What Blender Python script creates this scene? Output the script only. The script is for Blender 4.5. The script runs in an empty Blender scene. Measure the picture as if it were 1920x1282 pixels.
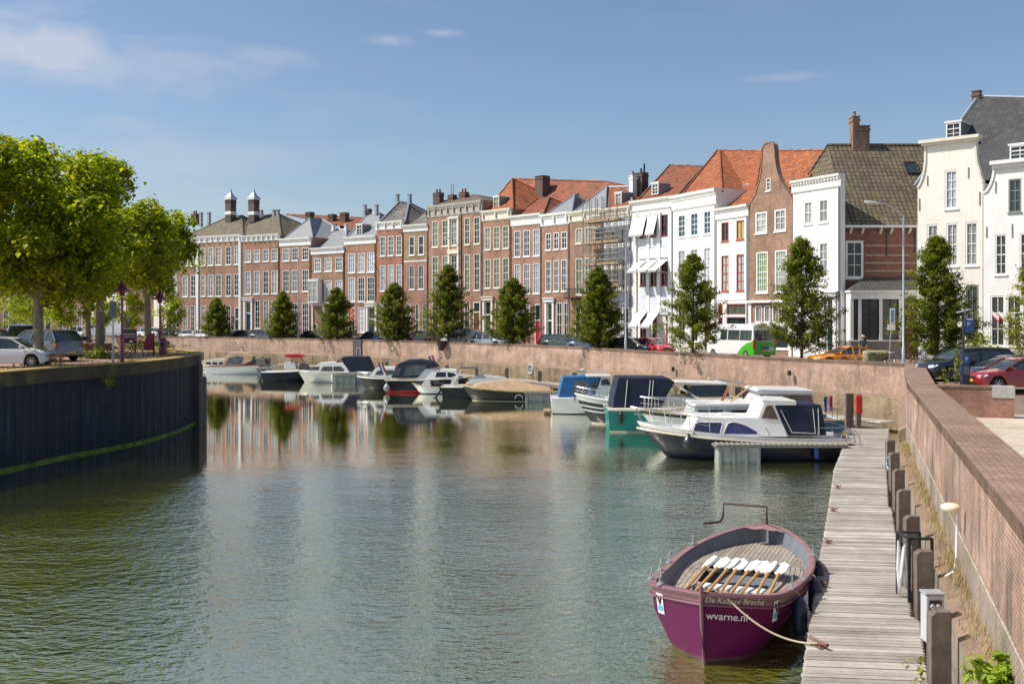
import bpy, bmesh, math, random
from mathutils import Vector, Matrix
from mathutils.geometry import tessellate_polygon
PI = math.pi
rad = math.radians
random.seed(7)
COL = bpy.context.scene.collection
# ------------------------------------------------------------------ survey of the place
EYE = 3.1          # eye above the street (z = 0)
FL = 1867.0        # focal length in photo pixels
HZ = 595.0         # horizon line
WZ = -3.15         # water level
DZ = -2.5          # dock deck level
def gp(px, py, z):             # point at height z seen at (px, py)
    Y = FL * (EYE - z) / (py - HZ)
    return Vector(((px - 960) / FL * Y, Y, z))
def at(px, Y, z=0.0): return Vector(((px - 960) / FL * Y, Y, z))
def zz(py, Y): return EYE - (py - HZ) / FL * Y
def lerp(a, b, t): return a + (b - a) * t
def interp(tab, x):
    if x <= tab[0][0]: return tab[0][1]
    for (a, va), (b, vb) in zip(tab, tab[1:]):
        if x <= b: return va + (vb - va) * (x - a) / (b - a)
    return tab[-1][1]

# ------------------------------------------------------------------ materials
def nt(name):
    m = bpy.data.materials.new(name); m.use_nodes = True
    n = m.node_tree; b = n.nodes['Principled BSDF']
    return m, n, b
def N(n, t, **k):
    o = n.nodes.new(t)
    for a, v in k.items(): setattr(o, a, v)
    return o
def ramp(n, stops):
    r = N(n, 'ShaderNodeValToRGB'); e = r.color_ramp.elements
    while len(e) < len(stops): e.new(0.5)
    for el, (p, c) in zip(e, stops):
        el.position = p; el.color = (c[0], c[1], c[2], 1) if not isinstance(c, (int, float)) else (c, c, c, 1)
    return r
def mul(c, f): return tuple(min(1, x * f) for x in c)
def noise(n, vec, scale, detail=4, rough=.6):
    t = N(n, 'ShaderNodeTexNoise'); t.inputs['Scale'].default_value = scale
    t.inputs['Detail'].default_value = detail; t.inputs['Roughness'].default_value = rough
    if vec is not None: n.links.new(vec, t.inputs['Vector'])
    return t
def mapping(n, src, scale, rot=(0, 0, 0)):
    m = N(n, 'ShaderNodeMapping'); m.inputs['Scale'].default_value = scale; m.inputs['Rotation'].default_value = rot
    n.links.new(src, m.inputs['Vector']); return m.outputs[0]
def mixc(n, fac, a, b, mode='MIX'):
    m = N(n, 'ShaderNodeMix', data_type='RGBA', blend_type=mode)
    for sock, v in ((m.inputs[0], fac), (m.inputs[6], a), (m.inputs[7], b)):
        if hasattr(v, 'is_linked'): n.links.new(v, sock)
        elif isinstance(v, (int, float)): sock.default_value = v if sock == m.inputs[0] else (v, v, v, 1)
        else: sock.default_value = (*v, 1)
    return m.outputs[2]
def bump(n, b, h, strength=.3, dist=.02):
    k = N(n, 'ShaderNodeBump'); k.inputs['Strength'].default_value = strength; k.inputs['Distance'].default_value = dist
    n.links.new(h, k.inputs['Height']); n.links.new(k.outputs[0], b.inputs['Normal']); return k
MC = {}
def M(name, col, rough=.6, metal=0, var=.22, scale=2.0, bmp=0.0, coat=0.0, streak=0.0):
    if name in MC: return MC[name]
    m, n, b = nt(name)
    b.inputs['Roughness'].default_value = rough; b.inputs['Metallic'].default_value = metal
    if coat: b.inputs['Coat Weight'].default_value = coat; b.inputs['Coat Roughness'].default_value = .06
    tc = N(n, 'ShaderNodeTexCoord')
    t = noise(n, tc.outputs['Object'], scale, 6, .65)
    r = ramp(n, [(.3, mul(col, 1 - var)), (.7, mul(col, 1 + var * .6))])
    n.links.new(t.outputs[0], r.inputs[0]); c = r.outputs[0]
    if streak:
        s = noise(n, mapping(n, tc.outputs['Object'], (3, 3, .25)), 1.5, 5)
        r2 = ramp(n, [(.45, 1.0), (.75, 1 - streak)]); n.links.new(s.outputs[0], r2.inputs[0])
        c = mixc(n, 1.0, c, r2.outputs[0], 'MULTIPLY')
    n.links.new(c, b.inputs['Base Color'])
    if bmp: bump(n, b, noise(n, tc.outputs['Object'], scale * 12, 3).outputs[0], bmp)
    MC[name] = m; return m
def brick(name, c1, c2, mortar, bw=.22, bh=.07, ms=.012, stain=None, stainamt=.5, pale=None, bstr=.4, drip=0):
    m, n, b = nt(name); b.inputs['Roughness'].default_value = .85
    uv = N(n, 'ShaderNodeTexCoord').outputs['UV']
    t = N(n, 'ShaderNodeTexBrick'); n.links.new(uv, t.inputs['Vector'])
    t.inputs['Scale'].default_value = 1; t.inputs['Brick Width'].default_value = bw; t.inputs['Row Height'].default_value = bh
    t.inputs['Mortar Size'].default_value = ms; t.inputs['Mortar Smooth'].default_value = .3
    t.inputs['Color1'].default_value = (*c1, 1); t.inputs['Color2'].default_value = (*c2, 1); t.inputs['Mortar'].default_value = (*mortar, 1)
    c = t.outputs['Color']
    big = noise(n, uv, .35, 8, .7); r = ramp(n, [(.3, .5), (.5, .92), (.72, 1.25)]); n.links.new(big.outputs[0], r.inputs[0])
    c = mixc(n, 1, c, r.outputs[0], 'MULTIPLY')
    fine = noise(n, uv, 5, 4, .7); r = ramp(n, [(.3, .75), (.7, 1.2)]); n.links.new(fine.outputs[0], r.inputs[0])
    c = mixc(n, 1, c, r.outputs[0], 'MULTIPLY')
    if pale:
        p = noise(n, mapping(n, uv, (.35, 1.1, 1)), .8, 7, .65); r = ramp(n, [(.5, 0.0), (.68, .75)]); n.links.new(p.outputs[0], r.inputs[0])
        c = mixc(n, r.outputs[0], c, pale)
    if stain:
        p = noise(n, mapping(n, uv, (1.3, .45, 1)), .9, 7, .7); r = ramp(n, [(.47, 0.0), (.63, stainamt)]); n.links.new(p.outputs[0], r.inputs[0])
        c = mixc(n, r.outputs[0], c, stain)
    if drip:
        p = noise(n, mapping(n, uv, (1.1, .16, 1)), 1.3, 9, .72); r = ramp(n, [(.36, 1 - drip), (.47, 1.0), (.62, 1.0), (.74, 1.22)]); n.links.new(p.outputs[0], r.inputs[0])
        c = mixc(n, 1, c, r.outputs[0], 'MULTIPLY')
    n.links.new(c, b.inputs['Base Color'])
    bump(n, b, t.outputs['Fac'], -bstr, .012)
    return m
def tiles(name, c1, c2, lichen, tw=.36, th=.42, lamt=.5):
    m, n, b = nt(name); b.inputs['Roughness'].default_value = .75
    uv = N(n, 'ShaderNodeTexCoord').outputs['UV']
    t = N(n, 'ShaderNodeTexBrick'); n.links.new(uv, t.inputs['Vector']); t.offset = 0
    t.inputs['Scale'].default_value = 1; t.inputs['Brick Width'].default_value = tw; t.inputs['Row Height'].default_value = th
    t.inputs['Mortar Size'].default_value = .055; t.inputs['Mortar Smooth'].default_value = .6
    t.inputs['Color1'].default_value = (*c1, 1); t.inputs['Color2'].default_value = (*c2, 1); t.inputs['Mortar'].default_value = (*mul(c2, .28), 1)
    c = t.outputs['Color']
    big = noise(n, uv, .5, 8, .7); r = ramp(n, [(.3, .6), (.7, 1.25)]); n.links.new(big.outputs[0], r.inputs[0])
    c = mixc(n, 1, c, r.outputs[0], 'MULTIPLY')
    p = noise(n, uv, 1.7, 8, .75); r = ramp(n, [(.5, 0.0), (.68, lamt)]); n.links.new(p.outputs[0], r.inputs[0])
    c = mixc(n, r.outputs[0], c, lichen)
    n.links.new(c, b.inputs['Base Color'])
    w = N(n, 'ShaderNodeTexWave'); w.inputs['Scale'].default_value = 1 / tw / 6.283 * PI * .64
    n.links.new(uv, w.inputs['Vector'])
    bump(n, b, t.outputs['Fac'], -.9, .04)
    return m
def planks(name, c1, c2, rough=.8):
    m, n, b = nt(name); b.inputs['Roughness'].default_value = rough
    g = N(n, 'ShaderNodeNewGeometry'); tc = N(n, 'ShaderNodeTexCoord')
    r = ramp(n, [(0, c1), (.5, lerp3(c1, c2, .5)), (1, c2)]); n.links.new(g.outputs['Random Per Island'], r.inputs[0])
    t = noise(n, mapping(n, tc.outputs['UV'], (1.2, 14, 1)), 3, 6, .7); r2 = ramp(n, [(.3, .62), (.7, 1.2)]); n.links.new(t.outputs[0], r2.inputs[0])
    c = mixc(n, 1, r.outputs[0], r2.outputs[0], 'MULTIPLY')
    t3 = noise(n, tc.outputs['Object'], .7, 5, .7); r3 = ramp(n, [(.35, .7), (.65, 1.12)]); n.links.new(t3.outputs[0], r3.inputs[0])
    c = mixc(n, 1, c, r3.outputs[0], 'MULTIPLY')
    n.links.new(c, b.inputs['Base Color']); bump(n, b, t.outputs[0], .4, .01)
    return m
def lerp3(a, b, t): return tuple(x + (y - x) * t for x, y in zip(a, b))
def leaf(name, c1, c2, c3, trans=.35):
    m, n, b = nt(name); b.inputs['Roughness'].default_value = .55
    g = N(n, 'ShaderNodeNewGeometry'); r = ramp(n, [(0, c1), (.55, c2), (1, c3)])
    n.links.new(g.outputs['Random Per Island'], r.inputs[0])
    tc = N(n, 'ShaderNodeTexCoord'); t = noise(n, tc.outputs['Object'], .7, 3, .6); r2 = ramp(n, [(.3, .65), (.7, 1.35)])
    n.links.new(t.outputs[0], r2.inputs[0]); c = mixc(n, 1, r.outputs[0], r2.outputs[0], 'MULTIPLY')
    n.links.new(c, b.inputs['Base Color'])
    tr = N(n, 'ShaderNodeBsdfTranslucent'); c2_ = mixc(n, 1, c, (1.7, 1.6, .5), 'MULTIPLY'); n.links.new(c2_, tr.inputs['Color'])
    mx = N(n, 'ShaderNodeMixShader'); mx.inputs[0].default_value = trans
    n.links.new(b.outputs[0], mx.inputs[1]); n.links.new(tr.outputs[0], mx.inputs[2])
    n.links.new(mx.outputs[0], n.nodes['Material Output'].inputs['Surface']); return m
def pane(name, col, col2=None, fold=0, rough=.05):
    m, n, b = nt(name); b.inputs['Roughness'].default_value = rough; b.inputs['Specular IOR Level'].default_value = .8
    tc = N(n, 'ShaderNodeTexCoord'); oi = N(n, 'ShaderNodeObjectInfo')
    c2 = col2 or mul(col, .5)
    t = noise(n, mapping(n, tc.outputs['UV'], (3.5, .5, 1) if fold else (1, 1, 1)), 2, 3); r = ramp(n, [(.35, c2), (.65, col)]); n.links.new(t.outputs[0], r.inputs[0])
    r2 = ramp(n, [(0, .6), (1, 1.3)]); n.links.new(oi.outputs['Random'], r2.inputs[0])
    n.links.new(mixc(n, 1, r.outputs[0], r2.outputs[0], 'MULTIPLY'), b.inputs['Base Color'])
    bump(n, b, noise(n, tc.outputs['UV'], .8, 2).outputs[0], .06, .1)
    return m

# ------------------------------------------------------------------ mesh builder
class MB:
    def __init__(s): s.v = []; s.f = []; s.m = []; s.uv = {}
    def add(s, vs, fs, mi=0):
        o = len(s.v); s.v += [tuple(v) for v in vs]
        for f in fs: s.f.append([i + o for i in f]); s.m.append(mi)
        return s
    def quad(s, a, b, c, d, mi=0, uv=None):
        s.add((a, b, c, d), ((0, 1, 2, 3),), mi)
        if uv: s.uv[len(s.f) - 1] = uv
        return s
    def poly(s, pts, mi=0): return s.add(pts, (tuple(range(len(pts))),), mi)
    def box(s, x0, x1, y0, y1, z0, z1, mi=0, T=None):
        vs = [Vector(p) for p in ((x0, y0, z0), (x1, y0, z0), (x1, y1, z0), (x0, y1, z0), (x0, y0, z1), (x1, y0, z1), (x1, y1, z1), (x0, y1, z1))]
        if T: vs = [T @ v for v in vs]
        return s.add(vs, ((0, 3, 2, 1), (4, 5, 6, 7), (0, 1, 5, 4), (1, 2, 6, 5), (2, 3, 7, 6), (3, 0, 4, 7)), mi)
    def bar(s, a, b, w, h=None, mi=0, up=Vector((0, 0, 1))):
        a = Vector(a); b = Vector(b); h = h or w; d = (b - a).normalized()
        if abs(d.dot(up)) > .98: up = Vector((1, 0, 0))
        x = d.cross(up).normalized() * w / 2; y = x.cross(d).normalized() * h / 2
        vs = [p + q for p in (a, b) for q in (-x - y, x - y, x + y, -x + y)]
        return s.add(vs, ((0, 1, 2, 3), (7, 6, 5, 4), (0, 4, 5, 1), (1, 5, 6, 2), (2, 6, 7, 3), (3, 7, 4, 0)), mi)
    def tube(s, pts, r, n=6, mi=0, cap=True):
        pts = [Vector(p) for p in pts]; rs = r if isinstance(r, (list, tuple)) else [r] * len(pts); o = len(s.v)
        for i, p in enumerate(pts):
            d = (pts[min(i + 1, len(pts) - 1)] - pts[max(i - 1, 0)]).normalized()
            up = Vector((0, 0, 1)) if abs(d.z) < .95 else Vector((1, 0, 0))
            x = d.cross(up).normalized(); y = x.cross(d)
            for k in range(n):
                a = 2 * PI * k / n; s.v.append(tuple(p + (x * math.cos(a) + y * math.sin(a)) * rs[i]))
        for i in range(len(pts) - 1):
            for k in range(n):
                s.f.append([o + i * n + k, o + i * n + (k + 1) % n, o + (i + 1) * n + (k + 1) % n, o + (i + 1) * n + k]); s.m.append(mi)
        if cap:
            s.f.append([o + k for k in range(n)][::-1]); s.m.append(mi)
            s.f.append([o + (len(pts) - 1) * n + k for k in range(n)]); s.m.append(mi)
        return s
    def lathe(s, prof, c=(0, 0, 0), n=12, mi=0, T=None):
        o = len(s.v)
        for r, z in prof:
            for k in range(n):
                p = Vector((r * math.cos(2 * PI * k / n), r * math.sin(2 * PI * k / n), z))
                if T: p = T @ p
                s.v.append(tuple(p + Vector(c)))
        for i in range(len(prof) - 1):
            for k in range(n):
                s.f.append([o + i * n + k, o + i * n + (k + 1) % n, o + (i + 1) * n + (k + 1) % n, o + (i + 1) * n + k]); s.m.append(mi)
        return s
    def prismy(s, prof, w, mi=0, x0=None):      # side profile (x, z) extruded across y; w(z) = half width
        wf = w if callable(w) else (lambda z: w); n = len(prof)
        L = [(x, -wf(z), z) for x, z in prof]; R = [(x, wf(z), z) for x, z in prof]
        s.add(L + R, [tuple(range(n)), tuple(range(2 * n - 1, n - 1, -1))] + [(i, n + i, n + (i + 1) % n, (i + 1) % n) for i in range(n)], mi)
        return s
    def build(s, name, mats, parent=None, smooth=False, bevel=0, loc=None, clean=False):
        me = bpy.data.meshes.new(name); me.from_pydata(s.v, [], s.f)
        mats = mats if isinstance(mats, (list, tuple)) else [mats]
        for m in mats: me.materials.append(m)
        me.polygons.foreach_set('material_index', s.m)
        if clean or smooth:
            bm = bmesh.new(); bm.from_mesh(me)
            if smooth: bmesh.ops.remove_doubles(bm, verts=bm.verts, dist=1e-4)
            bmesh.ops.recalc_face_normals(bm, faces=bm.faces); bm.to_mesh(me); bm.free()
        uvl = me.uv_layers.new(name='UVMap').data
        V = me.vertices
        for p in me.polygons:
            e = s.uv.get(p.index) if not (smooth or clean) else None
            if e:
                for li, q in zip(p.loop_indices, e): uvl[li].uv = q
                continue
            nn = p.normal; t = Vector((0, 0, 1)).cross(nn)
            t = Vector((1, 0, 0)) if t.length < .15 else t.normalized()
            b = nn.cross(t)
            for li, vi in zip(p.loop_indices, p.vertices):
                co = V[vi].co; uvl[li].uv = (co.dot(t), co.dot(b))
        if smooth:
            me.polygons.foreach_set('use_smooth', [True] * len(me.polygons))
            if smooth != 'all': me.set_sharp_from_angle(angle=rad(smooth if smooth is not True else 40))
        o = bpy.data.objects.new(name, me); COL.objects.link(o)
        if parent: o.parent = parent
        if loc is not None: o.location = loc
        if bevel:
            md = o.modifiers.new('bevel', 'BEVEL'); md.width = bevel; md.segments = 2; md.limit_method = 'ANGLE'; md.angle_limit = rad(40)
        return o
def tag(o, label=None, cat=None, group=None, kind=None):
    if label: o['label'] = label
    if cat: o['category'] = cat
    if group: o['group'] = group
    if kind: o['kind'] = kind
    return o
def thing(name, label, cat, loc=(0, 0, 0), rz=0, group=None):
    o = bpy.data.objects.new(name, None); o.empty_display_size = .2; COL.objects.link(o)
    o.location = loc; o.rotation_euler = (0, 0, rz); return tag(o, label, cat, group)
def kids(o): return [c for c in bpy.data.objects if c.parent == o]
def copy_tree(o, label=None, loc=None, rz=None):
    pairs = {}
    allc = {}
    for c in bpy.data.objects:
        if c.parent: allc.setdefault(c.parent.name, []).append(c)
    def rec(x, par):
        c = x.copy(); COL.objects.link(c)
        if par: c.parent = par
        for k in allc.get(x.name, []): rec(k, c)
        return c
    r = rec(o, None)
    if label: r['label'] = label
    if loc is not None: r.location = loc
    if rz is not None: r.rotation_euler = (0, 0, rz)
    return r
def swap_mat(root, old, new):
    def rec(o):
        if o.type == 'MESH' and old in [s_.material for s_ in o.material_slots]:
            o.data = o.data.copy()
            for i, mm in enumerate(o.data.materials):
                if mm == old: o.data.materials[i] = new
        for c in kids(o): rec(c)
    rec(root)
def text(s, size, mat, parent, loc, xdir, ydir, name='lettering', italic=0.0, thick=.004, align='CENTER'):
    cu = bpy.data.curves.new('t', 'FONT'); cu.body = s; cu.size = size; cu.extrude = thick / 2; cu.shear = italic
    cu.align_x = align; cu.align_y = 'CENTER'; cu.resolution_u = 3
    o = bpy.data.objects.new('t', cu); COL.objects.link(o)
    dg = bpy.context.evaluated_depsgraph_get(); me = bpy.data.meshes.new_from_object(o.evaluated_get(dg))
    bpy.data.objects.remove(o)
    x = Vector(xdir).normalized(); y = Vector(ydir).normalized(); z = x.cross(y).normalized(); y = z.cross(x)
    Mx = Matrix((x, y, z)).transposed().to_4x4(); Mx.translation = Vector(loc)
    me.transform(Mx); me.materials.clear(); me.materials.append(mat); me.name = name
    ob = bpy.data.objects.new(name, me); COL.objects.link(ob); ob.parent = parent
    return ob

WHITE = M('white_paint', (.78, .78, .76), .45, var=.08, streak=.12)
CREAM = M('cream_paint', (.72, .69, .58), .5, var=.08, streak=.15)
STUCCO = M('white_stucco', (.8, .8, .78), .8, var=.07, scale=.6, bmp=.1, streak=.12)
STUCCOC = M('cream_stucco', (.82, .79, .7), .8, var=.06, scale=.6, bmp=.1, streak=.1)
BLUEW = M('pale_blue_paint_and_shade', (.66, .7, .75), .7, var=.06, streak=.1)  # real plaster colour of one house, painted awning shade on another
BLACKM = M('black_metal', (.02, .02, .022), .4)
DARKP = M('dark_paint', (.03, .035, .035), .35)
GREEND = M('green_door_paint', (.01, .045, .035), .3)
BLUED = M('blue_door_paint', (.015, .03, .07), .3)
REDD = M('red_door_paint', (.5, .01, .03), .3)
BROWND = M('brown_door_wood', (.12, .05, .02), .5)
ORANGEB = M('orange_blind', (.75, .13, .01), .7)
LEAD = M('lead_sheet', (.3, .32, .35), .5, metal=.3)
ZINC = M('zinc_cap', (.45, .52, .58), .35, metal=.5)
STEEL = M('galvanised_steel', (.5, .52, .53), .4, metal=.6)
CHROME = M('stainless_steel', (.7, .7, .7), .18, metal=1, var=.05)
PANED = pane('dark_glass', (.035, .045, .05))
PANEC = pane('curtained_glass', (.42, .43, .4), (.2, .2, .19), 1)
PANEG = pane('green_glass', (.16, .2, .15), (.08, .1, .08), 1)
PANEB = pane('blue_glass', (.03, .11, .15))
PANEW = pane('net_curtain_glass', (.55, .57, .62), (.38, .4, .46), 1)
BR_BROWN = brick('brown_brick', (.42, .19, .11), (.32, .14, .08), (.36, .28, .22), drip=.35)
BR_BROWN2 = brick('weathered_brown_brick', (.38, .19, .115), (.28, .135, .08), (.33, .27, .21), stain=(.14, .1, .07), drip=.35)
BR_RED = brick('red_brick', (.46, .16, .08), (.36, .12, .065), (.36, .25, .18), drip=.3)
BR_YEL = brick('yellow_brick', (.42, .27, .12), (.33, .2, .09), (.35, .28, .2))
BR_DARK = brick('dark_red_brick', (.26, .085, .055), (.18, .06, .04), (.22, .15, .12))
BR_PINK = brick('salmon_brick', (.43, .2, .13), (.34, .155, .1), (.38, .27, .21), drip=.3)
BR_CHIM = brick('chimney_brick', (.15, .09, .06), (.1, .06, .045), (.16, .13, .11))
T_OR = tiles('orange_pantiles', (.55, .16, .035), (.3, .065, .022), (.2, .15, .05), lamt=.65)
T_ORD = tiles('rusty_pantiles', (.42, .12, .04), (.22, .055, .025), (.12, .1, .05), lamt=.6)
T_BR = tiles('mossy_brown_pantiles', (.2, .16, .1), (.13, .1, .07), (.24, .2, .07), lamt=.6)
T_DK = tiles('dark_glazed_pantiles', (.1, .085, .08), (.2, .17, .15), (.5, .5, .48), lamt=.35)
SLATE = M('grey_slate', (.25, .26, .27), .6, var=.2, scale=3, bmp=.3, streak=.3)
SLATED = tiles('dark_slate', (.085, .085, .095), (.12, .12, .13), (.17, .16, .13), tw=.2, th=.12, lamt=.4)
FARWALL = brick('quay_brick', (.41, .235, .17), (.31, .17, .12), (.48, .37, .3), stain=(.17, .13, .08), stainamt=.65, pale=(.5, .37, .3), drip=.35)
LOWWALL = brick('old_quay_brick', (.28, .175, .11), (.18, .115, .07), (.38, .31, .21), stain=(.12, .11, .05), stainamt=.6, pale=(.38, .29, .19), drip=.5)
NEARWALL = brick('near_quay_brick', (.36, .195, .13), (.26, .135, .09), (.46, .35, .28), ms=.012, stain=(.1, .085, .07), stainamt=.75, pale=(.5, .38, .31), bstr=.8, drip=.6)
COPING = brick('coping_brick', (.42, .26, .19), (.3, .18, .13), (.17, .115, .085), bw=.07, bh=.11, ms=.009, stain=(.17, .11, .05), stainamt=.7, bstr=.9)
# ------------------------------------------------------------------ houses
YF = [(-100, 166), (335, 150), (546, 139), (814, 123.5), (1028, 109.5), (1256, 94.5), (1487, 79.0), (1577, 74.6)]
def Yfac(px):
    return 1 / interp([(a, 1 / b) for a, b in YF], px)
def frame_window(par, s0, s1, z0, z1, fm, pm, nx=2, ny=3, sash=True, y=0.0, fw=.11, sill=True, arch=False, mw=.045, name='window', reveal=.12):
    b = MB(); w = s1 - s0; h = z1 - z0; ya, yb = y + .02, y + reveal - .01
    b.box(s0, s0 + fw, ya, yb, z0, z1); b.box(s1 - fw, s1, ya, yb, z0, z1)
    b.box(s0 + fw, s1 - fw, ya, yb, z1 - fw, z1); b.box(s0 + fw, s1 - fw, ya, yb, z0, z0 + fw)
    i0, i1, j0, j1 = s0 + fw, s1 - fw, z0 + fw, z1 - fw
    ym = y + reveal * .5
    for i in range(1, nx):
        x = lerp(i0, i1, i / nx); b.box(x - mw / 2, x + mw / 2, ym, yb - .003, j0, j1)
    zm = lerp(j0, j1, .5 if ny % 2 == 0 else 2 / 3 if ny == 3 else .5)
    for j in range(1, ny):
        z = lerp(j0, j1, j / ny); k = (mw * 1.6 if sash and j == (ny + 1) // 2 else mw) / 2
        b.box(i0, i1, ym + .004, yb - .006, z - k, z + k)
    if sill: b.box(s0 - .06, s1 + .06, y - .07, y + .018, z0 - .1, z0 - .003)
    o = b.build(name, fm, par)
    p = MB(); yp = y + reveal - .004
    p.quad((s0, yp, z0), (s1, yp, z0), (s1, yp, z1), (s0, yp, z1)); p.build('pane', pm, o)
    return o
def door_part(par, s0, s1, z0, z1, fm, dm, tm=None, zt=None, y=0.0):
    """panelled door in a frame, with an optional transom light up to zt"""
    b = MB(); fw = .12; top = zt or z1
    b.box(s0, s0 + fw, y + .01, y + .12, z0, top); b.box(s1 - fw, s1, y + .01, y + .12, z0, top); b.box(s0 + fw, s1 - fw, y + .01, y + .12, top - fw, top)
    if zt: b.box(s0 + fw, s1 - fw, y + .01, y + .12, z1 - .07, z1 + .07)
    f = b.build('door_frame', fm, par)
    d = MB(); d.box(s0 + fw, s1 - fw, y + .09, y + .118, z0, z1 - .07 if zt else z1 - fw)
    cw = (s1 - s0 - 2 * fw)
    for a, c in ((.12, .42), (.5, .92)):
        d.box(s0 + fw + cw * .14, s1 - fw - cw * .14, y + .075, y + .089, lerp(z0, z1, a), lerp(z0, z1, c) - .05)
    dd = d.build('door', dm, par); h = MB(); h.tube(((s1 - fw - .12, y + .06, lerp(z0, z1, .45)), (s1 - fw - .12, y + .06, lerp(z0, z1, .45) + .18)), .02); h.build('handle', CHROME, dd)
    if zt:
        p = MB(); p.quad((s0 + fw, y + .115, z1 + .07), (s1 - fw, y + .115, z1 + .07), (s1 - fw, y + .115, zt - fw), (s0 + fw, y + .115, zt - fw)); p.build('transom_pane', tm or PANED, f)
    return dd
def facade(b, W, z0, z1, rects, outline=None, mi=0, rmi=0, reveal=.12, y=0.0, thick=None):
    outline = outline or [(z0, 0, W), (z1, 0, W)]
    sl = lambda z: interp([(o[0], o[1]) for o in outline], z); sr = lambda z: interp([(o[0], o[2]) for o in outline], z)
    zs = sorted(set([round(z, 4) for z in [z0, z1] + [o[0] for o in outline] + [r[2] for r in rects] + [r[3] for r in rects] if z0 - 1e-6 <= z <= z1 + 1e-6]))
    for za, zb in zip(zs, zs[1:]):
        if zb - za < 1e-4: continue
        zm = (za + zb) / 2; la, lb, ra, rb = sl(za + 1e-5), sl(zb - 1e-5), sr(za + 1e-5), sr(zb - 1e-5)
        rr = [r for r in rects if r[2] < zm < r[3]]
        xs = sorted(set([x for r in rr for x in (r[0], r[1])]))
        A = [la] + xs + [ra]; B = [lb] + xs + [rb]
        for i in range(len(A) - 1):
            mx = (A[i] + A[i + 1]) / 2
            if any(r[0] < mx < r[1] for r in rr): continue
            b.quad((A[i], y, za), (A[i + 1], y, za), (B[i + 1], y, zb), (B[i], y, zb), mi)
            if thick: b.quad((A[i + 1], y + thick, za), (A[i], y + thick, za), (B[i], y + thick, zb), (B[i + 1], y + thick, zb), mi)
        if thick:
            b.quad((la, y, za), (lb, y, zb), (lb, y + thick, zb), (la, y + thick, za), mi); b.quad((ra, y, za), (ra, y + thick, za), (rb, y + thick, zb), (rb, y, zb), mi)
    if thick: b.quad((sl(z1), y, z1), (sr(z1), y, z1), (sr(z1), y + thick, z1), (sl(z1), y + thick, z1), mi)
    for (a, c, e, g) in [r[:4] for r in rects]:
        r = y + reveal
        b.quad((a, y, e), (a, r, e), (a, r, g), (a, y, g), rmi); b.quad((c, r, e), (c, y, e), (c, y, g), (c, r, g), rmi)
        b.quad((a, y, g), (a, r, g), (c, r, g), (c, y, g), rmi); b.quad((a, r, e), (a, y, e), (c, y, e), (c, r, e), rmi)
def cornice_part(par, W, z0, z1, m, proj=.32, brackets=0, over=.08, dent=False):
    b = MB(); h = z1 - z0
    prof = [(-.05, z0), (-.1, z0 + h * .1), (-.1, z0 + h * .55), (-.16, z0 + h * .6), (-.2, z0 + h * .7), (-proj, z0 + h * .82), (-proj - .03, z1), (.2, z1 + .02)]
    n = len(prof)
    L = [(-over, y, z) for y, z in prof]; R = [(W + over, y, z) for y, z in prof]
    b.add(L + R, [(i, i + 1, n + i + 1, n + i) for i in range(n - 1)] + [tuple(range(n))[::-1], tuple(range(n, 2 * n))])
    for k in range(brackets):
        x = lerp(.25, W - .25, k / max(1, brackets - 1)); b.box(x - .08, x + .08, -proj * .9, -.09, z0 + h * .25, z0 + h * .8)
    if dent:
        k = int(W / .3)
        for i in range(k): x = (i + .5) * W / k; b.box(x - .07, x + .07, -proj * .75, -.15, z0 + h * .62, z0 + h * .78)
    return b.build('cornice', m, par)
def roof_part(par, e, A, B, m, name='roof', ridge_m=None, extra=()):
    """hip or gable roof on eave rectangle e = (x0, x1, y0, y1, z) with ridge A-B"""
    x0, x1, y0, y1, z = e; b = MB()
    c = [Vector(p) for p in ((x0, y0, z), (x1, y0, z), (x1, y1, z), (x0, y1, z))]; A = Vector(A); B = Vector(B)
    if abs(A.x - B.x) >= abs(A.y - B.y):
        fs = [(c[0], c[1], B, A), (c[1], c[2], B), (c[2], c[3], A, B), (c[3], c[0], A)]; hips = [(c[0], A), (c[3], A), (c[1], B), (c[2], B), (A, B)]
    else:
        fs = [(c[0], c[1], A), (c[1], c[2], B, A), (c[2], c[3], B), (c[3], c[0], A, B)]; hips = [(c[0], A), (c[1], A), (c[2], B), (c[3], B), (A, B)]
    for f in fs: b.poly(f)
    ms = [m, ridge_m or m]
    for p, q in hips:
        if (p - q).length > .3: b.tube((p, q), .13, 6, 1)
    return b.build(name, ms, par)
def chimney_part(par, x, y, z0, z1, w=.8, d=.6, m=None, pots=2, potm=None, name='chimney', cap=True):
    b = MB(); b.box(x - w / 2, x + w / 2, y - d / 2, y + d / 2, z0, z1)
    if cap: b.box(x - w / 2 - .06, x + w / 2 + .06, y - d / 2 - .06, y + d / 2 + .06, z1 - .35, z1 - .2); b.box(x - w / 2 - .05, x + w / 2 + .05, y - d / 2 - .05, y + d / 2 + .05, z1 + .002, z1 + .08)
    o = b.build(name, m or BR_CHIM, par)
    for k in range(pots):
        q = MB(); xx = x + (k - (pots - 1) / 2) * w / max(1, pots) * .95; q.lathe([(.0, z1 + .08), (.14, z1 + .08), (.11, z1 + .5), (.14, z1 + .55), (.1, z1 + .56), (0, z1 + .5)], (xx, y, 0), 10)
        q.build('chimney_pot', potm or BR_RED_P, o, True)
    return o
BR_RED_P = M('terracotta', (.35, .12, .07), .7)
def flue(par, x, y, z0, h, m=None):
    b = MB(); b.box(x - .2, x + .2, y - .2, y + .2, z0, z0 + h); b.box(x - .27, x + .27, y - .27, y + .27, z0 + h + .002, z0 + h + .1); b.box(x - .24, x + .24, y - .24, y + .24, z0, z0 + .3)
    return b.build('flue', m or LEAD, par)
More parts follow.
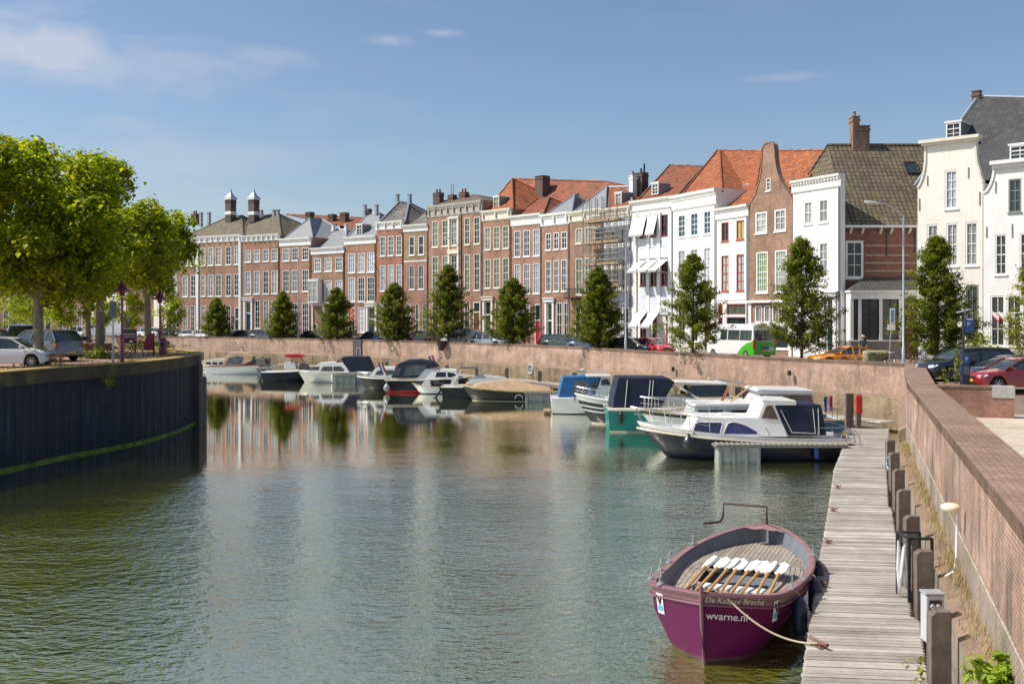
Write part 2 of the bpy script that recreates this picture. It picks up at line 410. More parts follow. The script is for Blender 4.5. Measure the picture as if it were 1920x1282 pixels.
def dormer_part(par, x, y, z, w, h, m, pm, depth=1.6, roofm=None):
    b = MB(); b.box(x - w / 2, x + w / 2, y + .02, y + depth, z, z + h); b.box(x - w / 2 - .1, x + w / 2 + .1, y - .12, y + depth, z + h + .002, z + h + .14, 1)
    o = b.build('dormer', [SLATE, roofm or WHITE], par)
    frame_window(o, x - w / 2, x + w / 2, z, z + h, m, pm, 2, 3, y=y - .1, sill=False, fw=.1, name='dormer_window')
    return o

class House:
    def __init__(s, label, px0, px1, ytop, wallm, Y0=None, Y1=None, depth=10, name='canal_house', z0=0.0, reveal_m=None):
        s.Y0 = Y0 or Yfac(px0); s.Y1 = Y1 or Yfac(px1); s.p0 = at(px0, s.Y0); s.p1 = at(px1, s.Y1); d = s.p1 - s.p0
        s.ang = math.atan2(d.y, d.x); s.W = d.length - .03; s.dir = d.normalized(); s.nrm = Vector((-s.dir.y, s.dir.x, 0))
        s.px0 = px0; s.root = thing(name, label, 'house', (s.p0.x, s.p0.y, z0), s.ang)
        s.zt = zz(ytop, s.Y0); s.wallm = wallm; s.rects = []; s.depth = depth; s.z0 = z0; s.rm = reveal_m or WHITE; s.outline = None; s.pil = []
    def S(s, px, off=0.0):            # distance along the facade (or a line off metres behind it) seen at px
        k = (px - 960) / FL; o = s.p0 + s.nrm * off
        t = (k * o.y - o.x) / (s.dir.x - k * s.dir.y); P = o + s.dir * t
        return t, P.y
    def Z(s, px, py, off=0.0): return zz(py, s.S(px, off)[1])
    def P(s, px, py, off): t, Y = s.S(px, off); return (t, off, zz(py, Y))
    def floor(s, ya, yb, xs, fm=None, pm=None, nx=2, ny=4, fw=.11, sill=True, **k):
        za, zb = s.Z(xs[0][0], ya), s.Z(xs[0][0], yb)
        for i, (a, c) in enumerate(xs):
            sa, sc = max(.1, s.S(a)[0]), min(s.W - .1, s.S(c)[0]); s.rects.append((sa, sc, zb, za))
            p = pm[i % len(pm)] if isinstance(pm, (list, tuple)) else (pm or PANED)
            frame_window(s.root, sa, sc, zb, za, fm or WHITE, p, nx, ny, fw=fw, sill=sill, **k)
    def door(s, px0, px1, ytop, dm, ytrans=None, fm=None, surround=None):
        sa, sc = max(.1, s.S(px0)[0]), min(s.W - .1, s.S(px1)[0]); z1 = s.Z(px0, ytop); zt = s.Z(px0, ytrans) if ytrans else None
        s.rects.append((sa, sc, .15, zt or z1)); door_part(s.root, sa, sc, .15, z1, fm or WHITE, dm, zt=zt)
        if surround:
            b = MB(); top = zt or z1
            b.box(sa - .32, sa - .02, -.14, -.003, .1, top + .1); b.box(sc + .02, sc + .32, -.14, -.003, .1, top + .1); b.box(sa - .42, sc + .42, -.24, -.004, top + .103, top + .45); b.box(sa - .52, sc + .52, -.34, -.005, top + .453, top + .56)
            b.build('door_surround', surround, s.root)
        b = MB(); b.box(sa - .2, sc + .2, -.5, -.004, 0, .14); b.build('doorstep', STONE, s.root)
    def finish(s, corn=None, cornm=None, brackets=0, dent=False, top=None, thick=None, plinth=None, plinth_h=.6, string=()):
        b = MB(); zt = top if top is not None else s.zt
        facade(b, s.W, s.z0, zt, s.rects, s.outline, 0, 1, thick=thick)
        zb = s.outline[-2][0] if s.outline else zt; zb = min(zb, s.back_z) if hasattr(s, 'back_z') else zb
        y0 = (thick or 0) + .01
        b.quad((0, s.depth, 0), (0, y0 - .01 if not thick else y0, 0), (0, y0 - .01 if not thick else y0, zb), (0, s.depth, zb)); b.quad((s.W, y0 - .01 if not thick else y0, 0), (s.W, s.depth, 0), (s.W, s.depth, zb), (s.W, y0 - .01 if not thick else y0, zb))
        b.quad((s.W, s.depth, 0), (0, s.depth, 0), (0, s.depth, zb), (s.W, s.depth, zb))
        b.quad((0, .3, zb - .05), (s.W, .3, zb - .05), (s.W, s.depth, zb - .05), (0, s.depth, zb - .05))
        for zz_ in string: b.box(.0, s.W, -.04, -.003, zz_ - .08, zz_ + .08, 1)
        s.wall = b.build('wall', [s.wallm, s.rm], s.root)
        if corn and s.W > 3:
            q = MB(); q.tube(((s.W - .1, -.09, 0), (s.W - .1, -.09, s.zt - corn - .01)), .05, 6); q.build('drainpipe', LEAD if s.px0 % 2 > 1 else DARKP, s.root)
        if corn: cornice_part(s.root, s.W, s.zt - corn, s.zt, cornm or WHITE, brackets=brackets, dent=dent)
        if plinth: q = MB(); q.box(.02, s.W - .02, -.06, -.004, 0, plinth_h); q.build('plinth', plinth, s.root)
    def roof(s, A, B, m, eave=None, d0=.35, ridge_m=None, x0=0.0, x1=None, y1=None, name='roof'):
        z = eave if eave is not None else s.zt - .12
        s.rf = roof_part(s.root, (x0, s.W if x1 is None else x1, d0, y1 or s.depth, z), s.P(*A), s.P(*B), m, name, ridge_m); return s.rf
STONE = M('blue_stone', (.2, .21, .21), .7)
def pilaster(h, px, w, ztop, m=WHITE, proj=.12):
    t = h.S(px)[0]; b = MB(); b.box(t - w / 2, t + w / 2, -proj, -.004, 0, ztop); b.box(t - w / 2 - .05, t + w / 2 + .05, -proj - .04, -.004 - .001, 0, .6); b.build('pilaster', m, h.root)

# -- 1: long brick mansion with white pilasters
h = House('long brown brick mansion with two tall white pilasters, half behind the leafy trees', 335, 453, 446, BR_BROWN, depth=13)
h.floor(466.4, 499.8, [(342, 352), (357, 367), (376, 385), (389.5, 400), (403.5, 415.3), (422.7, 433.3), (438.4, 448)], pm=[PANEC, PANED, PANEC, PANEC])
h.floor(516.6, 556.5, [(342, 352), (357, 367), (376, 385), (389.5, 400), (403.5, 415.3), (422.7, 433.3), (438.4, 448)], pm=[PANEC, PANED, PANEC, PANEC, PANEG, PANED, PANED])
h.floor(573, 622, [(342.5, 351.5), (357, 365), (376, 385), (390, 400), (405, 415), (423, 433)], pm=[PANEC, PANED], ny=5)
h.door(439.5, 449, 598, GREEND, 576)
h.finish(1.0, brackets=12, plinth=STONE)
for p_ in (370.5, 452): pilaster(h, p_ - (1.5 if p_ > 400 else 0), .5, h.zt - 1.02)
h.roof((428, 407, 6.5), (452.5, 404, 6.5), T_BR)
ch = chimney_part(h.root, *h.P(432.5, 410, 5)[:2], h.Z(432, 418, 5), h.Z(432, 376, 5), 1.15, 1.15, BR_CHIM, 0)
def spire(par, x, y, z):
    b = MB(); b.box(x - .7, x + .7, y - .7, y + .7, z + .08, z + .3); b.build('chimney_band', WHITE, par)
    b = MB(); b.lathe([(.95, z + .301), (1.0, z + .38), (.55, z + .7), (.28, z + 1.1), (.14, z + 1.5), (.02, z + 2.0)], (x, y, 0), 4, T=Matrix.Rotation(PI / 4, 4, 'Z')); b.build('chimney_hood', ZINC, par)
    b = MB(); b.box(x - .62, x + .62, y - .62, y + .62, z - 2.2, z - 1.7); b.build('chimney_band', WHITE, par)
spire(ch, *h.P(432.5, 410, 5)[:2], h.Z(432, 376, 5))
chimney_part(h.root, *h.P(366, 410, 6)[:2], h.Z(366, 422, 6), h.Z(366, 402, 6), 1.0, .8, BR_CHIM, 2, DARKP)
for p_ in (377, 392): flue(h.root, *h.P(p_, 410, 5)[:2], h.Z(p_, 425, 5), .9 + 1.2)
# -- 2
h = House('brown brick house with four window bays, directly right of the second tall white pilaster', 454, 524, 442, BR_BROWN, depth=13)
X4 = [(458.8, 470.3), (475.8, 487), (492.5, 503.8), (508.5, 520.5)]
h.floor(469, 492, X4, pm=PANEC, ny=3, nx=3); h.floor(508.8, 551.8, X4, pm=[PANEW, PANEW, PANED, PANEC], ny=4)
h.floor(563, 616, [(477.5, 487.5), (493.5, 504), (509, 520)], pm=[PANED, PANEC], ny=5); h.door(460.5, 470.5, 587, BLUED, 565, surround=WHITE)
h.finish(.95, brackets=8, plinth=STONE)
h.roof((466, 409, 6.5), (522, 401, 6.5), T_BR)
ch = chimney_part(h.root, *h.P(476, 410, 5)[:2], h.Z(476, 418, 5), h.Z(476, 376, 5), 1.15, 1.15, BR_CHIM, 0); spire(ch, *h.P(476, 410, 5)[:2], h.Z(476, 376, 5))
flue(h.root, *h.P(490, 405, 7)[:2], h.Z(490, 404, 7), .7)
for p_ in (519, 526): flue(h.root, *h.P(p_ - 5, 405, 6)[:2], h.Z(p_, 408, 6), 1.1)
# -- 3
h = House('brown brick house under a deep white cornice and large two toned grey hip roof', 525, 583, 448, BR_BROWN, depth=11)
X3 = [(529.5, 542.4), (547, 559.4), (566, 578.5)]
h.floor(466, 490, X3, pm=[PANEC, PANED, PANED], ny=3, nx=3); h.floor(507, 547.5, X3, pm=[PANED, PANEC, PANED], nx=3); h.floor(568, 626, X3, pm=PANED, ny=5, nx=3)
h.finish(1.15, plinth=STONE); h.roof((580, 410, 4.5), (602, 411, 10), SLATE, ridge_m=LEAD)
# -- 4
h = House('dark brown brick house with a white bay window over an arched doorway', 584.3, 645.5, 465.5, BR_BROWN2, depth=11)
X3 = [(589, 602), (608.3, 621.7), (628.4, 642.3)]
h.floor(484.5, 510, X3, pm=PANEC, ny=3, nx=3); h.floor(526, 568, X3[1:], pm=PANEW, nx=3)
h.floor(578, 622, X3[1:], pm=PANED, ny=4); h.door(585.5, 594, 606, DARKP)
h.finish(.95, plinth=STONE)
b = MB(); s0, s1 = h.S(586)[0], h.S(604)[0]; za, zb = h.Z(586, 569), h.Z(586, 526)
b.box(s0, s1, -.75, -.004, za, zb); b.box(s0 - .08, s1 + .08, -.85, -.005, zb + .002, zb + .15); o = b.build('bay_window', WHITE, h.root)
frame_window(o, s0, s1, za + .1, zb - .1, WHITE, PANEC, 2, 3, y=-.88, sill=False)
b = MB(); b.box(s1 + .25, s1 + .55, -.2, -.004, 0, za - .3); b.box(s0, s0 + .22, -.2, -.004, 0, za - .3); b.box(s0 - .05, s1 + .7, -.3, -.005, za - .298, za - .1); b.build('door_surround', WHITE, h.root)
h.roof((627, 431, 6.5), (650, 430, 6.5), SLATE, ridge_m=LEAD)
for p_ in (627, 651): flue(h.root, *h.P(p_ - 2, 430, 6)[:2], h.Z(p_, 434, 6), .9, WHITE)
# -- 5
h = House('red brown brick house with lilac curtains, an orange blind and one slate dormer', 647, 705, 445, BR_BROWN, depth=11)
X3 = [(652.6, 665.7), (670.6, 683.8), (688, 702.3)]
h.floor(475.5, 512, X3, pm=PANEW, nx=3); h.floor(520.5, 566, X3, pm=[PANEW, PANED, PANED], nx=3); h.floor(576, 623, X3[:2], pm=[PANED, PANEW], ny=5)
h.door(690.5, 703.5, 598, BLUED, 576, surround=WHITE)
h.finish(1.1, plinth=CREAM); h.roof((690, 401, 6.5), (712, 400, 6.5), SLATE, ridge_m=LEAD, eave=h.zt - .1)
s0, s1 = h.S(653.5)[0], h.S(664.8)[0]; b = MB(); b.box(s0 + .12, s1 - .12, .1, .114, h.Z(653, 601), h.Z(653, 578)); b.build('roller_blind', ORANGEB, h.root)
dormer_part(h.root, *h.P(674, 442, 1.2), 1.1, 1.45, WHITE, PANED)
for p_ in (684, 706): flue(h.root, *h.P(p_, 400, 6)[:2], h.Z(p_, 407, 6), 1.6)
chimney_part(h.root, *h.P(691, 398, 7)[:2], h.Z(690, 405, 7), h.Z(690, 393, 7), .7, .6, BR_CHIM, 0)
b = MB(); x_, y_, z_ = h.P(700, 475, -.02); b.tube(((h.W - .2, -.05, h.Z(700, 497)), (h.W - .9, -2.6, h.Z(700, 470))), .045, 6); b.build('flagpole', WHITE, h.root)
# -- 6
h = House('bright red brick house with a hipped roof of dark glazed tiles', 706, 756.5, 417, BR_RED, depth=11)
X3 = [(712, 722.4), (726.8, 737.6), (742.7, 753.3)]
h.floor(443.5, 480.6, X3, pm=PANED, nx=3); h.floor(497.5, 546, X3, pm=PANEW, nx=3, ny=5); h.floor(566, 624, X3[:2], pm=PANEW, ny=5); h.door(742.5, 753.5, 590, DARKP, 566)
h.finish(1.1, brackets=4); h.roof((748, 379, 5), (767, 380, 5.8), T_DK, ridge_m=LEAD)
for p_ in (745, 768): flue(h.root, *h.P(p_, 379, 5)[:2], h.Z(p_, 384, 5), 1.3)
# -- 7
h = House('narrow yellow brick house with red lower storeys and tall plain windows', 757.3, 802.5, 422.5, BR_YEL, depth=9)
X2 = [(766.7, 777), (784, 794.5)]
h.floor(443.5, 479, X2, pm=PANED, nx=1, ny=2); h.floor(497.5, 543, X2, pm=PANED, nx=2, ny=2); h.floor(569.5, 630, [(777.7, 786), (791.6, 800.4)], pm=PANEG, nx=1, ny=2); h.door(760, 770, 592, BLUED, 570)
h.finish(.95, string=(h.Z(767, 490),)); h.roof((797, 398, 3), (806, 396, 8), T_DK)
b = MB(); b.box(0, h.W, -.02, -.004, 0, h.Z(767, 484)); 
# lower storeys are of a redder brick
b = MB(); facade(b, h.W - .02, 0, h.Z(767, 486), [r for r in h.rects if r[3] < h.Z(767, 486)], None, y=-.02, reveal=.02); b.build('lower_wall', BR_PINK, h.root)
# -- 8
h = House('wide tall brown brick house under a long grey moulded cornice with three chimneys', 803.5, 904, 387, BR_BROWN, depth=12)
X5 = [(809.7, 821.5), (828.5, 840), (845, 857), (870.4, 880.5), (888, 899.5)]
h.floor(415, 464, X5, pm=[PANEG, PANEG, PANEC, PANED, PANED], ny=4, fm=CREAM); h.floor(481, 547, X5, pm=[PANEG, PANEC, PANED, PANEG, PANED], ny=5, fm=CREAM)
h.floor(567, 628, [X5[0], X5[1], X5[3]], pm=PANED, ny=4, fm=CREAM); h.door(887, 900, 585, BROWND, 566, fm=CREAM)
h.finish(1.5, cornm=M('weathered_cornice', (.42, .4, .36), .7, streak=.3), dent=True, brackets=9)
t = h.S(851)[0]; b = MB(); W_ = .75
for z0_, z1_ in ((h.Z(851, 468), h.Z(851, 410)), (h.Z(851, 552), h.Z(851, 476))):
    b.box(t - W_ - .18, t - W_ + .05, -.12, -.004, z0_, z1_); b.box(t + W_ - .05, t + W_ + .18, -.12, -.004, z0_, z1_); b.box(t - W_ - .25, t + W_ + .25, -.18, -.006, z1_ + .002, z1_ + .25); b.box(t - W_ - .25, t + W_ + .25, -.18, -.006, z0_ - .25, z0_ - .002)
b.build('window_surround', CREAM, h.root)
b = MB(); b.box(*(h.S(865.5)[0] - .06, h.S(865.5)[0] + .06), -.1, -.004, 0, h.zt - 1.5); b.build('drainpipe', DARKP, h.root)
h.roof((830, 378, 6), (890, 366, 6), T_BR, d0=.6)
chimney_part(h.root, *h.P(822, 360, 5)[:2], h.Z(822, 386, 5), h.Z(822, 363, 5), 1.25, .8, BR_CHIM, 2, BR_CHIM)
chimney_part(h.root, *h.P(848, 370, 5)[:2], h.Z(848, 386, 5), h.Z(848, 367, 5), 1.0, .7, BR_CHIM, 0)
b = MB(); x_, y_, z_ = h.P(848, 367, 5)
for q in (-.2, .2): b.tube(((x_ + q, y_, z_), (x_ + q, y_, z_ + 1.5)), .07, 6)
b.build('flue', STEEL, h.root)
chimney_part(h.root, *h.P(870, 370, 5)[:2], h.Z(870, 382, 5), h.Z(870, 362, 5), 1.15, .7, BR_CHIM, 2)
# -- 9
h = House('brown brick house with green curtains under a big orange hip roof with one dormer', 905, 958.5, 396, BR_BROWN, depth=9)
X3 = [(908.5, 919.6), (925, 936.8), (942, 953.7)]
h.floor(426.6, 469, X3, pm=[PANEC, PANEG, PANEG], ny=4, fm=CREAM); h.floor(486, 540.7, X3, pm=PANEG, ny=4, fm=CREAM); h.floor(563, 624, [(928, 936), (943, 953)], pm=PANED, ny=4, fm=CREAM)
h.door(909.5, 921, 590, GREEND, 565, fm=CREAM, surround=CREAM)
h.finish(1.25, cornm=CREAM, brackets=3); dormer_part(h.root, *h.P(931, 394, 1.4), 1.0, 1.55, CREAM, PANEC)
h.roof((960, 336, 8), (962, 336, 8.6), T_OR, y1=15, ridge_m=T_OR)
big = House('long orange roof with one square chimney behind the middle canal houses', 962, 1150, 420, BR_BROWN, depth=10, name='rear_building')
big.root.location = big.root.location + big.nrm * 7; big.root['category'] = 'building'
b = MB(); b.box(0, big.W, 0, 9, 0, big.Z(962, 410, 7)); b.build('wall', BR_BROWN, big.root)
def shift(p, d): return (p[0], p[1] - d, p[2])
A = shift(big.P(960, 335.5, 11), 7); B = shift(big.P(1139, 341, 11), 7)
roof_part(big.root, (0, big.W, 0, 9, big.Z(962, 409, 7)), A, B, T_ORD)
x_, y_, z_ = shift(big.P(1017, 340, 9), 7); chimney_part(big.root, x_, y_, z_ - 4, z_ + .55, 1.45, 1.2, BR_CHIM, 0)
# -- 10
h = House('salmon brick house with tall white sash windows and a bright red front door', 959.3, 1015, 405, BR_PINK, depth=8)
X3 = [(963.8, 975.6), (981, 993.3), (998.8, 1011.6)]
h.floor(433, 482.6, X3, pm=[PANED, PANED, PANEC], nx=3); h.floor(495.7, 551.6, X3, pm=[PANEC, PANEC, PANEW], nx=3); h.floor(570, 628, X3[:2], pm=PANEC, ny=4); h.door(1002.5, 1013.5, 600, REDD, 570)
h.finish(1.25); h.roof((1010, 372, 6), (1030, 371, 6), T_ORD, y1=11)
# -- 11
h = House('plum brown brick house with dark sash windows and a pale grey front hip roof', 1015.6, 1067.5, 403, BR_BROWN, depth=9)
X3 = [(1022.5, 1033), (1037.5, 1047.4), (1052, 1063)]
h.floor(437.8, 469.7, X3, pm=PANED, ny=3); h.floor(488.8, 547.5, X3, pm=PANED, ny=4, nx=3); h.floor(567, 631, [(1043, 1054), (1056.5, 1066.5)], pm=PANED, ny=3); h.door(1026, 1036, 601, GREEND, 568, surround=WHITE)
h.finish(1.35, brackets=3); h.roof((1077, 366, 5), (1088, 362, 12), SLATE, y1=14, ridge_m=LEAD)
# -- 12
h = House('brown brick house with a flower balcony under a beige cornice, left of the scaffolding', 1068, 1130.5, 398, BR_BROWN2, depth=9)
X3 = [(1078.8, 1091.6), (1096, 1108.8), (1113.4, 1125.7)]
h.floor(428.5, 457.4, X3, pm=[PANEC, PANEC, PANED], nx=2, ny=1, fm=CREAM); h.floor(484.7, 553, X3, pm=PANEG, ny=3, fm=CREAM); h.floor(573, 634, X3[1:], pm=PANED, ny=3, fm=CREAM); h.door(1078, 1089, 603, DARKP, 573, fm=CREAM)
h.finish(1.15, cornm=CREAM, brackets=3, dent=True); h.roof((1137, 350, 5.5), (1146, 349, 11), SLATE, y1=13, ridge_m=LEAD)
s0, s1 = h.S(1066)[0] + .3, h.S(1094)[0]; zb = h.Z(1070, 558); b = MB(); b.box(s0, s1, -.9, -.004, zb - .15, zb)
for k in range(12): x_ = lerp(s0 + .05, s1 - .05, k / 11); b.bar((x_, -.86, zb), (x_, -.86, zb + .9), .03)
b.bar((s0, -.86, zb + .9), (s1, -.86, zb + .9), .05); b.bar((s0, -.86, zb + .9), (s0, 0, zb + .9), .04); b.bar((s1, -.86, zb + .9), (s1, 0, zb + .9), .04)
b.build('balcony', BLACKM, h.root)
# -- 13
h = House('pale blue plastered house with an orange tiled roof, behind the scaffolding', 1131, 1184, 392, BLUEW, depth=9)
h.floor(432, 460, [(1136, 1141), (1145, 1158), (1164, 1172)], pm=PANED, ny=3, fm=CREAM); h.floor(488, 548, [(1139, 1146), (1150, 1160), (1165, 1176)], pm=PANEC, ny=4, fm=CREAM); h.floor(575, 632, [(1139, 1150), (1156, 1163)], pm=PANEC, ny=4, fm=CREAM); h.door(1168, 1179, 606, BLUED, 576)
h.finish(1.15, cornm=CREAM, brackets=3); h.roof((1136, 351, 6), (1178, 350, 6), T_ORD, y1=13, ridge_m=LEAD)
dormer_part(h.root, *h.P(1160, 386, 1.6), 1.0, 1.3, CREAM, PANEC)
SCH = h
# -- 14 white house with awnings
h = House('white house with eight white awnings let down over dark red windows', 1184.5, 1261, 378, STUCCO, depth=10)
cA = [(1200, 1212.8), (1219.8, 1233.6), (1240, 1252.7)]
RB = M('dark_red_frames', (.16, .02, .03), .4)
h.floor(408, 446, cA, fm=RB, pm=PANED, ny=2, fw=.08); h.floor(493, 536, cA, fm=RB, pm=PANED, ny=2, fw=.08); h.floor(592, 633, [(1200, 1213.5), (1223.3, 1237.4)], fm=RB, pm=PANED, ny=3, fw=.08)
h.door(1246.5, 1256.5, 604, REDD, 566)
h.finish(1.1)
pb = MB(); 
for a, c in cA:
    for y0_, y1_ in ((449, 466), (539, 556)):
        s0, s1 = h.S(a)[0], h.S(c)[0]; pb = MB(); pb.box(s0, s1, -.05, -.004, h.Z(1200, y1_), h.Z(1200, y0_)); pb.build('panel', BLUEW, h.root)  # bluish tone is the awning shadow put into the panel colour
    for y0_, y1_ in ((468, 486), (558, 590)):
        s0, s1 = h.S(a)[0] - .1, h.S(c)[0] + .1; pb = MB(); pb.box(s0, s1, -.12, -.006, h.Z(1200, y1_), h.Z(1200, y0_)); pb.build('panel', BLUEW, h.root)  # same bluish colour, painting the shade behind the awnings
b = MB()
for p_ in (1192, 1216.5, 1236.7, 1257.5): t = h.S(p_)[0]; b.box(t - .22, t + .22, -.16, -.004, .6, h.Z(1200, 402))
b.build('pilaster', WHITE, h.root)
CANV = M('white_canvas', (.82, .8, .78), .85, var=.05)
def awning(s0, s1, ztop, drop, out, label):
    b = MB(); y0 = -.2
    for (ya, za, yb, zb) in ((y0, ztop, y0 - out, ztop - drop),):
        b.quad((s0, ya, za), (s0, yb, zb), (s1, yb, zb), (s1, ya, za)); b.quad((s0, ya + .015, za - .02), (s1, ya + .015, za - .02), (s1, yb + .015, zb - .02), (s0, yb + .015, zb - .02))
        b.quad((s0, yb, zb), (s0, yb + .015, zb - .14), (s1, yb + .015, zb - .14), (s1, yb, zb))
    o = b.build('awning', [CANV], h.root); f = MB()
    for s_ in (s0 + .02, s1 - .02): f.bar((s_, -.16, ztop - drop * 1.25), (s_, y0 - out, ztop - drop), .04)
    f.bar((s0, y0 - out, ztop - drop - .02), (s1, y0 - out, ztop - drop - .02), .05); f.tube(((s0, -.17, ztop + .03), (s1, -.17, ztop + .03)), .07)
    f.build('awning_frame', STEEL, o)
for (a, c) in [(1189.5, 1197.5)] + cA[:2]: awning(h.S(a)[0] - .05, h.S(c)[0] + .15, h.Z(1200, 407), 1.8, .55, '')
for (a, c) in cA[:3]: awning(h.S(a)[0] - .1, h.S(c)[0] + .1, h.Z(1200, 491), 1.0, 1.5, '')
for (a, c) in ((1200, 1213.5), (1223.3, 1237.4)): awning(h.S(a)[0] - .1, h.S(c)[0] + .1, h.Z(1200, 585), 1.4, 1.35, '')
h.roof((1256, 310, 9), (1318, 312, 9), T_ORD, y1=14, ridge_m=T_BR, d0=.5)
dormer_part(h.root, *h.P(1229, 365, 1.8), .95, 1.1, WHITE, PANED)
chimney_part(h.root, *h.P(1202, 340, 5)[:2], h.Z(1202, 370, 5), h.Z(1202, 326, 5), 1.25, .9, BR_CHIM, 1, BR_CHIM)
b = MB(); x_, y_, z_ = h.P(1208, 325, 5); b.tube(((x_, y_, z_ - .1), (x_, y_, z_ + 1)), .1); b.build('flue', BLACKM, h.root)
chimney_part(h.root, *h.P(1187, 340, 4)[:2], h.Z(1187, 370, 4), h.Z(1187, 331, 4), .55, .6, WHITE, 1)
# -- 15
h = House('white plastered house with teal tinted top windows and three bays', 1261.6, 1343.5, 368, STUCCO, depth=10)
X3 = [(1271, 1284.7), (1294.3, 1308.7), (1319, 1332.7)]
h.floor(404, 446, X3, pm=PANEB, ny=4); h.floor(469.5, 537, X3, pm=PANEW, ny=4); h.floor(563, 640, X3[:2], pm=PANED, ny=4); h.door(1319, 1334, 592, BROWND, 560)
h.finish(1.45)
h.roof((1345.5, 281.7, 10), (1349, 281.8, 10), T_OR, x1=h.W, y1=19, ridge_m=T_OR, d0=.6, eave=h.zt - .3)
# -- 16
h = House('low white plastered house with red window frames over a shop front', 1344.2, 1404, 392, STUCCO, depth=5.5)
X2 = [(1352.5, 1366.3), (1380.7, 1395)]
RF = M('red_frames', (.45, .1, .07), .5)
h.floor(418, 453, X2, fm=RF, pm=[PANED, M('yellow_blind', (.5, .38, .12), .5)], ny=1, fw=.07); h.floor(480, 546, X2, fm=RF, pm=PANEC, ny=4, fw=.08)
h.floor(570, 590, [(1346.5, 1355), (1362, 1398)], fm=RF, pm=PANEG, nx=3, ny=1, fw=.08, sill=False); h.floor(594, 648, [(1346.5, 1355), (1362, 1398)], fm=RF, pm=PANED, nx=1, ny=1, fw=.08)
h.finish(1.05, string=(h.Z(1345, 562),)); h.roof((1346.5, 282, 10.5), (1436, 283.5, 10.5), T_OR, y1=18, ridge_m=T_OR, eave=h.zt - .2, d0=.5, x0=-.3); h.roof((1399, 347, 4.6), (1424, 345, 4.8), T_OR, x1=h.W + 1.0, ridge_m=LEAD)
SHOP16 = h
# -- 17 brown neck gable
h = House('brown brick house with a tall bell shaped gable and green blinds', 1405, 1486.5, 388, BR_BROWN2, depth=11)
def gz(px, py): return h.Z(px, py)
ol = [(0, 0, h.W), (gz(1408, 388), 0, h.W)]
for pl, pr, py in ((1407, 1482, 380), (1416, 1473, 365), (1421, 1465, 350), (1425, 1459, 335), (1427.5, 1455, 318), (1428.5, 1452.5, 300), (1428.7, 1451.7, 284), (1430, 1450.5, 277), (1434, 1446, 270.5), (1437, 1443, 268.5)):
    ol.append((gz(pl, py), h.S(pl)[0], h.S(pr)[0]))
h.outline = ol; h.back_z = gz(1408, 388)
h.floor(334.5, 358.5, [(1436, 1444.5)], pm=PANEG, nx=1, ny=3, fw=.08); h.floor(399, 439, [(1416, 1438), (1451.7, 1473.4)], pm=PANEC, nx=2, ny=3, fw=.15)
h.floor(472.7, 549.4, [(1417.5, 1439.5), (1452.5, 1475)], pm=[M('green_blind', (.22, .35, .15), .4), M('green_blind2', (.3, .42, .22), .4)], nx=5, ny=6, fw=.15)
h.floor(573, 605, [(1415.5, 1428), (1432, 1444), (1447.5, 1460), (1463.5, 1477)], pm=PANED, nx=3, ny=1, fw=.12); h.floor(612, 652, [(1415.5, 1444), (1448, 1478)], pm=PANED, nx=1, ny=1, fw=.1)
h.finish(None, top=ol[-1][0], thick=.35)
b = MB(); z_ = h.Z(1406, 568); b.box(-.02, h.W, -.3, -.004, z_, z_ + .2); b.box(.02, .35, -.12, -.004, 0, z_ - .002); b.box(h.W - .35, h.W - .02, -.12, -.004, 0, z_ - .002)
z2 = h.Z(1406, 608); b.box(.37, h.W - .37, -.16, -.004, z2 - .12, z2 + .12); b.build('shop_front', WHITE, h.root)
cp = MB()
for a_, b_ in zip(ol[1:], ol[2:]):
    cp.bar((a_[1], .17, a_[0]), (b_[1], .17, b_[0]), .12, .45, up=Vector((0, 1, 0))); cp.bar((a_[2], .17, a_[0]), (b_[2], .17, b_[0]), .12, .45, up=Vector((0, 1, 0)))
cp.bar((ol[-1][1] - .1, .17, ol[-1][0]), (ol[-1][2] + .1, .17, ol[-1][0]), .12, .45, up=Vector((0, 1, 0))); cp.build('gable_coping', BR_BROWN2, h.root)
h.roof((1428, 283.5, 6.5), (1546, 282, 6.5), T_OR, d0=.4, eave=gz(1408, 389), ridge_m=T_OR, x1=h.W - .1)
# -- 18
h = House('narrow white plastered house with a wide moulded cornice and a green door', 1487, 1577, 340, STUCCO, depth=.45)
X2 = [(1506.8, 1523.6), (1535, 1552.8)]
h.floor(378.5, 421.5, X2, fm=WHITE, pm=PANEC, nx=2, ny=2, fw=.13); h.floor(457.4, 522, X2, pm=PANEC, nx=2, ny=4, fw=.13)
h.floor(561, 640, [(1503, 1514), (1523, 1538)], pm=PANEC, nx=2, ny=4, fw=.12); h.door(1549, 1563, 597, GREEND, 560, surround=WHITE)
h.finish(1.0, dent=True, string=(h.Z(1490, 551),))
# -- 19 dark brick house facing the water, bay window
h = House('dark red brick house with a huge mossy brown roof and a white glazed bay', 1578, 1719.5, 426, BR_DARK, Y0=75.3, Y1=75.3, depth=11)
h.floor(451.5, 521.7, [(1585.6, 1619)], pm=PANED, nx=2, ny=3, fw=.16)
h.finish(None)
zs_ = [h.Z(1600, y_) for y_ in (460.5, 478.5, 493, 508)]
b = MB(); xs_ = h.S(1622)[0]
for z_ in zs_: b.box(xs_, h.W - .05, -.02, -.004, z_ - .05, z_ + .05)
for z_ in (zs_[0], zs_[2]): b.box(.02, .35, -.02, -.004, z_ - .05, z_ + .05)
b.build('sandstone_band', M('sandstone', (.4, .32, .24), .8), h.root)
b = MB(); b.box(-.1, h.W, -.42, -.004, h.zt - .05, h.zt + .12); b.build('gutter', WHITE, h.root)
b = MB()
for p_ in (1594, 1616, 1650, 1670, 1704): t = h.S(p_)[0]; b.bar((t, -.36, h.zt - .12), (t, -.005, h.zt - .45), .14, .16)
b.build('gutter_bracket', CREAM, h.root)
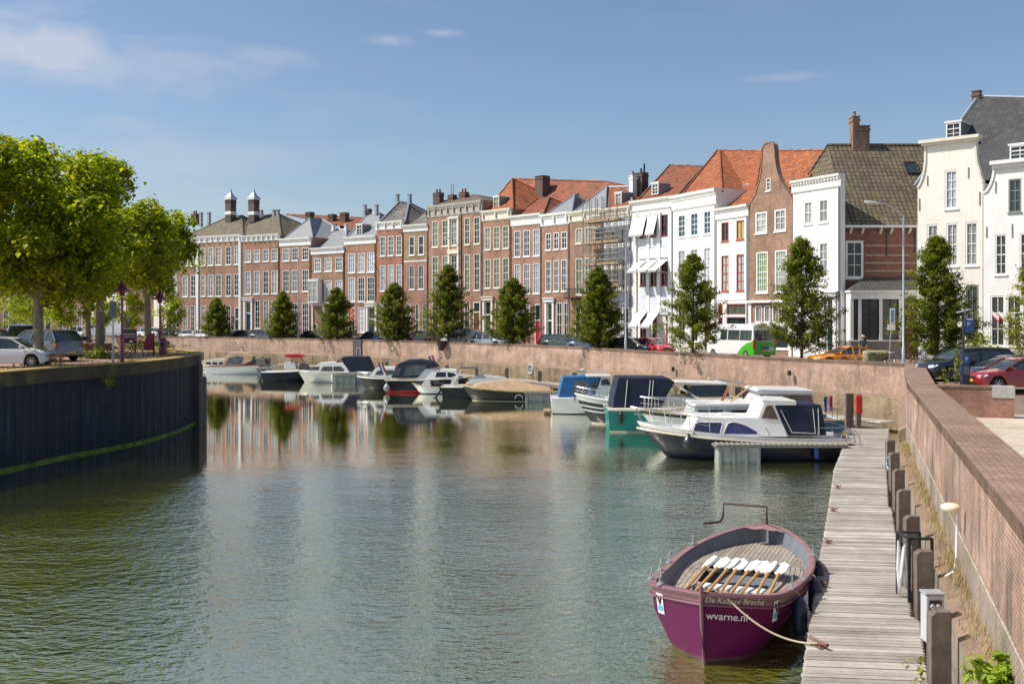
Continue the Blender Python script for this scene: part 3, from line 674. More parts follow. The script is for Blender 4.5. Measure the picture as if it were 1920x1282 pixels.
for p_ in (1662, 1718): t = min(h.S(p_)[0], h.W - .15); b = MB(); b.box(t - .03, t + .03, -.06, -.022, h.Z(p_, 480), h.Z(p_, 430)); b.build('wall_anchor', BLACKM, h.root)
b = MB(); b.tube(((h.S(1580)[0], -.12, 0), (h.S(1580)[0], -.12, h.zt)), .06); b.build('drainpipe', STEEL, h.root)
# main roof: eave in front, ridge far back
A = h.P(1553, 272, 5.5); B = h.P(1735, 272, 5.5)
F0 = Vector((h.S(1578)[0] - .05, -.32, h.zt + .1)); F1 = Vector((h.W + 1.5, -.32, h.zt + .1)); L_ = Vector(h.P(1503, 348, 8)); G0 = Vector((F0.x, 11.5, F0.z)); G1 = Vector((F1.x, 11.5, F0.z)); A = Vector(A); B = Vector(B)
b = MB(); b.poly((F0, F1, B, A)); b.poly((F0, A, L_)); b.poly((L_, A, G0)); b.poly((G1, G0, A, B))
for p_, q_ in ((A, B), (A, L_)): b.tube((p_, q_), .13, 6)
rf = b.build('roof', T_BR, h.root)
x_, y_, z_ = h.P(1602, 270, 5.5); chimney_part(h.root, x_ - .0, y_, z_ - 1.2, z_ + 2.1, .55, .9, BR_BROWN2, 0); chimney_part(h.root, x_ + .68, y_, z_ - 1.2, z_ + 1.35, .8, .9, BR_BROWN2, 0)
b = MB(); b.lathe([(.12, 0), (.1, .4), (.16, .5), (0, .5)], (x_, y_, z_ + 2.1), 8); b.build('chimney_pot', BR_RED_P, h.root)
# skylight lying on the front slope
sl_a = Vector((0, -.3, h.zt + .1)); sl_b = Vector((0, 5.5, A[2])); dv = (sl_b - sl_a); up_ = dv.normalized(); nn_ = Vector((1, 0, 0)).cross(up_)
fr = .62; c0 = sl_a + dv * fr + Vector((h.S(1700, 3.4)[0], 0, 0)) + nn_ * .04
b = MB(); T_ = Matrix((Vector((1, 0, 0)), up_, nn_)).transposed().to_4x4(); T_.translation = c0
b.box(0, 1.0, 0, .08, 0, .1, T=T_); b.box(0, 1.0, 1.22, 1.3, 0, .1, T=T_); b.box(0, .08, .08, 1.22, 0, .1, T=T_); b.box(.92, 1.0, .08, 1.22, 0, .1, T=T_); o = b.build('skylight', DARKP, h.root)
b = MB(); b.box(.08, .92, .08, 1.22, 0, .06, T=T_); b.build('pane', PANED, o)
# bay
s0 = h.S(1578.5)[0] + .1; s1 = h.W - .05; zb, ze, zr = h.Z(1600, 566), h.Z(1600, 549), h.Z(1600, 519)
b = MB(); b.box(s0, s1, -1.7, -.01, ze - .5, ze); b.box(s0 - .1, s1, -1.85, -.012, ze + .002, ze + .14); b.build('bay_fascia', WHITE, h.root)
b = MB(); b.poly(((s0 - .1, -1.83, ze + .145), (s1, -1.83, ze + .145), (s1, -.01, zr), (s0 + 1.6, -.01, zr))); b.poly(((s0 - .1, -1.83, ze + .145), (s0 + 1.6, -.01, zr), (s0 - .1, -.01, ze + .145)))
b.build('bay_roof', tiles('bay_slate', (.13, .13, .13), (.1, .1, .1), (.2, .18, .14), tw=.25, th=.16), h.root)
zl = h.Z(1600, 639); sb = h.S(1673, 0)[0]
bay = MB(); bay.box(s0, sb, -1.6, -.01, 0, zl); bay.build('bay_plinth', M('bay_plinth_grey', (.2, .19, .18), .8), h.root)
b = MB()
for p_ in (1579, 1598.5, 1637, 1673): t = max(s0 + .12, h.S(p_)[0]); b.box(t - .12, t + .12, -1.6, -1.35, zl, ze - .502)
b.box(s0, sb + .12, -1.66, -1.3, zl + .001, zl + .1); b.box(s0, s0 + .2, -1.35, -.01, zl, ze - .502); b.box(sb - .08, sb + .12, -1.35, -.01, zl, ze - .502)
b.build('bay_frame', WHITE, h.root)
for a, c in ((1581.5, 1596), (1601, 1634.5), (1640, 1670.5)): frame_window(h.root, h.S(a)[0] + (.14 if a < 1590 else 0), h.S(c)[0], zl + .1, ze - .52, DARKP, PANED, 2, 3, y=-1.56, fw=.06, sill=False, name='bay_window')
h19 = h
b = MB(); t0, t1 = h.S(1698)[0], h.S(1715)[0]; z_ = h.Z(1705, 586); b.box(t0, t1 - .1, -.06, -.01, z_ - .12, z_ + .12); b.box(t1 - .098, t1 + .1, -.055, -.012, z_ - .07, z_ + .07); o = b.build('wall_sign', M('maroon_sign', (.3, .03, .04), .5), h.root)
# -- 20 cream bell gable
h = House('tall cream plastered gabled house with concave shoulders behind the rightmost conifer-like tree', 1720.5, 1843, 420, STUCCOC, Y0=70.5, Y1=67.6, depth=12)
yy = lambda py: h.Z(1722, py)
ol = [(0, 0, h.W), (h.Z(1720.5, 352), 0, h.W)]
for pl, pr, py in ((1723, 1841, 347), (1727, 1838, 340), (1731, 1836, 328), (1733.5, 1832, 315), (1735, 1830, 300), (1735, 1829, 285), (1735, 1828, 270)):
    ol.append((h.Z(1735, py), max(0, h.S(pl)[0]), min(h.W, h.S(pr)[0])))
h.outline = ol; h.back_z = h.Z(1720.5, 352)
h.floor(320, 392.7, [(1771.4, 1796)], pm=PANEW, nx=2, ny=4, fw=.13); h.floor(421, 501, [(1738, 1760), (1773.8, 1797), (1809.5, 1834)], pm=PANEC, nx=2, ny=4, fw=.13)
h.floor(536, 636, [(1740, 1762), (1811, 1835)], pm=PANED, nx=2, ny=4, fw=.13, fm=M('grey_green_frames', (.2, .22, .2), .5)); h.door(1772, 1798, 585, GREEND, 540)
h.finish(None, top=ol[-1][0], thick=.35, plinth=M('grey_plinth', (.3, .32, .32), .7), plinth_h=.8)
cp = MB()
for a_, b_ in zip(ol[1:], ol[2:]):
    cp.bar((a_[1], .17, a_[0]), (b_[1], .17, b_[0]), .14, .5, up=Vector((0, 1, 0))); cp.bar((a_[2], .17, a_[0]), (b_[2], .17, b_[0]), .14, .5, up=Vector((0, 1, 0)))
z_ = ol[-1][0]; cp.box(ol[-1][1] - .35, ol[-1][2] + .35, -.4, .5, z_ + .003, z_ + .22); cp.box(ol[-1][1] - .2, ol[-1][2] + .2, -.25, .4, z_ - .18, z_ + .001); cp.build('gable_coping', CREAM, h.root)
b = MB()
for p_, y0_, y1_ in ((1739, 330, 348), (1816, 314, 334), (1724, 372, 395), (1837, 360, 385)): t = h.S(p_)[0]; z0_, z1_ = h.Z(p_, y1_), h.Z(p_, y0_); b.box(t - .035, t + .035, -.05, -.004, z0_, z1_)
b.build('wall_anchor', M('iron_anchor', (.25, .22, .2), .6), h.root)
A = h.P(1834, 181, 9); B = h.P(1990, 185, 9)
roof_part(h.root, (h.S(1722, 3)[0], h.W + 9, 2.2, 16, h.Z(1760, 345, 2)), A, B, SLATED, ridge_m=LEAD)
x_, y_, z_ = A; chimney_part(h.root, x_ - .1, y_, z_ - .5, z_ + .35, .55, .55, BR_CHIM, 0, cap=True)
dormer_part(h.root, *h.P(1788, 262, 4.6), 1.05, 1.25, WHITE, PANED, depth=2.2)
h20 = h
# -- 21 white house at the right edge
h = House('white plastered house with a curved shoulder and striped pennants in its window', 1843.8, 2010, 310, STUCCO, Y0=67.5, Y1=63.6, depth=12)
ol = [(0, 0, h.W), (h.Z(1844, 362), 0, h.W)]
for pl, py in ((1849, 358), (1856, 348), (1861, 335), (1864, 320), (1865, 310)): ol.append((h.Z(1865, py), h.S(pl)[0], h.W))
h.outline = ol; h.back_z = h.Z(1844, 362)
h.floor(336.5, 399, [(1891, 1915)], pm=PANED, nx=2, ny=3, fw=.1, fm=M('grey_green_frames', (0, 0, 0))); h.floor(440, 515.5, [(1865.7, 1887.6), (1912, 1934)], pm=PANED, nx=2, ny=4, fw=.1)
h.floor(554.5, 648.7, [(1857, 1884), (1887.5, 1915), (1919, 1945)], pm=PANED, nx=2, ny=3, fw=.1)
h.finish(None, top=ol[-1][0], thick=.35, plinth=M('grey_plinth', (0, 0, 0)), plinth_h=.9)
cp = MB()
for a_, b_ in zip(ol[1:], ol[2:]): cp.bar((a_[1], .17, a_[0]), (b_[1], .17, b_[0]), .14, .5, up=Vector((0, 1, 0)))
z_ = ol[-1][0]; cp.box(ol[-1][1] - .2, h.W, -.4, .5, z_ + .003, z_ + .25); cp.box(ol[-1][1] - .1, h.W, -.2, .4, z_ - .25, z_ + .001); cp.build('gable_coping', WHITE, h.root)
dormer_part(h.root, *h.P(1913, 300, 1.2), 1.3, 1.0, WHITE, PANED)
b = MB()
for p_, y0_, y1_ in ((1867, 340, 362), (1850, 425, 445), (1898, 420, 445)): t = h.S(p_)[0]; b.box(t - .035, t + .035, -.05, -.004, h.Z(p_, y1_), h.Z(p_, y0_))
b.build('wall_anchor', M('iron_anchor', (0, 0, 0)), h.root)
for p_ in (1861, 1873, 1890):
    s0 = h.S(p_)[0]; z0_ = h.Z(p_, 592); b = MB(); w_ = .42
    b.add([(s0, -.02, z0_ + .1), (s0 + w_, -.02, z0_ - .32), (s0 + w_, -.02, z0_ - .05), (s0, -.02, z0_ + .32)], [(0, 1, 2, 3)], 0)
    b.add([(s0, -.022, z0_ - .04), (s0 + w_, -.022, z0_ - .46), (s0 + w_, -.022, z0_ - .32), (s0, -.022, z0_ + .1)], [(0, 1, 2, 3)], 1)
    b.build('pennant', [WHITE, M('red_cloth', (.6, .08, .06), .7)], h.root)
# -- houses behind the leafy trees
def plain(label, px0, px1, ytop, m, Y0, Y1, floors, cols, doors=()):
    h = House(label, px0, px1, ytop, m, Y0=Y0, Y1=Y1, depth=10)
    for ya, yb in floors:
        h.floor(ya, yb, cols, pm=[PANEC, PANED, PANEC], ny=4)
    for d in doors: h.door(d[0], d[1], d[2], d[3], d[4])
    h.finish(.9, plinth=STONE); h.roof(((px0 + px1) / 2 - 8, ytop - 28, 5), ((px0 + px1) / 2 + 8, ytop - 28, 5), T_BR); return h
plain('cream house in the shade of the leafy trees, left of the brown side wall', 172, 240, 470, STUCCOC, 160, 157, [(485, 515), (530, 560), (575, 618)], [(205, 212), (218, 227)], [(178, 188, 596, BLUED, 576)])
plain('salmon brick house with a white pilaster and dark door behind the trees', 78, 171, 462, BR_PINK, 163, 160.3, [(485, 515), (530, 560), (575, 618)], [(108, 118), (126, 136), (144, 154)], [(84, 96, 596, BLUED, 578)])
plain('far pale brick house at the left edge beyond the parked van', -60, 77, 475, BR_BROWN2, 168, 163.3, [(490, 515), (535, 562), (580, 618)], [(-20, -8), (5, 16), (30, 42), (55, 66)])
h = plain('low cream house between the brown side wall and the brick mansion', 288, 334, 520, STUCCOC, 154, 151, [(538, 560), (578, 618)], [(300, 308), (322, 330)], [(312, 319, 596, GREEND, 578)])
h = House('house showing a blank dark brick side wall behind the trees', 241, 287, 500, BR_BROWN2, Y0=156.5, Y1=154.3, depth=9); h.finish(None); h.roof((252, 470, 4), (276, 470, 4), T_BR)
# far roofs seen above the row
fr = House('long low orange roof far behind the grey hip roof, with two brick chimneys', 530, 700, 440, BR_BROWN, depth=8, name='rear_building'); fr.root.location = fr.root.location + fr.nrm * 12; fr.root['category'] = 'building'
b = MB(); b.box(0, fr.W, 0, 8, 0, fr.Z(560, 430, 12)); b.build('wall', BR_BROWN, fr.root)
roof_part(fr.root, (0, fr.W, 0, 8, fr.Z(560, 430, 12)), shift(fr.P(537, 402, 16), 12), shift(fr.P(690, 409, 16), 12), T_ORD)
for p_, y_ in ((581, 399), (623, 403), (646, 400)):
    x_, yy_, z_ = shift(fr.P(p_, y_, 14), 12); chimney_part(fr.root, x_, yy_, z_ - 2.5, z_, 1.1, .9, BR_CHIM, 0)
# ------------------------------------------------------------------ ground, quays, water
WT = .6
top_px = [(400, 631.0), (660, 636), (850, 641), (1040, 648), (1200, 657), (1400, 667.5), (1600, 676.5), (1697, 681)]
far = [Vector((-190, 168, 0)), Vector((-110, 156, 0)), Vector((-70, 144, 0))] + [Vector((*gp(a, b, WT).xy, 0)) for a, b in top_px]
J = Vector((15.3, 38.6, 0))
near = [far[-1], Vector((19.0, 48.2, 0)), J]
Dn = Vector((6.15 - 15.3, 11.97 - 38.6, 0)).normalized()
nearw = [J, J + Dn * 9, J + Dn * 18, J + Dn * 28.2, J + Dn * 40, J + Dn * 55]
def offs(P, d):
    out = []
    for i, p in enumerate(P):
        a = (P[i] - P[i - 1]).normalized() if i else (P[1] - P[0]).normalized()
        b = (P[i + 1] - P[i]).normalized() if i < len(P) - 1 else a
        n = Vector((-(a + b).y, (a + b).x, 0)).normalized(); out.append(p + n * d / max(.5, n.dot(Vector((-a.y, a.x, 0)))))
    return out
def resample(P, step):
    out = []
    for a, b in zip(P, P[1:]):
        n = max(1, int((b - a).length / step)); out += [a.lerp(b, i / n) for i in range(n)]
    return out + [P[-1]]
def smooth_line(P, it=2):
    for _ in range(it):
        Q = [P[0]]
        for a, b in zip(P, P[1:]): Q += [a.lerp(b, .25), a.lerp(b, .75)]
        P = Q + [P[-1]]
    return P
def strip(b, A, za, B, zb, mi, horiz=False):
    """band between polylines A (height za) and B (height zb) with metric uv"""
    L = 0
    for i in range(len(A) - 1):
        d = (A[i + 1] - A[i]).length; w = (B[i] - A[i]).length if horiz else zb - za
        p = [Vector((A[i].x, A[i].y, za)), Vector((A[i + 1].x, A[i + 1].y, za)), Vector((B[i + 1].x, B[i + 1].y, zb)), Vector((B[i].x, B[i].y, zb))]
        v0 = 0 if horiz else za
        b.quad(*p, mi, uv=((L, v0), (L + d, v0), (L + d, v0 + w), (L, v0 + w))); L += d
def quay_wall(name, label, line, inner, gz_, sub, mats, ledge=.35, ledge_z=-1.2, cap_h=.0, zb=-4.0, rough=None):
    """line = water face polyline, going so that land is to the left (+normal)"""
    root = thing(name, label, 'quay wall', line[0])
    line0 = [p - line[0] for p in line]
    I = offs(line0, inner); Lg = offs(line0, -ledge)
    b = MB(); strip(b, line0, ledge_z, line0, WT - .003, 0)
    strip(b, I, WT - .003, I, gz_ - 2, 0)
    if rough: R_ = offs(line0, -.03); strip(b, R_, ledge_z, R_, ledge_z + rough, 1); strip(b, R_, ledge_z + rough, line0, ledge_z + rough + .02, 1, True)
    for e in (0, -1):
        a, c = line0[e], I[e]; q = [(a.x, a.y, -2), (c.x, c.y, -2), (c.x, c.y, WT - .003), (a.x, a.y, WT - .003)]; b.quad(*(q if e == 0 else q[::-1]))
    b.build('parapet', [mats[0], mats[2]], root)
    b = MB(); strip(b, line0, WT, I, WT, 0, True); 
    strip(b, line0, WT - .22, line0, WT, 0)
    o = b.build('coping', mats[1], root); 
    b = MB(); strip(b, Lg, zb, Lg, ledge_z - .12, 0)
    for e in (0, -1):
        a, c = Lg[e], line0[e]; q = [(a.x, a.y, zb), (c.x, c.y, zb), (c.x, c.y, ledge_z + .05), (a.x, a.y, ledge_z - .12)]; b.quad(*q)
    b.build('footing', mats[2], root)
    b = MB(); strip(b, Lg, ledge_z - .12, line0, ledge_z + .05, 0, True); b.build('ledge', mats[3], root)
    return root
LEDGE = brick('mossy_ledge_brick', (.3, .19, .14), (.22, .14, .1), (.2, .17, .12), stain=(.3, .21, .08), stainamt=.35, bw=.1, bh=.22)
COPFAR = brick('far_coping_brick', (.36, .22, .15), (.28, .17, .11), (.3, .24, .17), bw=.1, bh=.22, stain=(.25, .2, .09), stainamt=.6)
fline = smooth_line(far[:-1], 2) + [far[-1]]
fl2 = [p - Vector((0, 0, 0)) for p in fline]
quay_wall('quay_wall', 'long pinkish brick quay wall curving along the far side behind the moored boats', fl2, .45, 0, None, (FARWALL, COPFAR, LOWWALL, LEDGE))
n2 = resample(near, 3.0)
quay_wall('quay_wall', 'short stretch of brick quay wall between the life ring corner and the perpendicular stub wall', n2, 1.0, -.7, None, (FARWALL, COPING, LOWWALL, LEDGE), ledge=.3)
nw = [p for p in resample(nearw, 3.0)]; nw[0] = nw[0] + Dn * .012
quay_wall('quay_wall', 'massive near brick quay wall with a broad brick-on-edge top beside the wooden dock', nw, .94, -.8, None, (NEARWALL, COPING, brick('near_footing_brick', (.28, .19, .14), (.2, .135, .1), (.42, .37, .3), ms=.018, stain=(.1, .1, .05), stainamt=.6, bstr=.8), LEDGE), ledge=.42, ledge_z=-1.7, rough=.65)
# perpendicular stub wall
Pn = Vector((-Dn.y, Dn.x, 0))
st = thing('stub_wall', 'low brick stub wall with pale stone end block, at right angles to the quay wall', 'wall', J + Pn * .95, math.atan2(Pn.y, Pn.x))
b = MB(); b.box(0, 2.75, -.45, .0, -1.1, .43); b.build('wall_body', BR_PINK, st)
b = MB(); b.box(-.95, 2.0, -.47, .02, .432, .53) ; b.build('coping', COPING, st)
b = MB(); b.box(2.003, 2.77, -.475, .03, .1, .535); b.build('end_stone', M('pale_stone', (.5, .48, .44), .8, scale=6, bmp=.2), st)
# ground sheets
def polymesh(name, pts, mat, z=None):
    pts = [Vector((p.x, p.y, z if z is not None else p.z)) for p in pts]
    tri = tessellate_polygon([pts]); b = MB(); b.add(pts, [list(t) for t in tri]); o = b.build(name, mat)
    for p in o.data.polygons:
        if p.normal.z < 0: p.flip()
    o['kind'] = 'structure'; return o
PAVE = brick('street_clinkers', (.28, .17, .13), (.22, .135, .1), (.2, .15, .12), bw=.2, bh=.1, stain=(.3, .25, .18), stainamt=.5)
PAVES = brick('pale_setts', (.62, .54, .42), (.55, .47, .36), (.42, .35, .26), bw=.22, bh=.11, ms=.01, stain=(.5, .4, .3), stainamt=.5, bstr=.3)
fi = offs(fl2, .44)
polymesh('street', [p for p in fi[:-1]] + [Vector((21.2, 56.6, 0)), Vector((70, 56.6, 0)), Vector((600, 56.6, 0)), Vector((600, 1200, 0)), Vector((-900, 1200, 0)), Vector((-900, 190, 0))], PAVE, 0)
def gzr(Y): t = min(1, max(0, (56.5 - Y) / 17)); return -.65 * t ** 3.5
I1 = offs(n2, .98); I2 = offs(nw, .92); inner = I1[:-1] + I2
b = MB(); rows = [Vector((21.2, 56.6, 0))] + [p for p in inner if p.y < 56.3]
for a, c in zip(rows, rows[1:]):
    for x0, x1 in ((0, 4), (4, 15), (15, 60), (60, 400)):
        b.quad((c.x + x0, c.y, gzr(c.y)), (c.x + x1, c.y, gzr(c.y)), (a.x + x1, a.y, gzr(a.y)), (a.x + x0, a.y, gzr(a.y)), 0 if c.y > 36.5 else 1)
o = b.build('quayside', [PAVE, PAVES]); o['kind'] = 'structure'
# peninsula
pen_px = [(0, 890), (118, 861), (247, 837), (295, 826), (350, 808), (369, 797)]
pf = [gp(a, b_, WZ) for a, b_ in pen_px]; pf = [Vector((p.x - .38, p.y, 0)) for p in pf]
pen = [Vector((-52, -30, 0)), Vector((-38, 5, 0)), Vector((-29, 20, 0)), Vector((-23, 32, 0))] + pf + [Vector((-18.7, 60, 0)), Vector((-20.6, 65, 0)), Vector((-25, 71, 0)), Vector((-34, 77, 0)), Vector((-60, 86, 0)), Vector((-120, 96, 0))]
pen = smooth_line(pen, 2)
PT = .92
m, n, bs = nt('tarred_sheet_piling'); bs.inputs['Roughness'].default_value = .8
uv = N(n, 'ShaderNodeTexCoord').outputs['UV']
t = noise(n, mapping(n, uv, (2.2, .12, 1)), 2, 8, .65); r = ramp(n, [(.35, (.003, .006, .011)), (.55, (.008, .013, .022)), (.66, (.022, .031, .045)), (.76, (.07, .08, .095))]); n.links.new(t.outputs[0], r.inputs[0])
t2 = noise(n, uv, 1.2, 6, .7); r2 = ramp(n, [(.3, .5), (.7, 1.5)]); n.links.new(t2.outputs[0], r2.inputs[0])
n.links.new(mixc(n, 1, r.outputs[0], r2.outputs[0], 'MULTIPLY'), bs.inputs['Base Color']); bump(n, bs, t.outputs[0], .3, .02); TAR = m
MOSSB = brick('dark_coping_brick', (.075, .05, .03), (.045, .032, .022), (.06, .05, .035), stain=(.12, .11, .03), stainamt=.6)
ALGAE = M('green_algae', (.13, .2, .01), .9, var=.7, scale=2.5, bmp=.5)
root = thing('quay_wall', 'tall black tarred quay wall curving round the tree lined point on the left', 'quay wall', pen[0]); P0 = pen[0]; pl = [p - P0 for p in pen]
b = MB(); strip(b, pl, -4, pl, .28, 0); b.build('tarred_face', TAR, root)
po = offs(pl, -.1); b = MB(); strip(b, po, .28, po, PT, 0); strip(b, pl, .28, po, .28, 0, True); b.build('brick_band', MOSSB, root)
b = MB(); po2 = offs(pl, -.12); strip(b, po2, WZ - .3, po2, WZ + .03, 0); strip(b, po2, WZ + .03, pl, WZ + .12, 0, True); b.build('algae_line', ALGAE, root)
b = MB(); po3 = offs(pl, -.14); strip(b, po3, PT + .002, offs(pl, .55), PT + .002, 0, True); strip(b, po3, PT - .05, po3, PT + .002, 0)
SEAM = M('rusty_sheet_joint', (.05, .035, .028), .8, var=.6, scale=2, streak=.5); P_ = resample(pl, 2.35)
for q_ in P_:
    w_ = q_ + P0
    if 30 < w_.y < 60 and w_.x < -16: b2 = MB(); b2.tube(((q_.x, q_.y, -4), (q_.x, q_.y, .26)), .035, 6); b2.build('sheet_joint', SEAM, root)
DRYG = M('dry_grass_cap', (.42, .29, .1), .9, var=.4, scale=1.5, bmp=.5); b.build('coping', DRYG, root)
penin = [p for p in offs(pen, .5)] + [Vector((-200, 100, 0)), Vector((-200, -30, 0))]
PENG = .78
polymesh('pavement', penin, brick('pink_clinkers', (.4, .22, .16), (.33, .18, .13), (.3, .2, .15), bw=.2, bh=.1, stain=(.3, .2, .1), stainamt=.4), PENG)
# dry verge behind the coping
b = MB(); strip(b, offs(pen, .45), PENG + .06, offs(pen, 2.4), PENG + .02, 0, True); o = b.build('verge', M('dry_verge', (.4, .28, .11), .95, var=.45, scale=1.2, bmp=.6)); o['kind'] = 'structure'
# water
m, n, bs = nt('canal_water'); bs.inputs['Base Color'].default_value = (.16, .185, .007, 1); bs.inputs['Roughness'].default_value = .03; bs.inputs['IOR'].default_value = 3.4
g = N(n, 'ShaderNodeNewGeometry').outputs['Position']
w1 = noise(n, mapping(n, g, (1.0, 1.5, 1), (0, 0, .3)), 3.4, 3, .5); w2 = noise(n, mapping(n, g, (1, 1.7, 1), (0, 0, -.25)), 9.0, 2, .5); w3 = noise(n, mapping(n, g, (.6, 1, 1)), .8, 2, .5)
a1 = N(n, 'ShaderNodeMath', operation='MULTIPLY_ADD'); n.links.new(w2.outputs[0], a1.inputs[0]); a1.inputs[1].default_value = .32; n.links.new(w1.outputs[0], a1.inputs[2])
a2 = N(n, 'ShaderNodeMath', operation='MULTIPLY_ADD'); n.links.new(w3.outputs[0], a2.inputs[0]); a2.inputs[1].default_value = .9; n.links.new(a1.outputs[0], a2.inputs[2])
# wind: calm far out under the houses and in the lee of the black wall
sp = N(n, 'ShaderNodeSeparateXYZ'); n.links.new(g, sp.inputs[0])
my = N(n, 'ShaderNodeMapRange'); my.interpolation_type = 'SMOOTHSTEP'; n.links.new(sp.outputs['Y'], my.inputs['Value'])
for k, v in (('From Min', 28), ('From Max', 46), ('To Min', 1.0), ('To Max', .17)): my.inputs[k].default_value = v
mx_ = N(n, 'ShaderNodeMapRange'); mx_.interpolation_type = 'SMOOTHSTEP'; lx = N(n, 'ShaderNodeMath', operation='MULTIPLY_ADD'); n.links.new(sp.outputs['Y'], lx.inputs[0]); lx.inputs[1].default_value = -.5; n.links.new(sp.outputs['X'], lx.inputs[2])
n.links.new(lx.outputs[0], mx_.inputs['Value'])
for k, v in (('From Min', -36), ('From Max', -24), ('To Min', .1), ('To Max', 1.0)): mx_.inputs[k].default_value = v
wp = noise(n, mapping(n, g, (.12, .2, 1)), 1, 4, .6); mw_ = N(n, 'ShaderNodeMapRange'); n.links.new(wp.outputs[0], mw_.inputs['Value'])
for k, v in (('From Min', .35), ('From Max', .65), ('To Min', .45), ('To Max', 1.15)): mw_.inputs[k].default_value = v
p1 = N(n, 'ShaderNodeMath', operation='MULTIPLY'); n.links.new(my.outputs[0], p1.inputs[0]); n.links.new(mx_.outputs[0], p1.inputs[1])
p2 = N(n, 'ShaderNodeMath', operation='MULTIPLY'); n.links.new(p1.outputs[0], p2.inputs[0]); n.links.new(mw_.outputs[0], p2.inputs[1])
p3 = N(n, 'ShaderNodeMath', operation='MULTIPLY'); n.links.new(p2.outputs[0], p3.inputs[0]); n.links.new(a2.outputs[0], p3.inputs[1])
bp = bump(n, bs, p3.outputs[0], 1.0, .085)
bs.inputs['IOR'].default_value = 1.6
gl = N(n, 'ShaderNodeBsdfGlossy'); gl.inputs['Roughness'].default_value = .035; gl.inputs['Color'].default_value = (.98, .97, .9, 1); n.links.new(bp.outputs[0], gl.inputs['Normal'])
fr_ = N(n, 'ShaderNodeFresnel'); fr_.inputs['IOR'].default_value = 1.6; n.links.new(bp.outputs[0], fr_.inputs['Normal'])
fm_ = N(n, 'ShaderNodeMapRange'); n.links.new(fr_.outputs[0], fm_.inputs['Value'])
for k, v in (('From Min', .04), ('From Max', .45), ('To Min', .46), ('To Max', .95)): fm_.inputs[k].default_value = v
ms_ = N(n, 'ShaderNodeMixShader'); n.links.new(fm_.outputs[0], ms_.inputs[0]); n.links.new(bs.outputs[0], ms_.inputs[1]); n.links.new(gl.outputs[0], ms_.inputs[2]); n.links.new(ms_.outputs[0], n.nodes['Material Output'].inputs['Surface'])
b = MB(); b.quad((-900, -60, WZ), (60, -60, WZ), (60, 1100, WZ), (-900, 1100, WZ)); o = b.build('water', m); o['kind'] = 'structure'
# ------------------------------------------------------------------ wooden dock
OAK = planks('weathered_deck_planks', (.56, .51, .45), (.3, .265, .23)); PILE = planks('dark_pile_wood', (.17, .135, .11), (.13, .1, .085)); 
POSTM = M('pile_wood', (.18, .145, .12), .85, var=.35, scale=5, bmp=.3, streak=.4)
Lp = [(1510, 1282), (1524, 1180), (1539, 1065), (1551, 1000), (1561, 935), (1567, 882), (1585, 837), (1600, 803)]
Lw = [gp(a, b_, DZ) for a, b_ in Lp]; Lw = [Lw[0] + (Lw[0] - Lw[1]).normalized() * 9] + Lw
tabL = [(p.y, p.x) for p in Lw]
Rp = [(1738, 1282), (1730, 1222), (1729.5, 1219), (1722, 1160), (1705, 1155.5), (1704, 1066), (1691, 1064), (1683, 1002), (1677, 1000), (1670, 951), (1664, 949), (1661, 883), (1664, 860), (1666, 800)]
Rw = [gp(a, b_, DZ) for a, b_ in Rp]; tabR = [(Rw[0].y - 10, Rw[0].x - 4.0)] + [(p.y, p.x) for p in Rw]
for i in range(1, len(tabR)):
    if tabR[i][0] <= tabR[i - 1][0]: tabR[i] = (tabR[i - 1][0] + .01, tabR[i][1])
dk = thing('dock', 'weathered plank dock running along the near quay wall to the life ring corner', 'dock', (Lw[1].x, Lw[1].y, DZ))
o0 = Vector((Lw[1].x, Lw[1].y, DZ)); b = MB(); y = 7.0; k = 0
while y < Lw[-1].y:
    w_ = .145 + random.uniform(-.004, .004); xa, xb = interp(tabL, y) + random.uniform(-.015, .015), interp(tabR, y) + random.uniform(-.01, .01); sl = -.1
    z1 = DZ + random.uniform(-.004, .004)
    vs = [(xa, y - sl, z1), (xb, y + sl, z1), (xb, y + sl + w_, z1), (xa, y - sl + w_, z1)]
    vs = [Vector(v) - o0 for v in vs]; dn = Vector((0, 0, -.045))
    b.add([v + dn for v in vs] + vs, ((0, 3, 2, 1), (4, 5, 6, 7), (0, 1, 5, 4), (1, 2, 6, 5), (2, 3, 7, 6), (3, 0, 4, 7)))
    y += w_ + .012
b.build('planking', OAK, dk)
b = MB()
for tab, off in ((tabL, .12), (tabR, -.14)):
    ys = [7 + i * 1.5 for i in range(int((Lw[-1].y - 7) / 1.5) + 1)]
    for a, c in zip(ys, ys[1:]): b.bar(Vector((interp(tab, a) + off, a, DZ - .16)) - o0, Vector((interp(tab, c) + off, c, DZ - .16)) - o0, .1, .2)
b.build('stringer', POSTM, dk)
b = MB()
for i, y_ in enumerate([12, 16.5, 21, 25.5, 30, 34.5, 39, 43.5, 47.5]): b.tube([Vector((interp(tabL, y_) + .15, y_, -4)) - o0, Vector((interp(tabL, y_) + .15, y_, DZ - .05)) - o0], .11, 8)
b.build('support', POSTM, dk)
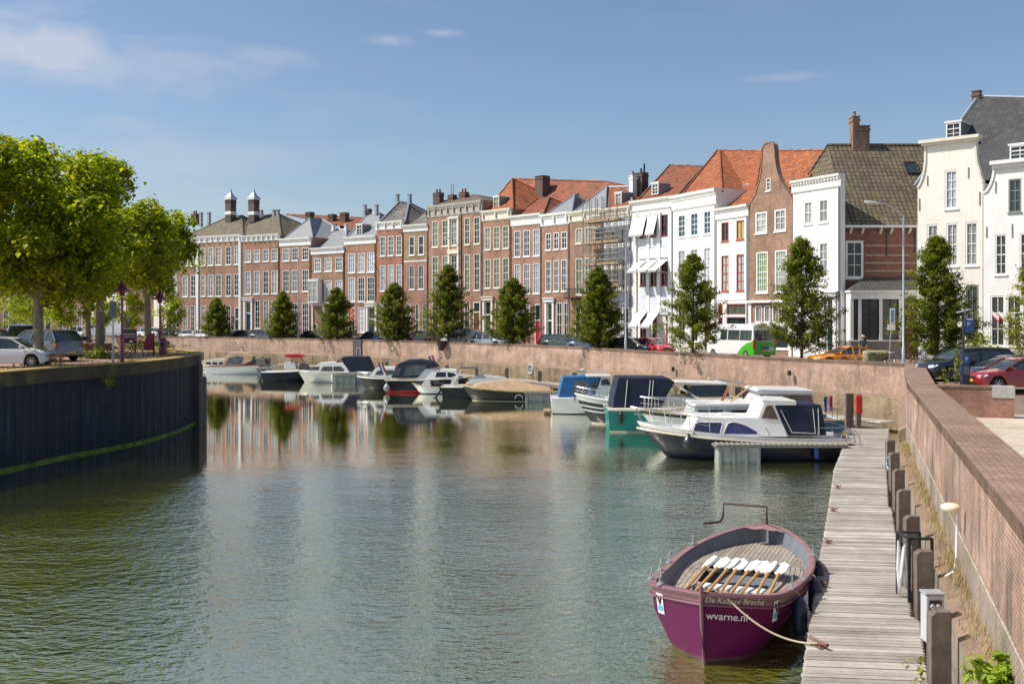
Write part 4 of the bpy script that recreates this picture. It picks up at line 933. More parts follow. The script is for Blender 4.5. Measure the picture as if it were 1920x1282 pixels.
# dock along the far wall
fd = [p for p in fl2 if -42 < p.x < 22]; fo = offs(fd, -.75); fi_ = offs(fd, -1.95)
d2 = thing('dock', 'narrow plank walkway along the foot of the far quay wall behind the boats', 'dock', (fo[0].x, fo[0].y, DZ))
oo = Vector((fo[0].x, fo[0].y, DZ)); b = MB(); A_ = resample(fo, .16); 
def along(P):
    L = [0]
    for a, c in zip(P, P[1:]): L.append(L[-1] + (c - a).length)
    return L
LA, LB = along(fo), along(fi_)
def pt(P, L, s):
    s = max(0, min(L[-1], s))
    for i in range(len(P) - 1):
        if s <= L[i + 1] + 1e-6: return P[i].lerp(P[i + 1], (s - L[i]) / max(1e-6, L[i + 1] - L[i]))
    return P[-1]
n_ = int(LA[-1] / .155)
for i in range(n_):
    a, c = pt(fo, LA, LA[-1] * i / n_), pt(fo, LA, LA[-1] * (i + .93) / n_); e, f = pt(fi_, LB, LB[-1] * i / n_), pt(fi_, LB, LB[-1] * (i + .93) / n_)
    vs = [Vector((q.x, q.y, DZ)) - oo for q in (e, f, c, a)]; dn = Vector((0, 0, -.05)); b.add([v + dn for v in vs] + vs, ((0, 3, 2, 1), (4, 5, 6, 7), (0, 1, 5, 4), (1, 2, 6, 5), (2, 3, 7, 6), (3, 0, 4, 7)))
b.build('planking', OAK, d2)
b = MB(); strip(b, offs(fd, -1.9), DZ - .3, offs(fd, -1.9), DZ - .055, 0); 
for f in range(len(b.v)): b.v[f] = tuple(Vector(b.v[f]) - Vector((oo.x, oo.y, 0)) - Vector((0, 0, DZ)))
b.build('fascia', POSTM, d2)
# ------------------------------------------------------------------ camera, sun, sky
cam = bpy.data.cameras.new('camera'); co = bpy.data.objects.new('camera', cam); COL.objects.link(co); bpy.context.scene.camera = co
co.location = (0, 0, EYE); co.rotation_euler = (PI / 2, 0, 0); cam.sensor_width = 36; cam.lens = 36 * FL / 1920; cam.shift_y = -(641 - HZ) / 1920; cam.clip_end = 5000; cam.clip_start = .2
EL = rad(50); sh = Vector((-1, -.03, 0)).normalized(); sv = sh * math.cos(EL) + Vector((0, 0, math.sin(EL)))
sl_ = bpy.data.lights.new('sun', 'SUN'); sl_.energy = 4.9; sl_.angle = rad(.5); sl_.color = (1, .94, .84); so = bpy.data.objects.new('sun', sl_); COL.objects.link(so); so.rotation_euler = sv.to_track_quat('Z', 'Y').to_euler(); so.location = (-60, 0, 80)
w = bpy.data.worlds.new('World'); bpy.context.scene.world = w; w.use_nodes = True; n = w.node_tree; bg = n.nodes['Background']
sky = N(n, 'ShaderNodeTexSky', sky_type='NISHITA'); sky.sun_disc = False; sky.sun_elevation = EL; sky.sun_rotation = math.atan2(sh.x, sh.y); sky.air_density = 1.0; sky.dust_density = 1.2; sky.ozone_density = 2.6; sky.altitude = 0
tc = N(n, 'ShaderNodeTexCoord'); gen = tc.outputs['Generated']
sp = N(n, 'ShaderNodeSeparateXYZ'); n.links.new(gen, sp.inputs[0])
# clouds: streaky cirrus high up, brighter towards the left of the picture
mp = mapping(n, gen, (2.2, 2.2, 9)); c1 = noise(n, mp, 1.7, 9, .58); c1.inputs['Distortion'].default_value = .3
r1 = ramp(n, [(.5, 0.0), (.74, 1.0)]); n.links.new(c1.outputs[0], r1.inputs[0])
mk = N(n, 'ShaderNodeMapRange'); mk.interpolation_type = 'SMOOTHSTEP'; n.links.new(sp.outputs['X'], mk.inputs['Value'])
for k, v in (('From Min', .05), ('From Max', -.45), ('To Min', .06), ('To Max', .5)): mk.inputs[k].default_value = v
f1 = N(n, 'ShaderNodeMath', operation='MULTIPLY'); n.links.new(r1.outputs[0], f1.inputs[0]); n.links.new(mk.outputs[0], f1.inputs[1])
# one cumulus bank at the upper left
def blob(dx, dz, sx, sz, amp):
    vx = N(n, 'ShaderNodeVectorMath', operation='SUBTRACT'); n.links.new(gen, vx.inputs[0]); vx.inputs[1].default_value = (dx, math.sqrt(1 - dx * dx - dz * dz), dz)
    sc = N(n, 'ShaderNodeVectorMath', operation='MULTIPLY'); n.links.new(vx.outputs[0], sc.inputs[0]); sc.inputs[1].default_value = (1 / sx, .3 / sx, 1 / sz)
    ln = N(n, 'ShaderNodeVectorMath', operation='LENGTH'); n.links.new(sc.outputs[0], ln.inputs[0])
    nn = noise(n, mapping(n, gen, (1, 1, 1.6)), 11, 8, .6); ad = N(n, 'ShaderNodeMath', operation='MULTIPLY_ADD'); n.links.new(nn.outputs[0], ad.inputs[0]); ad.inputs[1].default_value = 2.4; n.links.new(ln.outputs['Value'], ad.inputs[2])
    mr = N(n, 'ShaderNodeMapRange'); mr.interpolation_type = 'SMOOTHSTEP'; n.links.new(ad.outputs[0], mr.inputs['Value'])
    for k, v in (('From Min', 2.25), ('From Max', 1.3), ('To Min', 0), ('To Max', amp)): mr.inputs[k].default_value = v
    return mr.outputs[0]
def dirof(px, py): v = Vector(((px - 960) / FL, 1, (HZ - py) / FL)).normalized(); return v.x, v.z
facs = [f1.outputs[0]]
for px, py, sx, sz, a in ((55, 95, .085, .026, .75), (160, 130, .12, .03, .4), (720, 75, .04, .0085, .45), (830, 62, .03, .006, .35), (330, 115, .09, .015, .3), (500, 105, .06, .012, .25), (1460, 146, .05, .006, .22), (400, 285, .16, .016, .25), (250, 235, .05, .01, .2)):
    dx, dz = dirof(px, py); facs.append(blob(dx, dz, sx, sz, a))
acc = facs[0]
for f in facs[1:]:
    m_ = N(n, 'ShaderNodeMath', operation='MAXIMUM'); n.links.new(acc, m_.inputs[0]); n.links.new(f, m_.inputs[1]); acc = m_.outputs[0]
cc = mixc(n, acc, sky.outputs[0], (5.0, 5.2, 6.0)); n.links.new(cc, bg.inputs['Color']); bg.inputs['Strength'].default_value = .11
vs_ = bpy.context.scene.view_settings; vs_.view_transform = 'Standard'; vs_.look = 'None'; vs_.gamma = 1; vs_.use_curve_mapping = False; vs_.exposure = .2
bpy.context.scene.cycles.max_bounces = 6; bpy.context.scene.cycles.diffuse_bounces = 3; bpy.context.scene.cycles.glossy_bounces = 4; bpy.context.scene.cycles.transmission_bounces = 3
# ------------------------------------------------------------------ trees
LEAFA = leaf('broad_leaves', (.09, .15, .01), (.22, .29, .01), (.5, .5, .015), .5)
LEAFH = leaf('dense_hedge_leaves', (.08, .115, .01), (.14, .175, .012), (.23, .25, .02), .4)
LEAFY = leaf('yellow_green_leaves', (.16, .2, .02), (.24, .26, .025), (.32, .31, .03), .4)
BARK = M('pale_bark', (.26, .24, .18), .9, var=.4, scale=4, bmp=.5, streak=.4)
BARKD = M('dark_bark', (.1, .085, .06), .9, var=.3, scale=6, bmp=.4)
def leaf_mesh(rng, pts, size, per, spread, flat=.5, fold=True):
    b = MB(); v, f, mi = b.v, b.f, b.m
    for c in pts:
        for _ in range(per):
            p = (c[0] + rng.gauss(0, spread), c[1] + rng.gauss(0, spread), c[2] + rng.gauss(0, spread * .8))
            a = rng.uniform(0, 2 * PI); t = rng.gauss(.5, flat); s = size * rng.uniform(.6, 1.35); ca, sa = math.cos(a), math.sin(a); ct, st_ = math.cos(t), math.sin(t)
            ux, uy, uz = ca * ct * s, sa * ct * s, -st_ * s; wx, wy = -sa * s * .42, ca * s * .42; k = len(v)
            v += [(p[0], p[1], p[2]), (p[0] + ux * .5 + wx, p[1] + uy * .5 + wy, p[2] + uz * .3), (p[0] + ux, p[1] + uy, p[2] + uz), (p[0] + ux * .5 - wx, p[1] + uy * .5 - wy, p[2] + uz * .3)]
            f.append([k, k + 1, k + 2, k + 3]); mi.append(0)
    return b
def broad_tree(label, base, h, r, trunk, seed, n=900, per=30, size=.2, m=None, cz=.6, group=None, tr=.24, name='leafy_tree', rzf=.52):
    rng = random.Random(seed); root = thing(name, label, 'tree', base, 0, group)
    b = MB(); top = Vector((rng.uniform(-.2, .2), rng.uniform(-.2, .2), trunk)); b.tube(((0, 0, -.1), (0, 0, .25), top * .5, top, top + Vector((.1, 0, h * .25)), (0, 0, h * .75)), [tr * 1.45, tr * 1.1, tr, tr * .85, tr * .5, .04], 10)
    C = Vector((0, 0, trunk + (h - trunk) * .5)); R = Vector((r, r, (h - trunk) * rzf))
    lobes = []
    for i in range(42):
        a = rng.uniform(0, 2 * PI); e = math.asin(rng.uniform(-.95, 1)); d = Vector((math.cos(a) * math.cos(e), math.sin(a) * math.cos(e), math.sin(e))); q = rng.uniform(.5, .93)
        lobes.append((C + Vector((d.x * R.x, d.y * R.y, d.z * R.z)) * q, r * rng.uniform(.18, .34)))
        if i < 11: 
            e_ = C + Vector((d.x * R.x, d.y * R.y, d.z * R.z)) * .7; s_ = top + Vector((0, 0, rng.uniform(0, h * .2))); b.tube((s_, s_.lerp(e_, .5) + Vector((0, 0, .3)), e_), [tr * .4, tr * .25, .03], 6)
    b.build('trunk', BARK, root, True)
    pts = []
    for _ in range(n):
        lc, lr = rng.choice(lobes); d = Vector((rng.gauss(0, 1), rng.gauss(0, 1), rng.gauss(0, 1) + .25)).normalized(); p = lc + d * lr * rng.uniform(.75, 1.08)
        if p.z < trunk * .8: continue
        pts.append(p)
    lm = leaf_mesh(rng, pts, size, per, .2, .45); lm.build('crown', m or LEAFA, root)
    return root
def hornbeam(label, base, h, r, seed, dens=1.0, wild=0.0, m=None, group='young hornbeam trees along the far quay', size=.14):
    rng = random.Random(seed); root = thing('street_tree', label, 'tree', base, 0, group)
    b = MB(); b.tube(((0, 0, -.1), (0, 0, h * .3), (.03, 0, h * .6), (0, 0, h * .97)), [.11, .09, .06, .012], 7)
    pts = []; nb = int(150 * dens)
    for i in range(nb):
        t = rng.uniform(.13, 1); z = h * t; prof = math.sin(PI * min(1, (1 - t) * 1.02 + .03) ** .75) ** .6 if t > .1 else .7
        prof = (1 - t) ** .62 * 1.12 * (1 if t > .25 else .72 + t)
        R = r * max(.06, min(1.05, prof)) * rng.uniform(.55, 1.2 + wild * .35); a = rng.uniform(0, 2 * PI); tip = Vector((math.cos(a) * R, math.sin(a) * R, z + R * rng.uniform(.05, .4)))
        st_ = Vector((0, 0, z - R * .25)); b.tube((st_, tip), [.02, .006], 4, cap=False)
        for k in range(9): q = st_.lerp(tip, rng.uniform(.3, 1.02)); pts.append(q + Vector((rng.gauss(0, .05), rng.gauss(0, .05), rng.gauss(0, .05))))
    b.build('trunk', BARKD, root)
    leaf_mesh(rng, pts, size, 15, .11 + wild * .03, .4).build('crown', m or LEAFH, root)
    return root
def pen_pt(px, py, z=PENG): return gp(px, py, z)
broad_tree('large yellow green leafy tree nearest the parked white hatchback, tallest crown', pen_pt(72, 688), 10.5, 4.4, 2.9, 11, 1750, 24, .23, group='leafy trees on the point')
broad_tree('leafy tree behind the maroon lamp post, crown merging with the tallest tree', pen_pt(187, 668), 11.2, 4.3, 3.4, 12, 1500, 24, .24, group='leafy trees on the point')
broad_tree('leafy tree nearest the brick mansion with crown reaching over the canal end', at(278, 74, PENG), 10.6, 3.9, 4.0, 13, 1250, 24, .25, group='leafy trees on the point')
broad_tree('leafy tree with thin trunk just left behind the lamp post tree', at(165, 78, PENG), 10.5, 4.0, 4.4, 14, 1000, 22, .26, group='leafy trees on the point')
broad_tree('leafy tree at the left picture edge behind the silver people carrier', at(-45, 62, PENG), 12.0, 4.6, 4.0, 15, 1000, 20, .3, group='leafy trees on the point')
for i, (px, Y, hh, rr, lab) in enumerate(((25, 120, 6.5, 3.4, 'dark bushy tree low behind the silver people carrier'), (118, 133, 6.2, 2.2, 'small yellow green tree behind the thick trunk of the tallest tree'), (238, 134, 6.6, 2.0, 'small bright green tree seen beside the maroon lamp post'), (318, 138, 6.4, 2.0, 'small bright tree in front of the low cream house'), (60, 140, 7, 3, 'round green tree in front of the far pale brick house'), (196, 136, 6, 1.8, 'small green tree in front of the shaded cream house'))):
    broad_tree(lab, at(px, Y, 0), hh, rr, 1.6, 30 + i, 230, 16, .26, LEAFA, group='small trees on the far street', tr=.1, name='small_tree')
# street trees: (px, py_top, Y)
def wallY(px): return interp([(p.x / p.y * FL + 960, p.y) for p in fl2 if p.x / p.y * FL + 960 > 0], px)
for i, (px, ty, wd, dens, lab) in enumerate(((406, 560, 50, 1, 'small dark street tree, leftmost in the row, in front of the long mansion'), (531, 549, 52, 1, 'dark bushy street tree in front of the grey hip roofed house'), (631, 541, 62, 1.1, 'dark bushy street tree in front of the house with the orange blind'), (740, 533, 70, 1.1, 'dark bushy street tree in front of the bright red and yellow brick houses'), (841, 499, 78, 1.25, 'tall dark bushy street tree above the hanging wall basket'), (962, 524, 76, 1.25, 'round topped dark street tree left of the bright red door'), (1122, 505, 84, 1.35, 'broad dark street tree at the foot of the scaffolding'), (1299, 480, 88, .7, 'open branched street tree in front of the white awning house'), (1503, 448, 92, .9, 'tall irregular street tree between the green van and the orange car'), (1757, 448, 100, .95, 'tall dark street tree in front of the cream gabled house'))):
    Y = (66.0 if px == 1503 else wallY(px) + (1.1 if px == 1299 else 2.2)) if px < 1700 else 60.0; sc = Y / FL
    hornbeam(lab, at(px, Y, 0), (HZ - ty) * sc + EYE, wd * sc * .74, 50 + i, dens * 1.7, .5 if px > 1250 else 0)
hornbeam('sparse yellowing young tree cut off by the right picture edge', at(1935, 56, -.1), (HZ - 470) * 56 / FL + EYE, 1.7, 66, .45, .6, LEAFY)
# ------------------------------------------------------------------ cars
TYRE = M('tyre_rubber', (.02, .02, .02), .8); ALLOY = M('alloy_rim', (.45, .46, .48), .3, metal=.8); CGLASS = pane('car_glass', (.02, .028, .03), (.05, .065, .07)); LAMPW = M('headlight_glass', (.6, .62, .65), .1, coat=1); LAMPR = M('tail_light_red', (.45, .015, .02), .15, coat=1); PLATE = M('yellow_plate', (.75, .45, .03), .4); TRIM = M('black_trim', (.02, .02, .022), .5)
def paint(name, c, metal=.0): return M('car_paint_' + name, c, .28, metal=metal, var=.03, coat=1.0)
CP = {k: paint(k, v, mt) for k, v, mt in (('white', (.75, .76, .77), 0), ('black', (.012, .013, .016), 0), ('grey', (.12, .13, .145), .5), ('silver', (.42, .45, .48), .5), ('navy', (.012, .02, .075), .2), ('red', (.3, .015, .02), .1), ('burgundy', (.2, .012, .025), .3), ('orange', (.8, .26, .008), 0), ('blue', (.1, .15, .22), .4), ('green', (.05, .09, .08), .3), ('scarlet', (.45, .015, .03), 0))}
KIND = {'hatch': dict(L=4.0, W=1.72, H=1.48, hood=.92, belt=.95, ws=(.22, .42), roof=(.48, .82), rw=(.86, .99), tail=.95),
        'sedan': dict(L=4.5, W=1.76, H=1.42, hood=.9, belt=.92, ws=(.25, .42), roof=(.46, .74), rw=(.76, .9), tail=.93),
        'suv': dict(L=4.7, W=1.88, H=1.64, hood=1.04, belt=1.08, ws=(.22, .38), roof=(.42, .85), rw=(.88, .98), tail=1.1),
        'estate': dict(L=4.7, W=1.78, H=1.5, hood=.92, belt=.95, ws=(.23, .39), roof=(.43, .88), rw=(.9, .985), tail=1.0),
        'mpv': dict(L=4.4, W=1.8, H=1.82, hood=1.08, belt=1.1, ws=(.15, .3), roof=(.34, .92), rw=(.95, .99), tail=1.12),
        'coupe': dict(L=4.6, W=1.86, H=1.32, hood=.86, belt=.88, ws=(.26, .44), roof=(.47, .62), rw=(.66, .97), tail=.95)}
def car_body(b, k):
    L, W, H = k['L'], k['W'], k['H']; n = 40; wr = .33; ax = (.18 * L, .8 * L)
    rings = []
    for i in range(n + 1):
        t = i / n; x = L * t; hood = k['hood']; 
        if t < .04: top = lerp(.62, hood * .84, (t / .04) ** .6)
        elif t < k['ws'][0]: top = lerp(hood * .84, hood, ((t - .04) / (k['ws'][0] - .04)) ** .7)
        elif t < k['rw'][1] - .02: top = lerp(k['belt'], k['belt'] + .03, t)
        else: top = lerp(k['tail'] - .02, .55, max(0, (t - k['rw'][1] + .02) / (1.02 - k['rw'][1])) ** 3)
        e = min(t, 1 - t); wf = W / 2 * (1 - .17 * max(0, 1 - e / .1) ** 2); zb = .2 + .12 * max(0, 1 - e / .05)
        for c in ax:
            d = abs(x - c)
            if d < wr + .05: zb = max(zb, wr + math.sqrt(max(0, (wr + .05) ** 2 - d * d)) * .96)
        zb = min(zb, top - .12); pr = [(wf * .9, zb), (wf * .99, zb + .02), (wf, lerp(zb, top, .35)), (wf * .985, lerp(zb, top, .7)), (wf * .93, lerp(zb, top, .93)), (wf * .82, top + .015), (0, top + .05)]
        ring = [(-x, -y, z) for y, z in pr] + [(-x, y, z) for y, z in pr[-2::-1]]; rings.append(ring)
    o = len(b.v); m_ = len(rings[0])
    for r in rings: b.v += r
    for i in range(n):
        for j in range(m_ - 1): b.f.append([o + i * m_ + j, o + (i + 1) * m_ + j, o + (i + 1) * m_ + j + 1, o + i * m_ + j + 1]); b.m.append(0)
    b.f.append([o + j for j in range(m_)]); b.m.append(0); b.f.append([o + n * m_ + j for j in range(m_)][::-1]); b.m.append(0)
def cabin(b, k, d, full):
    """greenhouse; full = glass volume, else roof skin and pillars in body colour"""
    L, W, H, z0 = k['L'], k['W'], k['H'], k['belt'] - .02; w0 = W / 2 * .9 + d; w1 = W / 2 * .7 + d
    xs = [k['ws'][0], k['ws'][1], lerp(*k['roof'], .0), lerp(*k['roof'], .33), lerp(*k['roof'], .45), lerp(*k['roof'], .97), k['rw'][0], k['rw'][1]]
    xs = [k['ws'][0], k['ws'][1], k['roof'][0], lerp(*k['roof'], .28), lerp(*k['roof'], .4), k['roof'][1], k['rw'][0], k['rw'][1]]
    zt = [z0 + .02, H - .09, H - .03, H, H, H - .03, H - .08, z0 + .04]
    P = []
    for t, z in zip(xs, zt):
        f = (z - z0) / (H - z0); z += d; w = lerp(w0, w1, f); x = -L * t + (d if t < .5 else -d)
        P.append([(x, -w, z - .0), (x, -w * .86, z + .035 * f), (x, w * .86, z + .035 * f), (x, w, z)])
    B = [((-L * t + (d if t < .5 else -d)), -w0, z0) for t in xs]; C = [(p[0], w0, z0) for p in B]
    rows = []
    for i in range(len(xs)): rows.append([B[i]] + P[i] + [C[i]])
    o = len(b.v)
    for r in rows: b.v += r
    for i in range(len(xs) - 1):
        for j in range(5):
            side = j in (0, 4)
            if full or (not side and 1 <= i <= 5) : b.f.append([o + i * 6 + j, o + (i + 1) * 6 + j, o + (i + 1) * 6 + j + 1, o + i * 6 + j + 1]); b.m.append(0)
    if not full:      # pillars and roof rails
        for s in (0, 5):
            q = 1 if s == 0 else 4
            pil = [(rows[0][s], rows[1][q]), (rows[3][s], rows[3][q]), (rows[7][s], rows[6][q])]
            for a, c in pil: b.bar(a, c, .07, .035, up=Vector((0, 1, 0)))
            for i in range(1, 6): b.bar(rows[i][q], rows[i + 1][q], .05, .07)
            mid = lerp(*k['roof'], .86); xa = -L * mid; b.bar((xa, rows[0][s][1], z0), (xa - .05, P[5][0 if s == 0 else 3][1], H - .07), .08, .035, up=Vector((0, 1, 0)))
def make_car(kind, col, name='parked_car'):
    k = KIND[kind]; L, W, H = k['L'], k['W'], k['H']; root = thing(name, 'x', 'car')
    b = MB(); car_body(b, k); b.v = [(x + L / 2, y, z) for x, y, z in b.v]; b.build('body', CP[col], root, 35)
    g = MB(); cabin(g, k, 0, True); g.v = [(x + L / 2, y, z) for x, y, z in g.v]; g.build('windows', CGLASS, root, 25)
    r = MB(); cabin(r, k, .012, False); r.v = [(x + L / 2, y, z) for x, y, z in r.v]; r.build('roof', CP[col], root, 30)
    for cx in (.18, .8):
        for s in (-1, 1):
            T = Matrix.Rotation(PI / 2, 4, 'X'); c = (L / 2 - cx * L, s * (W / 2 - .1), .325); t = MB(); t.lathe([(.2, -.1), (.31, -.1), (.325, -.07), (.325, .07), (.31, .1), (.2, .1)], c, 20, T=T); w_ = t.build('wheel', TYRE, root, True)
            q = MB(); q.lathe([(0, -.085 * s * -1), (.05, .085 * s), (.06, .06 * s)], c, 12, T=Matrix.Rotation(PI / 2 * -1, 4, 'X')); 
            for j in range(7):
                a = 2 * PI * j / 7; q.bar((c[0], c[1] + s * .075, c[2]), (c[0] + .2 * math.cos(a), c[1] + s * .085, c[2] + .2 * math.sin(a)), .05, .03, up=Vector((0, 1, 0)))
            q.lathe([(.195, -.09), (.215, -.102), (.225, -.09)] if s < 0 else [(.195, .09), (.215, .102), (.225, .09)], c, 20, T=Matrix.Rotation(-PI / 2, 4, 'X')); q.lathe([(0, 0), (.2, 0)], (c[0], c[1] + s * .02, c[2]), 16, T=T, mi=1)
            q.build('rim', [ALLOY, TRIM], w_)
    for s in (-1, 1):
        b = MB(); zh = k['hood'] * .72; x1 = L / 2; b.add([(x1 - .03, s * W * .28, zh - .08), (x1 - .09, s * W * .40, zh - .06), (x1 - .36, s * W * .478, zh + .05), (x1 - .34, s * W * .45, zh + .115), (x1 - .12, s * W * .35, zh + .08), (x1 - .05, s * W * .28, zh + .05)], [(0, 1, 2, 3, 4, 5)])
        b.v = [(x + .035, y + s * .03, z) for x, y, z in b.v] + [(x - .12, y * .9, z) for x, y, z in b.v]; b.f = [(0, 1, 2, 3, 4, 5)] + [(i, (i + 1) % 6, (i + 1) % 6 + 6, i + 6) for i in range(6)]; b.m = [0] * 7; b.build('headlight', LAMPW, root)
        b = MB(); zt = k['tail'] * .82; hh = .13 if kind not in ('mpv', 'estate') else .3; b.box(-L / 2 - .005, -L / 2 + .22, min(s * W * .36, s * W * .475), max(s * W * .36, s * W * .475), zt - hh, zt + .02); b.build('tail_light', LAMPR, root, bevel=.02)
        b = MB(); xm = L / 2 - (k['ws'][0] + .07) * L; b.box(xm - .1, xm + .04, min(s * W * .47, s * W * .58), max(s * W * .47, s * W * .58), k['belt'] + .02, k['belt'] + .16); b.build('wing_mirror', CP[col], root, bevel=.03)
        b = MB()
        for xd in (lerp(*k['roof'], .34),): b.box(L / 2 - xd * L - .25, L / 2 - xd * L - .08, min(s * W * .488, s * W * .505), max(s * W * .488, s * W * .505), k['belt'] - .12, k['belt'] - .08)
        b.build('door_handle', TRIM, root)
    for x0, nm in ((L / 2 + .005, 'p'), (-L / 2 - .03, 'q')):
        b = MB(); b.box(x0, x0 + .02, -.26, .26, .42, .53); b.build('number_plate', PLATE, root)
    b = MB(); b.box(L / 2 - .06, L / 2 + .012, -W * .3, W * .3, .28, .4); b.box(L / 2 - .05, L / 2 + .006, -W * .22, W * .22, .56, .66); b.build('grille', TRIM, root)
    return root
PROTO = {}
def car(kind, col, px, Y, deg, label, z=0.0, group='cars parked along the far quay', name='parked_car', P=None):
    if kind not in PROTO:
        PROTO[kind] = (make_car(kind, col, name), col); o = PROTO[kind][0]
    else:
        o = copy_tree(PROTO[kind][0]); swap_mat(o, CP[PROTO[kind][1]], CP[col])
    o.location = P or at(px, Y, z); o.rotation_euler = (0, 0, rad(deg)); o['label'] = label; o['category'] = 'car'
    if group: o['group'] = group
    return o
# big ones first
car('suv', 'black', 1812, 49.8, 187, 'black family car with multi-spoke wheels behind the parking meter', -.06, 'cars parked on the right quayside')
car('coupe', 'navy', 1886, 47.6, 190, 'dark blue car wedged between the black and the red parked cars', -.06, 'cars parked on the right quayside')
car('sedan', 'red', 1908, 44.4, 186, 'dark red saloon parked nearest the brick stub wall', -.14, 'cars parked on the right quayside')
car('hatch', 'white', 20, 46.5, 6, 'white hatchback nose towards the thick tree trunk at the left edge', PENG, 'cars parked on the point').scale = (.93, .93, .93)
car('suv', 'grey', 80, 53.5, 150, 'grey hatchback with red tail lights parked tail outwards behind the first tree trunk', PENG, 'cars parked on the point')
car('mpv', 'blue', 40, 64.0, 118, 'tall blue grey van-like car seen from behind above the white hatchback', PENG, 'cars parked on the point')
car('estate', 'burgundy', -12, 67, 100, 'dark red estate car cut by the left picture edge', PENG, 'cars parked on the point')
o = car('coupe', 'orange', 1588, 60.6, 184, 'bright orange low sloping coupe behind the quay wall'); o.location.z = .0
for kd, cl, px, dY, dg, lab in (
    ('hatch', 'white', 105, 6, -20, 'white hatchback on the far street between the first two tree trunks'), ('sedan', 'silver', 128, 7, -20, 'silver car on the far street behind the bicycles on the point'), ('mpv', 'white', 152, 6, -25, 'white tall car beside the thin trunk on the far street'),
    ('hatch', 'silver', 232, 4, -30, 'silver hatchback right of the white box van on the far street'), ('sedan', 'burgundy', 258, 8, -25, 'dark red car in front of the blank brick side wall'), ('suv', 'white', 283, 6, -35, 'white off-roader behind the third tree trunk'), ('estate', 'black', 322, 5, -20, 'black estate car under the far maroon lamp'),
    ('hatch', 'white', 349, 3, -60, 'white hatchback just left of the leftmost dark street tree'), ('hatch', 'white', 381, 4, -50, 'second white hatchback half behind the leftmost dark street tree'), ('sedan', 'silver', 436, 4, -40, 'silver blue saloon just right of the leftmost street tree'), ('sedan', 'black', 463, 3.5, -30, 'low black saloon in front of the blue front door'),
    ('sedan', 'grey', 498, 3, -20, 'dark grey saloon left of the second street tree'), ('hatch', 'grey', 548, 4, -45, 'dark hatchback peeping out right of the second street tree'), ('sedan', 'black', 592, 4.5, -35, 'black saloon under the arched doorway'), ('hatch', 'silver', 655, 3.4, -50, 'pale silver hatchback directly above the wall recess'),
    ('sedan', 'navy', 707, 4.5, -35, 'navy car parked left of the fourth street tree'), ('hatch', 'blue', 765, 3, -40, 'blue grey hatchback beside the fourth street tree'), ('hatch', 'grey', 790, 5, -60, 'dark grey hatchback left of the black off-roader'), ('suv', 'black', 806, 4, 62, 'black off-roader showing its back near the tall fifth tree'),
    ('estate', 'blue', 903, 7, -30, 'long blue grey estate car behind the small white van'), ('sedan', 'silver', 915, 3.5, -30, 'silver car right of the small white van'), ('mpv', 'grey', 945, 6, -60, 'dark tall car behind the round topped tree'), ('estate', 'green', 1056, 4.5, -38, 'dark green estate car right of the bright red door'), ('hatch', 'blue', 1100, 5, -38, 'blue hatchback half hidden by the broad dark tree'),
    ('sedan', 'black', 1182, 4, -40, 'black car parked below the lower awnings'), ('hatch', 'scarlet', 1228, 6, -65, 'small bright red hatchback in front of the red door of the awning house')):
    if px < 330: P = at(px, 136 + dY * 1.2, 0)
    else: P = at(px, wallY(px) + dY + 2.0, 0)
    car(kd, cl, px, 0, dg, lab, P=P)
